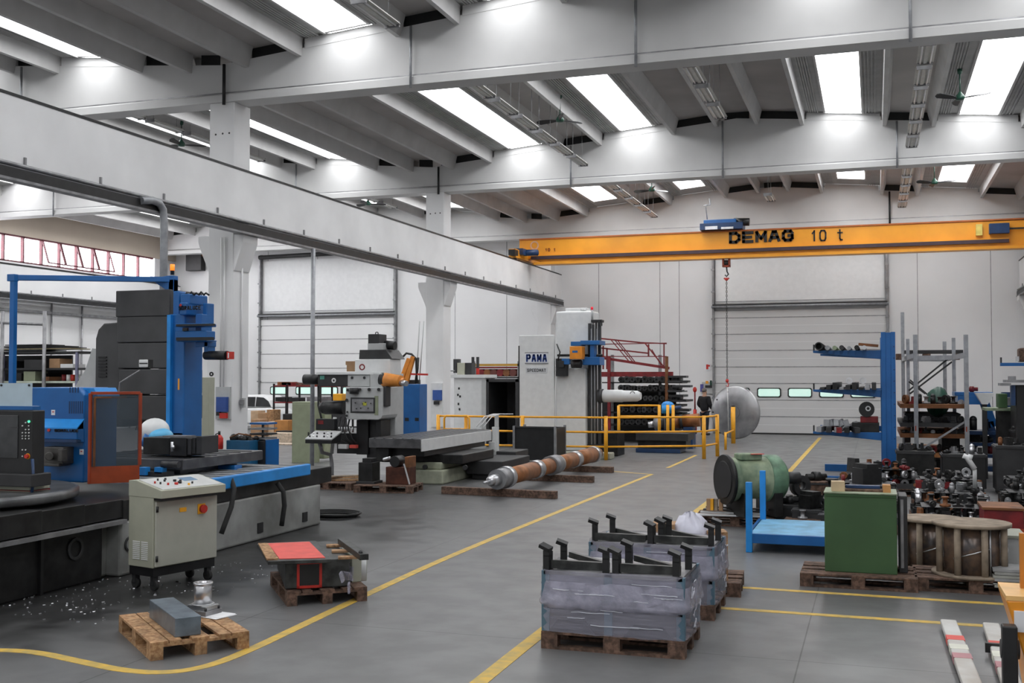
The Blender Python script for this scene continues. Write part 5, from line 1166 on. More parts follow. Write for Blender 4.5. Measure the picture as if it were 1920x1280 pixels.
# ================================================================ pallets and goods on the floor in front
def make_pallet(m, L=1.2, W=.8):
    t = Thing('wooden_pallet', 'x', 'pallet', (0,0,0))
    for y in (-W/2+.07, -W/4+.0, 0, W/4-.0, W/2-.07): t.part('deck_board', MB().box(-L/2, L/2, y-(.07 if abs(y) > W/4+.01 or y == 0 else .05), y+(.07 if abs(y) > W/4+.01 or y == 0 else .05), .122, .144), m, bev=.003)
    for x in (-L/2+.07, 0, L/2-.07):
        t.part('cross_board', MB().box(x-.07, x+.07, -W/2, W/2, .10, .122), m)
        for y in (-W/2+.05, 0, W/2-.05): t.part('block', MB().box(x-.07, x+.07, y-.05, y+.05, .022, .10), m)
    for y in (-W/2+.05, 0, W/2-.05): t.part('bottom_board', MB().box(-L/2, L/2, y-.05, y+.05, 0, .022), m)
    return t
def make_pallet_short(m): return make_pallet(m)
pal_light = make_pallet(wood); pal_dark = make_pallet(wooddark)
# the deck boards of a euro pallet run along its length
pal_light.o['label'] = 'pale new wooden pallet with a grey steel bar and a steel cylinder, near left'
pal_light.o['group'] = 'wooden pallets on the floor'
pal_light.place((-5.68, 8.06, 0), R(139.7))
pal_dark.o['label'] = 'wooden pallet under the red and black casting'; pal_dark.o['group'] = 'wooden pallets on the floor'
pal_dark.place((-5.57, 10.25, 0), R(128.7))
def pal(src, loc, rz, label): return dup(src, loc, rz, label=label, group='wooden pallets on the floor')
def T4(x, y, rz, z=0): return Matrix.Translation((x, y, z)) @ Matrix.Rotation(rz, 4, 'Z')
# grey bar
c = (gz(303,1121,.30) + gz(353,1156,.30))/2; dd = gz(353,1156,.30) - gz(303,1121,.30)
an = math.atan2(dd.y, dd.x)
b = MB().box(-dd.length/2, dd.length/2, -.105, .105, 0, .155)
greybar = mat('grey_blue_ground_steel', (.17,.21,.25), .35, .4, var=.3, scale=6)
single('steel_bar', b, greybar, 'heavy square grey steel bar lying on the pale pallet', 'steel bar', loc=(c.x, c.y, .144), rz=an, bev=.006)
# steel cylinder on plate
p = gz(378, 1152, .144); t = Thing('machined_cylinder', 'shiny steel cylinder on a flanged plate at the back of the pale pallet', 'steel part', (p.x-.0, p.y+.02, .144))
t.o.rotation_euler = (0,0,R(-10))
def lp(th, name, mb, m, **k):   # local part
    o = link(name, mb, m, (0,0,0), k.get('bev', 0)); o.parent = k.get('parent') or th.o
    if k.get('label'): o['label'] = k['label']
    return o
brsteel = mat('polished_steel', (.66,.66,.68), .28, .85, var=.05)
lp(t, 'base_plate', MB().box(-.13,.13,-.1,.1,0,.05), dullsteel, bev=.004)
lp(t, 'flange', MB().box(-.11,.11,-.08,.08,.05,.09).cyl((0,0,.09),(0,0,.10),.10,n=24), steel, bev=.004)
lp(t, 'cylinder', MB().lathe((0,0,.10), [(.078,0),(.078,.15),(.074,.155),(.074,.165),(.085,.168),(.085,.185),(.05,.185),(.045,.17)], n=28), brsteel)
for x, y in ((-.11,-.08),(.11,-.08),(.11,.08),(-.11,.08)): lp(t, 'bolt', MB().cyl((x,y,.05),(x,y,.075),.012,n=6), dark)
c = gz(400, 1152, .15); single('paper_sheet', MB().rbox(0,0,.006,.34,.24,.004,0).rbox(.01,.005,.010,.30,.21,.003,.15), paper, 'white paper sheets lying on the pale pallet beside the steel cylinder', 'paper', loc=(c.x, c.y, .144), rz=R(-15))
# red casting, local frame of its pallet: x along the 1.2 m side
t = Thing('machine_casting', 'black and red machine casting with square opening on a pallet', 'casting', (-5.57, 10.25, .144)); an = R(128.7); t.o.rotation_euler = (0,0,an)
# local -x end faces the viewer's front (F-R side)
Mi = (Matrix.Translation((-5.57,10.25,0)) @ Matrix.Rotation(an,4,'Z')).inverted()
def L_(px_, py_, z): q = Mi @ gz(px_, py_, z); return (q.x, q.y)
H1 = .46
o0, o1, o2, o3 = L_(503,1052,H1), L_(622,1048,H1), L_(592,1013,H1), L_(482,1018,H1)
castg = mat('black_worn_casting', (.05,.052,.05), .4, .3, var=.6, scale=8)
lp(t, 'top_plate', MB().prism([o0,o1,o2,o3], 'z', H1-.144-.035, H1-.144), castg, bev=.004)
def shrink(P, f, g=None):
    cx = sum(p[0] for p in P)/4; cy = sum(p[1] for p in P)/4; return [(cx+(p[0]-cx)*f, cy+(p[1]-cy)*(g or f)) for p in P]
q0, q1, q2, q3 = L_(524,1048,H1), L_(610,1046,H1), L_(580,1016,H1), L_(502,1019,H1)
lp(t, 'red_cover', MB().prism([q0,q1,q2,q3], 'z', H1-.144, H1-.144+.006), salmon)
q0, q1, q2, q3 = L_(500,1050,H1), L_(522,1049,H1), L_(502,1020,H1), L_(484,1020,H1)
lp(t, 'wooden_board', MB().prism([q0,q1,q2,q3], 'z', H1-.144, H1-.144+.015), wood)
lp(t, 'body', MB().prism([L_(535,1106,.144),L_(655,1100,.144),L_(625,1062,.144),L_(520,1068,.144)], 'z', 0.01, H1-.144-.03), castg, bev=.006)
A = L_(552,1100,.15); B2 = L_(648,1095,.15)
def facebox(px0, py0, px1, py1, off0, off1, zshift=0):
    """box on the front face between two photo points"""
    a = Vector(L_(535,1106,.144)); b_ = Vector(L_(655,1100,.144)); u = (b_-a).normalized(); n = Vector((u.y, -u.x))
    if n.x > 0: n = -n
    f0 = (px0-535)/120*(b_-a).length; f1 = (px1-535)/120*(b_-a).length
    z1 = (1104-py0)/190; z0 = (1104-py1)/190
    P4 = [a+u*f0+n*off0, a+u*f1+n*off0, a+u*f1+n*off1, a+u*f0+n*off1]
    return MB().prism([tuple(p) for p in P4], 'z', max(z0,0.0), z1)
lp(t, 'red_opening_frame', join(facebox(556,1052,561,1102,0,.012), facebox(598,1052,603,1102,0,.012), facebox(556,1097,603,1102,0,.012), facebox(556,1052,603,1057,0,.012)), redm)
lp(t, 'opening', facebox(561,1057,598,1097,-.01,.006), black)
H2 = .44
lp(t, 'crate_block', MB().prism([L_(660,1092,.144),L_(688,1088,.144),L_(668,1068,.144),L_(640,1072,.144)], 'z', 0.0, .26), cabgrey, bev=.006)
q = L_(679,1088,.144); lp(t, 'pale_cylinder', MB().cyl((q[0],q[1],0), (q[0],q[1],.27), .045, n=16), mwhite)
a = L_(641,1012,.5); b_ = L_(683,1042,.5); lp(t, 'dark_bar', MB().beam((*a, .345), (*b_, .345), .09, .06), castg, bev=.004)
for k, (u, v) in enumerate(((612,1020),(622,1030),(634,1042))):
    a = L_(u, v, .46); c_ = L_(u+36, v-1, .46); lp(t, 'loose_board', MB().beam((*a, .30), (*c_, .30), .11, .02), [wood, cardboard, wood][k])
q = L_(676,1040,.5); lp(t, 'knob', MB().sph((q[0],q[1],.38), .022), black)
rnd = random.Random(5)
for k in range(9):
    q = L_(rnd.uniform(618,655), rnd.uniform(1062,1096), .3); lp(t, 'film_fold', MB().rbox(q[0], q[1], rnd.uniform(.06,.22), .14, .02, .09, rnd.uniform(0,3), rnd.uniform(-.6,.6)), film)
# ---- control cabinet on castors
CC = (-7.22, 9.74, 0); an = math.atan2(.965, .26)
t = Thing('control_cabinet', 'grey green control cabinet on castors with sloping panel and red rotary switch', 'control cabinet', CC); t.o.rotation_euler = (0,0,an)
Wc, Dc = .86, .42
lp(t, 'body', MB().box(0, Wc, 0.02, Dc, .24, 1.04), cabgrey, bev=.008)
lp(t, 'door', MB().box(.02, Wc-.01, -.005, .02, .25, .94), mat('door_grey_paint', (.43,.43,.37), .4, var=.05), bev=.008)
b = MB(); b.prism([(-.12, .98), (Dc, .98), (Dc, 1.15), (.30, 1.155), (-.12, 1.065)], 'x', -.005, Wc+.01); hd = lp(t, 'console_head', b, cabgrey, bev=.006)
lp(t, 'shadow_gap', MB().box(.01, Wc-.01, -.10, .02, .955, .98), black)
b = MB(); b.prism([(-.10, 1.070), (.29, 1.154), (.29, 1.160), (-.10, 1.076)], 'x', .03, Wc-.03); pn = lp(t, 'sloping_panel', b, mat('light_panel_grey', (.62,.63,.62), .35), parent=hd)
def onp(y): return 1.073 + (y+.1)*.215
lp(t, 'display', MB().prism([(.10, onp(.10)+.002), (.22, onp(.22)+.002), (.22, onp(.22)+.006), (.10, onp(.10)+.006)], 'x', .48, .66), mat('blue_grey_display', (.18,.30,.45), .2), parent=hd)
lp(t, 'display_frame', MB().prism([(.07, onp(.07)+.000), (.25, onp(.25)+.000), (.25, onp(.25)+.003), (.07, onp(.07)+.003)], 'x', .44, .76), white, parent=hd)
for (x, y, r_, m_) in ((.30,.02,.02,redm),(.36,.12,.018,black),(.37,.05,.022,black),(.42,.10,.014,black),(.25,.15,.012,black),(.3,.2,.012,black),(.2,.03,.012,redm),(.14,.08,.01,black),(.42,-.04,.012,yellow),(.5,.0,.01,black),(.2,.2,.01,black),(.10,.12,.01,redm)):
    lp(t, 'button', MB().cyl((x,y,onp(y)), (x,y,onp(y)+.025), r_, n=12), m_, parent=hd)
sw = lp(t, 'switch_plate', MB().rbox(.62,-.012,.81,.10,.012,.11), yellow, bev=.003); lp(t, 'red_rotary_switch', MB().cyl((.63,-.018,.81),(.63,-.05,.81),.045,n=18), redm, parent=sw)
lp(t, 'warning_sticker', MB().rbox(.37,-.009,.825,.09,.006,.045), yellow)
for z in (.86, .34): lp(t, 'hinge', MB().cyl((.03,-.012,z-.03),(.03,-.012,z+.03),.014,n=10), black)
for k in range(10): lp(t, 'vent_slat', MB().box(-.006,.002,.10,.20,.32+.02*k,.33+.02*k), white); lp(t, 'vent_slat', MB().box(-.006,.002,.23,.34,.32+.02*k,.33+.02*k), white)
lp(t, 'plinth', MB().box(.01, Wc-.02, .02, Dc-.01, .15, .24), black)
for x in (.06, Wc-.08):
    for y in (.06, Dc-.06):
        w_ = lp(t, 'castor', MB().cyl((x-.02,y,.055),(x+.02,y,.055),.055,n=18), tyre); lp(t, 'castor_fork', MB().box(x-.03,x+.03,y-.02,y+.03,.06,.155), dark, parent=w_)
# ---- wrapped goods on pallets
def clamp_foot(x, y, z, rz):
    """black clamp with a tilted head"""
    M = T4(x, y, rz, z); b = MB()
    b.box(-.028,.028,-.035,.035,0,.12); b.prism([(-.035,.11),(.035,.11),(.035,.15),(-.01,.17),(-.035,.16)], 'x', -.028,.028); b.rbox(-.015,-.01,.185,.10,.07,.03,0,.2,.35)
    return xf(b, M)
bluegrey = mat('blue_grey_steel_post', (.10,.18,.24), .4, .2, var=.15)
skirtm = mat('loose_lavender_film', (.56,.55,.68), .12, var=.25, scale=10, alpha=.48, bump=1.0)
def wrapped(cx, cy, label, lab_pal, seed, ztop, rows):
    pal(pal_dark, (cx, cy, 0), 0, lab_pal)
    t = Thing('wrapped_goods', label, 'wrapped goods', (cx, cy, .144)); rnd = random.Random(seed)
    Lx, Ly = .60, .39
    for z0, z1 in ((0.0, .22), (.25, ztop)):
        for x in (-Lx+.035, -.03, Lx-.035):
            for y in (-Ly+.03, Ly-.03): lp(t, 'post', MB().box(x-.035, x+.035, y-.03, y+.03, z0, z1), bluegrey, bev=.004)
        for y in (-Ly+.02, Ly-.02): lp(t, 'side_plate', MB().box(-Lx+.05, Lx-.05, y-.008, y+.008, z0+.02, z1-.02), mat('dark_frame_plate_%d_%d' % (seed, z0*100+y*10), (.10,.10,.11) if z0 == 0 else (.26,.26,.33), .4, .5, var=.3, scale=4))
        lp(t, 'deck', MB().box(-Lx+.02, Lx-.02, -Ly, Ly, z1-.03, z1), dullsteel)
    for x in (-.34, .30): lp(t, 'dark_arch', MB().prism([(x-.2,0),(x+.2,0),(x+.12,.10),(x-.12,.10)], 'y', -Ly-.004, -Ly+.01), black)
    lp(t, 'dark_layer', MB().box(-Lx+.05, Lx-.04, -Ly-.005, Ly-.05, .19, .26), black)
    for k, (x, y) in enumerate(rows):
        c_ = lp(t, 'clamp', clamp_foot(x, y, ztop, rnd.uniform(-.3,.3)), black)
    # two bars laid along each half
    for x0, x1 in ((-.56,-.08),(.02,.52)):
        lp(t, 'bar', MB().beam((x0, -Ly+.08, ztop+.045), (x1, -Ly+.16, ztop+.03), .05, .07), castg)
        lp(t, 'bar', MB().beam((x0+.06, Ly-.22, ztop+.05), (x1, -Ly+.22, ztop+.03), .04, .05), castg)
    # stretch film: crumpled skin round the load
    n = 64; mz = 16; vs = []
    for j in range(mz+1):
        z = .0 + (ztop+.01)*j/mz
        for k in range(n):
            a = 2*math.pi*k/n; c_, s_ = math.cos(a), math.sin(a)
            e = 9; rr = (abs(c_)**e + abs(s_)**e)**(-1/e)
            wob = 1 + .012*math.sin(k*1.7+j*2.3+seed) + rnd.uniform(-.008,.008) + (.018 if j in (8, 9) else 0) - (.012 if j in (7,) else 0)
            vs.append((c_*rr*(Lx+.022)*wob, s_*rr*(Ly+.028)*wob, z+rnd.uniform(-.006,.006)))
    b = MB(); b.add(vs, [(j*n+k, j*n+(k+1)%n, (j+1)*n+(k+1)%n, (j+1)*n+k) for j in range(mz) for k in range(n)], True)
    lp(t, 'stretch_film', b, film)
    b = MB(); vs = []; prof = [(.006,.42),(.010,.36),(.018,.29),(.026,.24),(.020,.22),(.010,.205)]
    for j, (of, z) in enumerate(prof):
        for k in range(n):
            a = 2*math.pi*k/n; c_, s_ = math.cos(a), math.sin(a); rr = (abs(c_)**9 + abs(s_)**9)**(-1/9); d_ = of + rnd.uniform(-.004,.004) + .006*math.sin(k*.9+seed)
            vs.append((c_*rr*(Lx+.02+d_), s_*rr*(Ly+.025+d_), z*ztop/.5+rnd.uniform(-.007,.007)))
    b.add(vs, [(j*n+k, j*n+(k+1)%n, (j+1)*n+(k+1)%n, (j+1)*n+k) for j in range(len(prof)-1) for k in range(n)], True)
    lp(t, 'loose_film_skirt', b, skirtm)
    for k in range(16):
        w_ = rnd.uniform(.10,.45); x = rnd.uniform(-Lx+w_/2, Lx-w_/2); z_ = rnd.choice([rnd.uniform(.26,.36), rnd.uniform(.03,ztop-.02)])
        pts = [(x-w_/2+w_*i/5, -Ly-.034-rnd.uniform(0,.006), z_+rnd.uniform(-.004,.004)) for i in range(6)]
        lp(t, 'film_fold', MB().tube(pts, rnd.uniform(.002,.005), n=5), foldm)
    for k in range(12):
        y0_ = rnd.uniform(-Ly+.05, Ly-.1); z_ = rnd.uniform(.05, ztop-.05)
        lp(t, 'film_fold', MB().tube([(Lx+.026+rnd.uniform(0,.006), y0_+.03*i, z_+rnd.uniform(-.03,.03)) for i in range(5)], rnd.uniform(.003,.007), n=5), foldm)
    return t
wrapped(-2.06, 9.15, 'nearer film-wrapped stack of steel frames with black clamps', 'dark pallet under the nearer wrapped stack', 1, .50, ((-.56,-.33),(-.50,-.05),(-.06,-.33),(.03,-.33),(.04,.10),(.52,-.30),(.56,.05)))
wrapped(-2.03, 10.62, 'farther film-wrapped stack of steel frames with black clamps', 'dark pallet under the farther wrapped stack', 2, .53, ((-.56,-.30),(-.48,.1),(.0,-.32),(.05,-.05),(.08,.15),(.56,-.30),(.57,.1)))
# crumpled plastic behind
p = gz(1290, 1010, .8); 
pal(pal_dark, (-1.95, 11.75, 0), R(4), 'dark pallet behind the farther wrapped stack')
t = Thing('plastic_bag', 'crumpled pale plastic bag behind the farther wrapped stack', 'plastic bag', (-1.95, 11.6, .144))
lp(t, 'bag', MB().sph((.08,0,.32), .22, .16, .34, n=18, m=12, seed=4, amp=.14), mat('pale_violet_plastic', (.62,.62,.72), .3, var=.1)); lp(t, 'carton', MB().rbox(-.2,.0,.28,.24,.3,.56,.1), cardboard); lp(t, 'carton', MB().rbox(.35,.0,.25,.2,.25,.5,.3), wood)
# ---- long machined shaft on timbers
t = Thing('machined_shaft', 'long stepped rusty and bright steel shaft lying on timbers', 'shaft', (-6.7, 22.6, .1))
a = Vector((-6.80, 18.75, .33)); c = Vector((-6.60, 26.6, .36)); d = (c-a).normalized(); L = (c-a).length
secs = [(0,.035,.02,.03,steel),(.035,.05,.06,.10,brsteel),(.05,.09,.10,.11,steel),(.09,.14,.19,.19,dullsteel),(.14,.165,.21,.21,steel),(.165,.36,.165,.17,shaftm),(.36,.40,.19,.19,steel),(.40,.50,.165,.165,shaftm),(.50,.56,.21,.21,dullsteel),(.56,.58,.19,.19,steel),(.58,.72,.17,.17,shaftm),(.72,.76,.19,.19,steel),(.76,.93,.18,.18,shaftm),(.93,.96,.2,.2,steel),(.96,1.0,.14,.14,rust)]
for f0, f1, r0, r1, m_ in secs: t.part('shaft_section', MB().cyl(a+d*L*f0, a+d*L*f1, r0, r1, n=28), m_)
for i, (x0, y0, x1, y1, nm) in enumerate(((-8.0, 19.75, -5.64, 19.55, 'nearest end'), (-7.9, 22.9, -5.75, 22.8, 'middle'), (-7.8, 25.4, -5.9, 25.3, 'far end'))):
    single('timber_beam', MB().beam((x0,y0,.07), (x1,y1,.07), .14, .14), wooddark, 'timber under the %s of the long rusty shaft' % nm, 'timber', bev=.005)
# ---- pallets with dark castings before the centre mill
pal(pal_dark, (-9.2, 19.85, 0), R(8), 'weathered pallet with black castings, right one before the centre mill')
pal(pal_dark, (-10.5, 20.1, 0), R(-4), 'weathered pallet left of the black castings, before the centre mill')
def gblock(name, lab, cat, parts, loc, group=None):
    t = Thing(name, lab, cat, loc, group)
    for nm, mb, m_ in parts: lp(t, nm, mb, m_, bev=.006)
    return t
p = Vector((-9.3, 19.7, .144))
gblock('dark_casting', 'black cast block standing at the left on the pallet before the centre mill', 'casting', [('block', MB().box(-.26,.05,-.15,.2,0,.42), castdark), ('step', MB().box(-.2,0,-.1,.15,.42,.5), black), ('foot', MB().box(-.3,.1,-.18,.22,0,.05), dark)], (p.x-.22, p.y+.12, .144))
gblock('brown_casting', 'rust brown open casting with a bright lever on the pallet before the centre mill', 'casting', [('block', MB().box(-.2,.3,-.1,.25,0,.34), mat('red_brown_iron', (.09,.03,.018), .5, .3, var=.4)), ('side_wall', MB().box(.22,.3,-.12,.25,.34,.55), rust), ('lever', MB().beam((.36,-.2,.02),(.24,-.2,.42),.05,.02), steel), ('hub', MB().cyl((0,-.12,.45),(0,.2,.45),.11,n=16), black), ('steel_tip', MB().cyl((-.25,-.1,.48),(-.1,-.1,.52),.035,n=12), brsteel)], (p.x+.28, p.y+.15, .144))
for k, (u, v, m_) in enumerate(((612,912,wood),(625,905,woodgrey),(640,898,wood),(600,918,woodgrey))):
    q = gz(u, v, .16); single('wooden_board', MB().rbox(0,0,.012,1.1-.1*k,.14,.024), m_, ['pale board lying lowest on the left pallet before the centre mill','grey board second on the left pallet before the centre mill','short board at the back of the left pallet before the centre mill','grey board hanging over the left pallet edge'][k], 'board', loc=(-10.5+.05*k, 20.1+.04*k, .146+.0255*k), rz=R(20+8*k))
# ---- black wire cage box before the boring machine
t = Thing('metal_container', 'black open metal container with pale posts in front of the yellow railing', 'container', (-8.4, 27.9, 0))
x0, x1 = gy(966, 830, 27.4).x, gy(1040, 830, 27.4).x
t.part('front_panel', MB().box(x0, x1, 27.4, 27.44, .08, .93), black, bev=.01); t.part('side_panel', MB().box(x1, x1+.04, 27.44, 28.3, .08, .93), black, bev=.01)
t.part('back_panel', MB().box(x0, x1, 28.26, 28.3, .08, .93), black); t.part('side_panel', MB().box(x0-.04, x0, 27.44, 28.3, .08, .93), black); t.part('floor_panel', MB().box(x0, x1, 27.44, 28.26, .08, .12), black)
for x in (x0-.03, x1+.02):
    t.part('corner_post', MB().box(x-.03, x+.03, 27.36, 27.42, 0, .98), dullsteel); t.part('corner_post', MB().box(x-.03, x+.03, 28.28, 28.34, 0, .98), dullsteel)
t.part('top_rim', MB().box(x0-.05, x1+.05, 27.37, 27.45, .93, .97), dark)
# ================================================================ right side: green cabinet, drums, stand, motor, racks
pal(pal_dark, (-.19, 12.62, 0), 0, 'weathered pallet under the green cabinet')
t = Thing('green_cabinet', 'dark green steel cabinet standing on a pallet', 'cabinet', (-.15, 12.6, .144))
x0, x1 = gy(1546, 1000, 12.4).x, gy(1682, 1000, 12.4).x; zt = gy(1610, 926, 12.4).z
b = MB().box(x0, x1, 12.4, 12.95, .144, zt); t.part('body', b, green, bev=.008)
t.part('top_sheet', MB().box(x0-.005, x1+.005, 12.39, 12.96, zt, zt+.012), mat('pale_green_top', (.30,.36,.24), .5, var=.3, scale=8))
t.part('rim', MB().box(x0+.01, x1-.01, 12.39, 12.40, zt-.03, zt-.022), mat('mid_green_paint', (.03,.09,.025), .5))
single('wooden_block', MB().rbox(0,0,.055,.14,.12,.11), mat('fresh_pine_wood', (.62,.47,.30), .7, var=.15), 'pale pine block on the left of the green cabinet top', 'wood block', loc=(x0+.14, 12.55, zt+.012), rz=.1, bev=.004)
single('wooden_block', MB().rbox(0,0,.04,.08,.14,.08), mat('orange_pine_wood', (.55,.27,.10), .7, var=.15), 'small orange wood block at the right end of the green cabinet top', 'wood block', loc=(x1-.1, 12.6, zt+.012), rz=.05)
single('wooden_board', MB().rbox(0,0,.012,.42,.16,.024), wooddark, 'thin dark board between the two wood blocks on the green cabinet', 'board', loc=(x0+.42, 12.62, zt+.012), rz=.04)
single('blue_tray', MB().rbox(0,0,.02,.36,.10,.03), blued, 'narrow dark blue tray on the thin board of the green cabinet', 'tray', loc=(x0+.40, 12.68, zt+.036))
t = Thing('steel_box', 'grey steel side cover leaning at the right side of the green cabinet', 'steel cover', (x1+.08, 12.6, .144)); t.part('panel', MB().box(x1+.02, x1+.11, 12.55, 13.0, .144, zt-.02), dark, bev=.01); t.part('fold', MB().box(x1+.04, x1+.07, 12.53, 12.56, .2, zt-.06), dullsteel)
# drums
pal(pal_dark, (.98, 12.75, 0), 0, 'brown pallet under the wooden cable drums')
corem = mat('film_wrapped_brown_coil', (.20,.13,.09), .22, .2, var=.6, scale=7, col2=(.07,.06,.06))
def drum(cx, cy, r_, h, lab, z=.144, tilt=0, coil=dark):
    t = Thing('cable_drum', lab, 'cable drum', (cx, cy, z))
    b = MB().lathe((0,0,0), [(r_*1.02,0),(r_*1.02,.03)], n=40); lp(t, 'bottom_disc', b, woodgrey)
    lp(t, 'bottom_ring', MB().ring((0,0,.03), r_*.55, r_*.75, .02, n=36), dark)
    lp(t, 'top_disc', MB().lathe((0,0,h-.035), [(r_,0),(r_,.035)], n=40), woodgrey)
    lp(t, 'core', MB().cyl((0,0,.03),(0,0,h-.035), r_*.76, n=32), corem)
    for k in range(8):
        a = k*2*math.pi/8+.3; lp(t, 'stave', MB().cyl((r_*.86*math.cos(a), r_*.86*math.sin(a), .03), (r_*.86*math.cos(a), r_*.86*math.sin(a), h-.035), .035, n=10), woodgrey)
    for k in range(6):
        a = k*2*math.pi/6; lp(t, 'steel_rod', MB().cyl((r_*.79*math.cos(a), r_*.79*math.sin(a), .03), (r_*.79*math.cos(a), r_*.79*math.sin(a), h-.035), .012, n=6), steel)
    lp(t, 'wire', MB().tube([(r_*.84*math.cos(a_/8.), r_*.84*math.sin(a_/8.), .18+.013*a_) for a_ in range(-16-0, -4)] if False else [(-r_*.5, -r_*.7, .20), (0, -r_*.86, .27), (r_*.4, -r_*.76, .32)], .007, n=5), steel)
    return t
drum(.97, 12.72, .40, .56, 'pale wooden cable drum standing on the brown pallet beside the green cabinet')
drum(.62, 13.85, .36, .60, 'wooden cable drum half hidden behind the green cabinet corner', z=0.0)
# crate with grey parts, planks on the far right
t = Thing('parts_crate', 'pale grey crate behind the stack of grey planks', 'crate', tuple(gy(1890, 1062, 13.1)))
q0 = gy(1868, 1060, 13.0); q1 = gy(1925, 1010, 13.0); t.part('box', MB().box(q0.x, q1.x, 13.0, 13.6, q0.z, q1.z), mgrey, bev=.01); t.part('lid', MB().box(q0.x-.02, q1.x, 12.98, 13.62, q1.z, q1.z+.03), mat('olive_grey_lid', (.33,.34,.28), .6)); t.part('leg_block', MB().box(q0.x, q1.x, 13.0, 13.6, 0.0, q0.z), wooddark)
t.part('white_mark', MB().cyl(gy(1880, 1030, 12.98), gy(1880, 1030, 12.95), .06, n=14), white)
for k in range(6):
    q0 = gy(1862+k%2*3, 1066+k*6, 12.35); q1 = gy(1935, 1066+k*6, 12.35)
    single('grey_plank', MB().box(q0.x, q1.x, 12.35, 12.75, q0.z-.028, q0.z+.0), mat('silver_grey_plank_%d' % k, (.33+.02*(k%3),.33+.02*(k%3),.33), .7, var=.2), ['topmost','second','third','fourth','fifth','lowest'][k] + ' grey plank of the stack right of the cable drum', 'plank', group='grey planks beside the drum')
# ---- blue low stand
t = Thing('blue_stand', 'low bright blue steel stand with two upright posts left of the green cabinet', 'stand', (-1.2, 15.1, 0))
ps = mat('worn_light_blue_paint', (.17,.42,.64), .45, var=.25, scale=4)
t.part('post', MB().box(-1.60, -1.52, 14.35, 14.43, 0, .90), bluel, bev=.006)
q = gy(1430, 882, 15.9); t.part('post', MB().box(q.x-.04, q.x+.04, 15.86, 15.94, 0, q.z), bluel, bev=.006)
t.part('platform', MB().box(-1.56, -.40, 14.42, 15.95, .21, .24), ps, bev=.004)
t.part('front_beam', MB().box(-1.56, -.40, 14.36, 14.42, .12, .24), blue, bev=.004); t.part('side_beam', MB().box(-1.60, -1.54, 14.4, 15.95, .12, .24), blue, bev=.004)
for x, y in ((-.44, 14.4), (-.44, 15.9)): t.part('leg', MB().box(x-.04, x+.04, y-.04, y+.04, 0, .21), blue)
# ---- big green motor
t = Thing('electric_motor', 'large pale green electric motor with black round flange on a pallet', 'motor', (-1.8, 17.0, .3))
c0 = gy(1357, 893, 16.6); ax = Vector((.84, .54, 0)).normalized(); c0 = Vector((c0.x, 16.6, .72))
t.part('flange', MB().lathe(c0, [(.02,-.0),(.37,0),(.38,.02),(.38,.05),(.34,.07)], axis=ax, n=40), castdark)
t.part('flange_recess', MB().lathe(c0, [(.01,-.012),(.27,-.012),(.28,.0)], axis=ax, n=32), black)
t.part('body', MB().lathe(c0, [(.30,.06),(.33,.10),(.33,.16),(.30,.18),(.30,.62),(.335,.64),(.335,.74),(.28,.82),(.18,.86)], axis=ax, n=36), greenpale)
t.part('end_bell', MB().lathe(c0, [(.34,.66),(.36,.70),(.36,.86),(.28,.94),(.12,.97)], axis=ax, n=32), mat('mid_green_worn_paint', (.13,.24,.15), .5, var=.4, scale=6))
q = c0 + ax*.4; t.part('terminal_box', MB().rbox(q.x, q.y, q.z+.34, .36, .24, .10, math.atan2(ax.y, ax.x)), greenpale, bev=.02)
t.part('pink_label', MB().rbox(q.x+.15, q.y-.08, q.z+.385, .2, .05, .01, math.atan2(ax.y, ax.x)), salmon)
for f in (.25, .75): q = c0+ax*f; t.part('foot', MB().rbox(q.x, q.y, .25+.1, .14, .62, .36, math.atan2(ax.y, ax.x)), castdark, bev=.01)
q = c0+ax*1.0; t.part('shaft', MB().cyl(q, q+ax*.25, .09, n=16), dark)
pal(pal_dark, (-2.05, 17.15, 0), R(3), 'dark pallet under the left half of the big green motor')
pal(pal_dark, (-1.1, 17.55, 0), R(2), 'dark pallet under the right half of the big green motor')
t = Thing('steel_profiles', 'pale and dark flat profiles lying across the pallet below the motor flange', 'profiles', (-2.1, 16.72, .144))
for k in range(4): lp(t, 'flat_profile', MB().rbox(.0+.03*k, -.02+.07*k, .03+.03*k, .95, .08, .022, R(4-3*k)), [mwhite, mgrey, dark, dark][k])
for k, (u, m_) in enumerate(((1343, cardboard), (1350, yellow), (1356, woodgrey), (1366, cardboard))):
    q = gz(u, 955, .15); single('wooden_wedge', MB().box(-.03,.03,-.04,.04,0,.17), m_, ['brown', 'yellow', 'grey', 'pale brown right-hand'][k]+' upright wood wedge below the black motor flange', 'wedge', loc=(q.x, 16.75, .24), group='wedges under the motor flange')
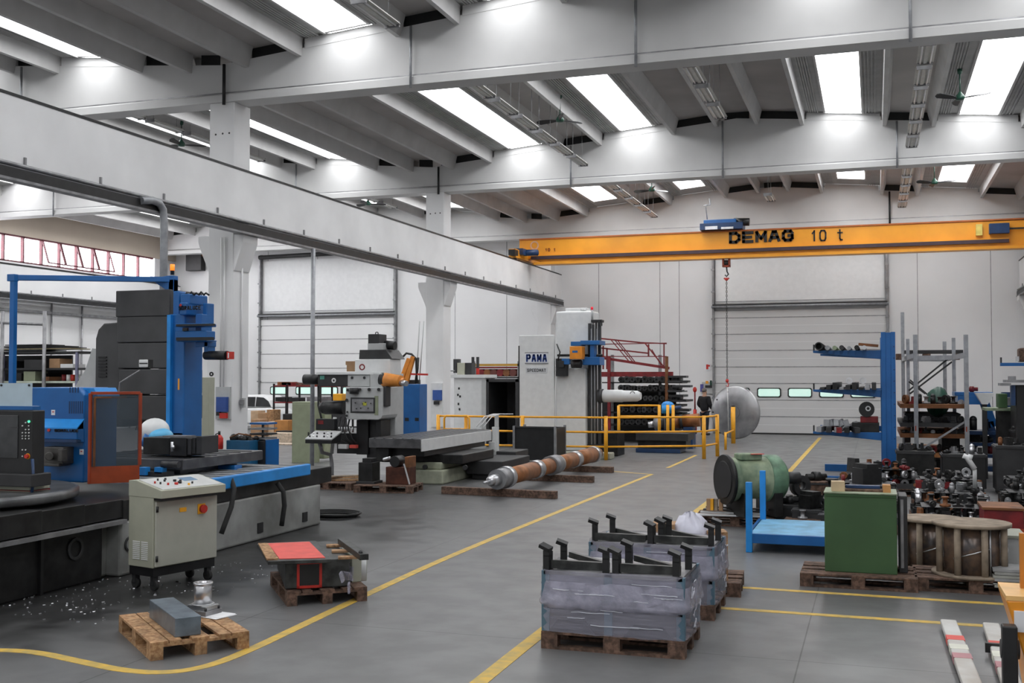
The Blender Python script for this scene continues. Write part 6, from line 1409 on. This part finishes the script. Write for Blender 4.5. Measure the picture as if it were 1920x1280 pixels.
# ---- cantilever rack, blue
t = Thing('cantilever_rack', 'blue cantilever rack with a tall post and three arms to the left', 'rack', (.27, 24.3, 0))
YA = 24.1
q0 = gy(1653, 760, YA); q1 = gy(1680, 760, YA); ztp = gy(1667, 622, YA).z
pw = q1.x-q0.x
t.part('post', join(MB().box(q0.x, q0.x+.09, YA, YA+.3, 0, ztp), MB().box(q1.x-.09, q1.x, YA, YA+.3, 0, ztp), MB().box(q0.x+.08, q1.x-.08, YA+.02, YA+.28, 0, ztp-.01)), blue, bev=.006)
for k in range(11): t.part('bolt_hole', MB().cyl((q1.x-.03, YA-.004, .5+.24*k), (q1.x-.03, YA+.01, .5+.24*k), .014, n=6), blued)
AY = []
for v0, v1 in ((657, 665), (730, 737), (809, 818)):
    a = gy(1524, v0, YA); zt_ = a.z; zb_ = gy(1653, v1+8, YA).z
    arm = MB(); arm.prism([(a.x, zt_), (a.x, zt_-.045), (q0.x, zb_), (q0.x, zt_-.0)], 'y', YA+.08, YA+.22)
    ar = t.part('arm', arm, blue, bev=.005); t.part('end_stop', MB().box(a.x, a.x+.03, YA+.1, YA+.2, zt_, zt_+.13), dark, parent=ar); AY.append((a.x, q0.x, zt_))
# second post of the same rack further back, with arms
Y2b = 27.4
for yy in (Y2b,):
    t.part('post', MB().box(q0.x, q1.x, yy, yy+.3, 0, ztp), blue, bev=.006)
    for xa, xb, z_ in AY: t.part('arm', MB().prism([(xa, z_), (xa, z_-.045), (xb, z_-.13), (xb, z_)], 'y', yy+.08, yy+.22), blue)
t.part('base', MB().box(q0.x-1.3, q1.x, YA+.06, YA+.24, 0, .16), blue, bev=.006); t.part('base', MB().box(q0.x-1.3, q1.x, Y2b+.06, Y2b+.24, 0, .16), blue)
# long stock on the arms, one by one
rnd = random.Random(21)
def stock(name, lab, cat, n, arm, xs, mk, grp):
    for k in range(n): mk(k, arm)
xa, xb, z_ = AY[0]
for k, (dx, r_, m_, nm) in enumerate(((.14,.085,black,'thick black tube with open end at the tip of the upper rack arm'), (.31,.05,galv,'grey pipe second from the tip of the upper rack arm'), (.46,.045,greenpale,'pale green pipe third from the tip of the upper rack arm'), (.60,.05,dark,'dark pipe in the middle of the upper rack arm'), (.75,.04,galv,'thin grey pipe right of the middle on the upper rack arm'), (.9,.05,castdark,'oily dark pipe near the post on the upper rack arm'), (1.05,.045,steel,'bright pipe nearest the post on the upper rack arm'))):
    if k == 0: b = MB().ring((xa+dx, YA-.35, z_+r_), r_*.72, r_, 4.1, axis=(0,1,0), n=20); b.cyl((xa+dx, YA+.1, z_+r_),(xa+dx, YA+.12, z_+r_), r_*.7, n=16)
    else: b = MB().cyl((xa+dx, YA-.25-rnd.uniform(0,.2), z_+r_), (xa+dx, YA+3.6, z_+r_), r_, n=14)
    single('steel_pipe', b, m_, nm, 'pipe', group='pipes on the upper rack arm')
single('tilted_board', MB().rbox(xb-.25, YA+.1, z_+.11, .4, .3, .05, 0, 0, .1), rust, 'brown offcut beside the post on the upper rack arm', 'offcut')
xa, xb, z_ = AY[1]
for k in range(9):
    x = xa+.2+.13*k; h = .05+.05*((k*7)%3); m_ = [dark, black, castdark, galv][k%4]
    b = MB().rbox(x, YA+1.6, z_+h/2, .09, 3.6+.1*(k%3), h)
    single('steel_bar', b, m_, ORD[k] + ' square steel bar from the tip of the middle rack arm' if k < 7 else ('square steel bar beside the post on the middle rack arm' if k == 8 else 'square steel bar second from the post on the middle rack arm'), 'steel bar', group='bars on the middle rack arm')
for k, dx in enumerate((.74, 1.02)):
    b = MB().ring((xa+dx, YA+.1, z_+.19), .03, .07, .2, axis=(0,1,0), n=14); single('steel_ring', b, steel, '%s bright ring standing on the bars of the middle rack arm' % ['left','right'][k], 'ring')
xa, xb, z_ = AY[2]
for k in range(6):
    x = xa+.22+.12*k; b = MB().rbox(x, YA+.5, z_+.06, .10, 1.6+.2*(k%3), .11, .1*((k%3)-1)); b = b
    single('steel_bar', b, [galv, dark, darkred, galv, castdark, dark][k], ORD[k] + ' mixed steel bar from the tip of the lowest rack arm', 'steel bar', group='bars on the lowest rack arm')
for k in range(5):
    b = MB().rbox(0,0,0,.10,.12,.14,rnd.uniform(0,2),rnd.uniform(-.6,.6)); single('cut_steel_piece', b, galv, 'short cut steel piece, %s from the tip, lying on the lowest rack arm' % ORD[k], 'steel piece', loc=(xa+.28+.1*k, YA+.05, z_+.19), group='cut pieces on the lowest rack arm')
t = Thing('small_gear_motor', 'black gear motor with bright ring on the lowest rack arm beside the post', 'gear motor', (xb-.25, YA+.2, z_))
lp(t, 'housing', MB().box(-.35,.2,-.1,.4,.0,.20), castdark, bev=.01); lp(t, 'red_body', MB().box(-.18,.18,-.05,.3,.2,.33), darkred, bev=.01); lp(t, 'wheel', MB().cyl((-.05,-.08,.48),(-.05,.2,.48),.16,n=20), black); lp(t, 'bright_ring', MB().ring((-.02,-.1,.5),.03,.055,.03,axis=(0,1,0)), steel); lp(t, 'slanted_plate', MB().beam((-.6,-.1,.04),(-.25,.0,.22),.1,.03), galv)
# ---- galvanised pallet rack right of it
t = Thing('pallet_rack', 'grey steel pallet rack with tall posts right of the blue cantilever rack', 'rack', (1.3, 26.5, 0))
def rpost(u, vt, Y, w_=.09):
    q = gy(u, vt, Y); t.part('post', MB().box(q.x-w_/2, q.x+w_/2, Y, Y+.08, 0, q.z), galv, bev=.004); return q.x
xf0 = rpost(1716, 627, 25.3); xf1 = rpost(1811, 627, 25.2); xm0 = rpost(1702, 635, 28.5, .08); xm1 = rpost(1788, 633, 28.2, .08); xr0 = rpost(1692, 585, 30.5, .09); xr1 = rpost(1771, 640, 31.0, .09)
zb1 = gy(1760, 662, 28).z
for (a, c) in (((xf0,25.3),(xm0,28.5)), ((xf1,25.2),(xm1,28.2)), ((xm0,28.5),(xm1,28.3)), ((xr0,30.5),(xr1,31.0)), ((xm0,28.5),(xr0,30.5)), ((xm1,28.2),(xr1,31.0))):
    for z in (1.15, zb1-.1, 2.05): 
        if z == 2.05: continue
        t.part('beam', MB().beam((*a, z), (*c, z), .05, .11), galv if z > 2 else orangem)
for (u0,v0,u1,v1,Y) in ((1704,732,1778,672,28.4),(1706,738,1785,678,28.4),(1704,715,1735,738,28.4),(1715,850,1810,790,25.4),(1715,850,1770,893,25.4),(1706,712,1742,742,30.5)):
    t.part('brace', MB().beam(gy(u0,v0,Y), gy(u1,v1,Y), .03, .04), galv if Y < 26 else dark)
b = MB(); PB(b, 1696, 656, 1806, 662, 29, .9); t.part('top_shelf', b, dark); 
for k, (u0, u1) in enumerate(((1680, 1690), (1731, 1745), (1790, 1800))): b = MB(); PB(b, u0, 663, u1, 674, 28.9, .6); single('wooden_beam', b, wooddark, ['left','middle','right'][k]+' wood block under the top shelf of the grey pallet rack', 'wood block')
# shelves with goods on
shelf_z = []
for v, m_ in ((757, rust), (792, dark), (812, rust), (848, mat('orange_brown_beam', (.42,.17,.05), .6, var=.2))):
    q0 = gy(1688, v, 25.6); q1 = gy(1815, v, 25.6); th = .09
    t.part('shelf', MB().box(q0.x, q1.x, 25.55, 29.0, q0.z-th, q0.z), m_); shelf_z.append((q0.x, q1.x, q0.z))
dg = [castdark, dark, black, rust, galv, wooddark, darkred]
def junk(kind, m_, s, rnd):
    b = MB()
    if kind == 0: b.box(-.5*s,.5*s,-.4*s,.4*s,0,.7*s); b.box(-.3*s,.3*s,-.45*s,.45*s,.7*s,.9*s)
    elif kind == 1: b.lathe((0,0,0), [(.45*s,0),(.45*s,.2*s),(.2*s,.25*s),(.2*s,.7*s),(.3*s,.72*s),(.3*s,.85*s)], n=14)
    elif kind == 2: b.ring((0,-.2*s,.5*s), .2*s, .5*s, .4*s, axis=(0,1,0), n=16)
    elif kind == 3: b.cyl((-.6*s,0,.2*s), (.6*s,0,.2*s), .2*s, n=12); b.cyl((-.2*s,0,.2*s),(.2*s,0,.2*s),.32*s,n=12)
    elif kind == 4: b.prism([(-.5*s,0),(.5*s,0),(.5*s,.2*s),(.15*s,.3*s),(.1*s,.9*s),(-.1*s,.9*s),(-.15*s,.3*s),(-.5*s,.2*s)], 'y', -.3*s, .3*s)
    elif kind == 5: b.cyl((0,0,0),(0,0,.8*s),.3*s,n=8); b.sph((0,0,.85*s),.3*s,n=10,m=6)
    return b
KN = ['stepped block', 'flanged hub', 'thick ring', 'stepped shaft', 'bearing bracket', 'turned bush']
KC = ['machined_block', 'flanged_hub', 'machined_ring', 'short_shaft', 'bearing_bracket', 'turned_bush']
protos = {}
def put(kind, mi, s, loc, rz, where, group, rnd):
    key = (kind, mi)
    if key not in protos:
        o = single(KC[kind], junk(kind, None, 1.0, rnd), JM[mi], 'x', 'machine part', group=group); protos[key] = o
    else:
        o = protos[key].copy(); sc.collection.objects.link(o)
    o.location = loc; o.rotation_euler = (0,0,rz); o.scale = (s,s,s); o['group'] = group
    o['label'] = '%s %s, %s' % (JN[mi], KN[kind], where); return o
JM = [castdark, dark, black, rust, steel, dullsteel, galv, darkred, greend, brsteel]; JN = ['oily', 'dark grey', 'black', 'rusty', 'bright', 'dull grey', 'grey', 'dark red', 'dark green', 'shiny']
rnd = random.Random(9)
for si, (xa, xb, z_) in enumerate(shelf_z):
    h = [.26, .16, .16, .20][si]
    for k in range(9):
        s = min(rnd.uniform(.7, 1.0)*h, .16 if si else .2); x = xa+.12+(xb-xa-.25)*k/8
        mi = rnd.choice([0,0,1,2,2,3,5,7]) 
        put(rnd.randrange(6), mi, s, (x, 25.75+rnd.uniform(0,.3), z_+.001), rnd.uniform(0,6), '%s on the %s shelf of the grey pallet rack' % (['first','second','third','fourth','fifth','sixth','seventh','eighth','last'][k], ['top goods', 'second', 'third', 'lowest'][si]), 'parts on the pallet rack shelves', rnd)
t2 = Thing('green_tarpaulin_bundle', 'dark green rounded bundle on the top goods shelf of the grey pallet rack', 'bundle', tuple(gy(1757, 757, 26.6)))
q = gy(1758, 745, 26.6); t2.part('bundle', MB().sph((q.x, 26.6, q.z-.1), .26, .3, .34, n=16, m=10, seed=2, amp=.05), greend)
# dark crates filling the rack's lower part
for k, (u0, v0, u1, v1, m_, lab) in enumerate(((1690, 858, 1745, 900, castdark, 'black crate low in the left of the grey pallet rack'), (1750, 862, 1806, 905, black, 'black crate low in the right of the grey pallet rack'), (1690, 815, 1712, 846, dark, 'dark grey crate between the lower shelves, left'), (1760, 818, 1806, 846, castdark, 'oily dark crate between the lower shelves, right'), (1692, 775, 1806, 789, dark, 'long dark tray below the top goods shelf'))):
    q0 = gy(u0, v1, 26.6); q1 = gy(u1, v0, 26.6)
    c_ = Thing('parts_crate', lab, 'crate', ((q0.x+q1.x)/2, 27, max(q0.z, 0)))
    zz0 = max(q0.z, 0) if v1 < 900 else 0
    q0.x += .07; q1.x -= .07; c_.part('box', MB().box(q0.x, q1.x, 26.6, 28.0, zz0, q1.z), m_, bev=.01); c_.part('rim', MB().box(q0.x-.02, q1.x+.02, 26.57, 28.02, q1.z-.05, q1.z-.01), dark)
# ---- second blue cantilever rack at the right, slanted braces
t = Thing('cantilever_rack', 'blue rack with short arms and slanted brace right of the grey pallet rack', 'rack', tuple(gz(1870, 880)))
YD = 27.0
for (u0,v0,u1,v1,wd) in ((1842,745,1862,800,.2),(1855,790,1870,850,.16),(1866,845,1888,885,.16)): t.part('slanted_brace', MB().beam(gy(u0,v0,YD), gy(u1,v1,YD), .12, wd), blue if v0 < 780 else blued)
for (u0,v0,u1,v1) in ((1790,735,1862,742),(1796,742,1845,758),(1812,808,1870,815),(1815,830,1865,836),(1815,852,1870,858),(1822,874,1880,884)): b = MB(); PB(b, u0, v0, u1, v1, YD-.2, .9); t.part('arm', b, blue if v0 < 760 else blued, bev=.005)
q = gy(1886, 700, YD+.5); t.part('post', MB().box(q.x-.09, q.x+.09, YD+.4, YD+.7, 0, gy(1886, 735, YD+.4).z), blued)
for k in range(8):
    v = [733, 806, 806, 828, 828, 850, 850, 872][k]; u = [1822, 1825, 1850, 1830, 1856, 1828, 1856, 1838][k]; q = gy(u, v, YD)
    put(rnd.randrange(6), rnd.choice([0,2,3,5,7]), rnd.uniform(.18,.3), (q.x, YD, q.z+.0), rnd.uniform(0,6), '%s from the top on the right blue rack' % ['first','second','third','fourth','fifth','sixth','seventh','last'][k], 'parts on the right blue rack', rnd)
# upper right arm with brown box and grey machine corner at the frame edge
t = Thing('cantilever_rack', 'blue rack arm with a brown box at the right edge, high up', 'rack', tuple(gz(1930, 900)))
a = gy(1876, 680, 26.0); c = gy(1935, 683, 26.0); t.part('arm', MB().box(a.x, c.x+.3, 26.0, 26.15, a.z-.07, a.z), blue); t.part('end_stop', MB().box(a.x, a.x+.03, 26.0, 26.1, a.z, a.z+.12), dark); t.part('post', MB().box(c.x+.2, c.x+.4, 26.0, 26.3, 0, 4.0), blue)
b = MB(); PB(b, 1911, 652, 1945, 678, 26.0, .4); single('brown_box', b, wooddark, 'brown rounded box on the high blue arm at the right edge', 'box', bev=.04)
b = MB(); PB(b, 1905, 668, 1911, 677, 25.95, .1); single('steel_fitting', b, steel, 'small bright fitting beside the brown box on the high blue arm', 'fitting')
t = Thing('grey_machine', 'dark grey machine with flat top at the right edge of the hall', 'machine', tuple(gz(1925, 905)))
b = MB(); PB(b, 1893, 712, 1960, 717, 23.6, 1.2); PB(b, 1876, 718, 1896, 723, 23.6, .5); PB(b, 1893, 705, 1905, 713, 23.7, .3); t.part('top_plate', b, dullsteel)
b = MB(); a = gy(1905, 722, 23.8); c = gy(1960, 722, 23.8); b.box(a.x, c.x, 23.8, 24.8, 0, a.z); t.part('body', b, black, bev=.01)
b = MB(); PB(b, 1896, 722, 1904, 760, 23.75, .2); t.part('edge_post', b, blued)
t = Thing('green_machine_part', 'green box and pale green tray near the right edge behind the part piles', 'machine', tuple(gz(1880, 890)))
YG = 25.0
b = MB(); PB(b, 1872, 738, 1889, 764, YG, .5); t.part('box', b, green, bev=.01); b = MB(); PB(b, 1848, 765, 1905, 770, YG-.1, .9); t.part('tray', b, greenpale); a = gy(1872, 770, YG); c = gy(1905, 770, YG); t.part('stand', MB().box(a.x, c.x, YG, YG+.6, 0, a.z), castdark)
b = MB(); PB(b, 1889, 745, 1900, 760, YG+.05, .3); t.part('bright_valve', b, steel)
t = Thing('tool_wedge', 'white plastic hopper beside the slanted blue brace', 'hopper', tuple(gy(1848, 760, 26.4)))
q = gy(1846, 745, 26.4); t.part('stand', MB().box(q.x-.05,q.x+.05,26.4,26.5,0,q.z-.14), dark); t.part('hopper', MB().prism([(q.x-.2,q.z+.1),(q.x+.2,q.z+.1),(q.x+.06,q.z-.15),(q.x-.06,q.z-.15)], 'y', 26.3, 26.6), mwhite)
# ---- piles of machined parts on pallets and trays
rows = [(1.05, 16.2, 'drum tray', 'first dark pallet behind the cable drums'), (2.35, 16.0, 'right edge tray', 'dark pallet with part piles near the right edge'), (-.25, 17.0, 'green cabinet tray', 'dark pallet with parts behind the green cabinet'), (1.1, 18.2, 'second drum tray', 'second dark pallet behind the cable drums'),
 (2.4, 18.6, 'far right tray', 'far dark pallet with part piles at the right'), (-.2, 19.4, 'blue rack tray', 'dark pallet with parts before the blue cantilever rack'), (1.2, 20.6, 'grey rack tray', 'dark pallet before the grey pallet rack'), (2.7, 21.2, 'grey machine tray', 'dark pallet before the dark grey machine'), (.2, 22.4, 'rearmost tray', 'dark pallet at the foot of the blue rack')]
ROWN = ['front', 'second', 'third', 'back']
for x, y, tn, lab in rows:
    pal(pal_dark, (x, y, 0), 0, lab)
    c_ = Thing('steel_tray', 'steel tray of parts on the '+lab.replace(' with part piles','').replace(' with parts',''), 'tray', (x, y, .144))
    lp(c_, 'tray_floor', MB().box(-.58,.58,-.38,.38,0,.02), castdark); lp(c_, 'tray_side', MB().box(-.58,.58,-.40,-.385,0,.10), dark); lp(c_, 'tray_side', MB().box(-.58,.58,.385,.40,0,.10), dark)
    for l in range(3 if y > 15.5 else 1):
        if l:
            zz = .02+.17*l-.012; lp(c_, 'divider_sheet', MB().box(-.56+.05*l,.56-.05*l,-.37+.04*l,.37-.04*l,zz-.004,zz), dark)
        for i in range(l//2, 7-l//2):
            for j in range(4):
                if l == 2 and rnd.random() < .3: continue
                s = rnd.uniform(.12, .165)
                mi = rnd.choice([0,0,0,0,1,1,2,2,2,2,0,2,5,5,4,7,3,9,4])
                put(rnd.randrange(6), mi, s, (x-.48+.16*i, y-.28+.185*j, .166+.17*l), rnd.uniform(0,6), '%s from left, %s row, %s layer, %s' % (ORD[i], ROWN[j], ['bottom','middle','top'][l], tn), 'machined parts heaped in trays on the right', rnd)
# taller dark pieces among them
for k, (u, v, Y, mi, s, kind, lab) in enumerate(((1600,870,20.3,0,.5,4,'black bearing bracket above the pallet behind the pine block'),(1625,880,18.6,2,.45,0,'x'),(1560,905,18.0,2,.4,1,'x'),(1530,880,18.2,0,.35,3,'x'),(1500,905,17.4,1,.4,2,'x'),(1520,930,16.9,0,.35,0,'x'),(1480,925,17.2,2,.3,3,'x'),(1505,960,16.6,5,.2,1,'x'))):
    q = gy(u, v, Y); z0 = 0.0
    t = Thing('part_stand', 'dark crate %s green motor and green cabinet, %s' % ('between', ['tallest, behind the pine block', 'right of the tallest, before the rack', 'left of the tallest one', 'leftmost at the back', 'carrying a dark ring', 'with a stepped block on top', 'beside the motor shaft', 'lowest, nearest the blue stand'][k]), 'crate', (q.x, Y, 0))
    hh = max(.1, q.z - s*.5); lp(t, 'box', MB().box(-.26,.26,-.22,.22,0,hh), [castdark, dark, black, wooddark][k%4], bev=.01); lp(t, 'rim', MB().box(-.27,.27,-.23,.23,hh-.05,hh-.02), dark)
    put(kind, mi, s*.8, (q.x, Y, hh), rnd.uniform(0,1), 'on %s' % ['the tallest dark crate behind the pine block', 'the dark crate before the blue rack', 'the dark crate left of the tallest one', 'the leftmost dark crate at the back', 'a dark crate right of the green motor', 'the crate behind the blue stand', 'the crate beside the motor shaft', 'the low crate nearest the blue stand'][k], 'parts on the dark crates beside the motor', rnd)
# white and bright items at the right
for k, (u, v, Y) in enumerate(((1880, 912, 17.2), (1902, 915, 17.4), (1890, 925, 16.8))):
    q = gy(u, v, Y); single('white_bottle', MB().lathe((0,0,0), [(.06,0),(.06,.10),(.02,.13),(.02,.16)], axis=(1,.2,0), n=12), white, ['left', 'right', 'lower'][k]+' white bottle lying on the part piles near the right edge', 'bottle', loc=(2.2+.16*k, 16.0+[.1,.2,-.15][k], .70), group='white bottles on the part piles')
t = Thing('white_valve', 'white branching pipe fitting on the parts before the grey pallet rack', 'fitting', tuple(gy(1800, 925, 17.5)))
q = Vector((1.35, 18.0, .98)); t.part('body', MB().tube([q+Vector((-.08,0,.08)), q+Vector((-.03,0,.06)), q+Vector((.08,0,-.12))], .04), white); t.part('branch', MB().cyl(q, q+Vector((.03,0,.1)), .035), mwhite); t.part('foot', MB().cyl(q+Vector((.08,0,-.12)), q+Vector((.08,0,-.41)), .03), mgrey)
# brown flanged container at the far right behind the drums
t = Thing('brown_bin', 'dark red steel bin with light rim right of the part piles', 'bin', tuple(gz(1880, 1000)))
q0 = gy(1845, 955, 15.0); q1 = gy(1920, 985, 15.0); t.part('box', MB().box(q0.x, q1.x, 15.0, 15.7, 0, q0.z), darkred, bev=.01); t.part('rim', MB().box(q0.x-.02, q1.x+.02, 14.98, 15.72, q0.z, q0.z+.03), rust); t.part('lower_board', MB().box(q0.x-.02, q1.x, 14.97, 15.0, .3, .36), orangem)
# ---- fork truck at the right edge
t = Thing('fork_truck', 'orange fork truck at the right edge with taped forks reaching into the hall', 'fork truck', (.95, 9.3, 0))
tape = mat('worn_pale_and_red_tape', (.60,.60,.58), .55, var=.2, scale=3, col2=(.45,.42,.38))
def fork(p0, p1, w_):
    a = gz(*p0, .09); c = gz(*p1, .09); return a, c
for i, (p0, p1) in enumerate((((1778,1160),(1828,1290)), ((1858,1166),(1912,1320)))):
    a = gz(*p0, .09); c = gz(*p1, .09); t.part('fork', MB().beam((a.x,a.y,.06), (c.x,c.y,.06), .135, .055), tape, bev=.012)
    for f, m_ in ((.28, salmon), (.42, mat('pale_tape_%d' % i, (.7,.7,.6), .5)), (.55, mat('faded_pink_tape_%d' % i, (.45,.2,.22), .5))):
        q = a.lerp(c, f); q2 = a.lerp(c, f+.07); t.part('tape_band', MB().beam((q.x,q.y,.0605), (q2.x,q2.y,.0605), .139, .058), m_)
    a2 = gz(p0[0]+10, p0[1]+95, .09)
    if i: t.part('roller', MB().rbox(a.lerp(c,.35).x+.0, a.lerp(c,.35).y, .07, .21, .04, .075, math.atan2((c-a).y, (c-a).x)+math.pi/2), black)
Ym = 7.75
q = gy(1893, 1170, Ym); t.part('mast_post', MB().box(q.x-.055, q.x+.035, Ym-.12, Ym-.02, .0, q.z+.01), black, bev=.01)
t.part('mast_foot', MB().cyl((q.x-.06, Ym-.04, q.z-.15), (q.x+.05, Ym-.04, q.z-.15), .06, n=14), dark)
a = gy(1888, 1128, Ym-.05); b = MB(); b.prism([(a.x, a.z), (a.x+.5, a.z+.02), (a.x+.5, 0.05), (a.x+.16, .05), (a.x+.1, a.z-.35)], 'y', Ym+.0, Ym+.5)
t.part('body', b, mat('truck_orange_paint', (.80,.30,.02), .35, var=.08), bev=.012)
t.part('body_top', MB().box(a.x, a.x+.5, Ym+.0, Ym+.5, a.z+.0, a.z+.03), mat('pale_orange_paint', (.85,.5,.18), .4))
b = MB(); PB(b, 1902, 1146, 1925, 1185, Ym-.02, .02); t.part('instruction_plate', b, paper)
b = MB(); PB(b, 1913, 1000, 1925, 1128, Ym+.3, .05); t.part('orange_post', b, mat('truck_post_orange', (.60,.22,.03), .4))
# ================================================================ darker bins and machines filling the right background
rnd = random.Random(77)
bins = [(.75, 23.4, .7, .8, 'black bin at the foot of the grey pallet rack, left'), (1.65, 23.5, .8, .75, 'black bin at the foot of the grey pallet rack, middle'), (2.6, 23.2, .8, .95, 'tall black bin between the grey pallet rack and the dark machine'), (3.5, 22.6, .7, .85, 'black bin in front of the dark grey machine'), (3.3, 20.0, .7, .7, 'low black bin at the right edge behind the part piles'), (3.0, 24.4, .7, 1.2, 'tallest black bin beside the slanted blue brace'), (3.4, 17.4, .6, .8, 'dark bin at the right edge beside the red bin')]
for i, (x, y, w_, h, lab) in enumerate(bins):
    t = Thing('steel_bin', lab, 'bin', (x, y, 0))
    m_ = [castdark, black, dark, castdark, black][i % 5]
    lp(t, 'body', MB().box(-w_/2, w_/2, -.35, .35, .08, h), m_, bev=.01); lp(t, 'rim', MB().box(-w_/2-.02, w_/2+.02, -.37, .37, h-.06, h-.02), dark)
    for sx in (-1, 1): lp(t, 'foot', MB().box(sx*(w_/2-.08)-.04, sx*(w_/2-.08)+.04, -.33, .33, 0, .08), dark)
    for k in range(5):
        put(rnd.randrange(6), rnd.choice([0,2,1,4,9,3,5]), rnd.uniform(.13,.18), (x-w_/2+.09+k*(w_-.18)/4, y-.2+.12*(k%3), h), rnd.uniform(0,6), '%s from left on %s' % (ORD[k], ['left rack-foot bin','middle rack-foot bin','tall bin beside the pallet rack','bin before the dark machine','low bin at the right edge','tallest bin beside the blue brace','bin beside the red bin'][i]), 'parts lying on the black bins', rnd)
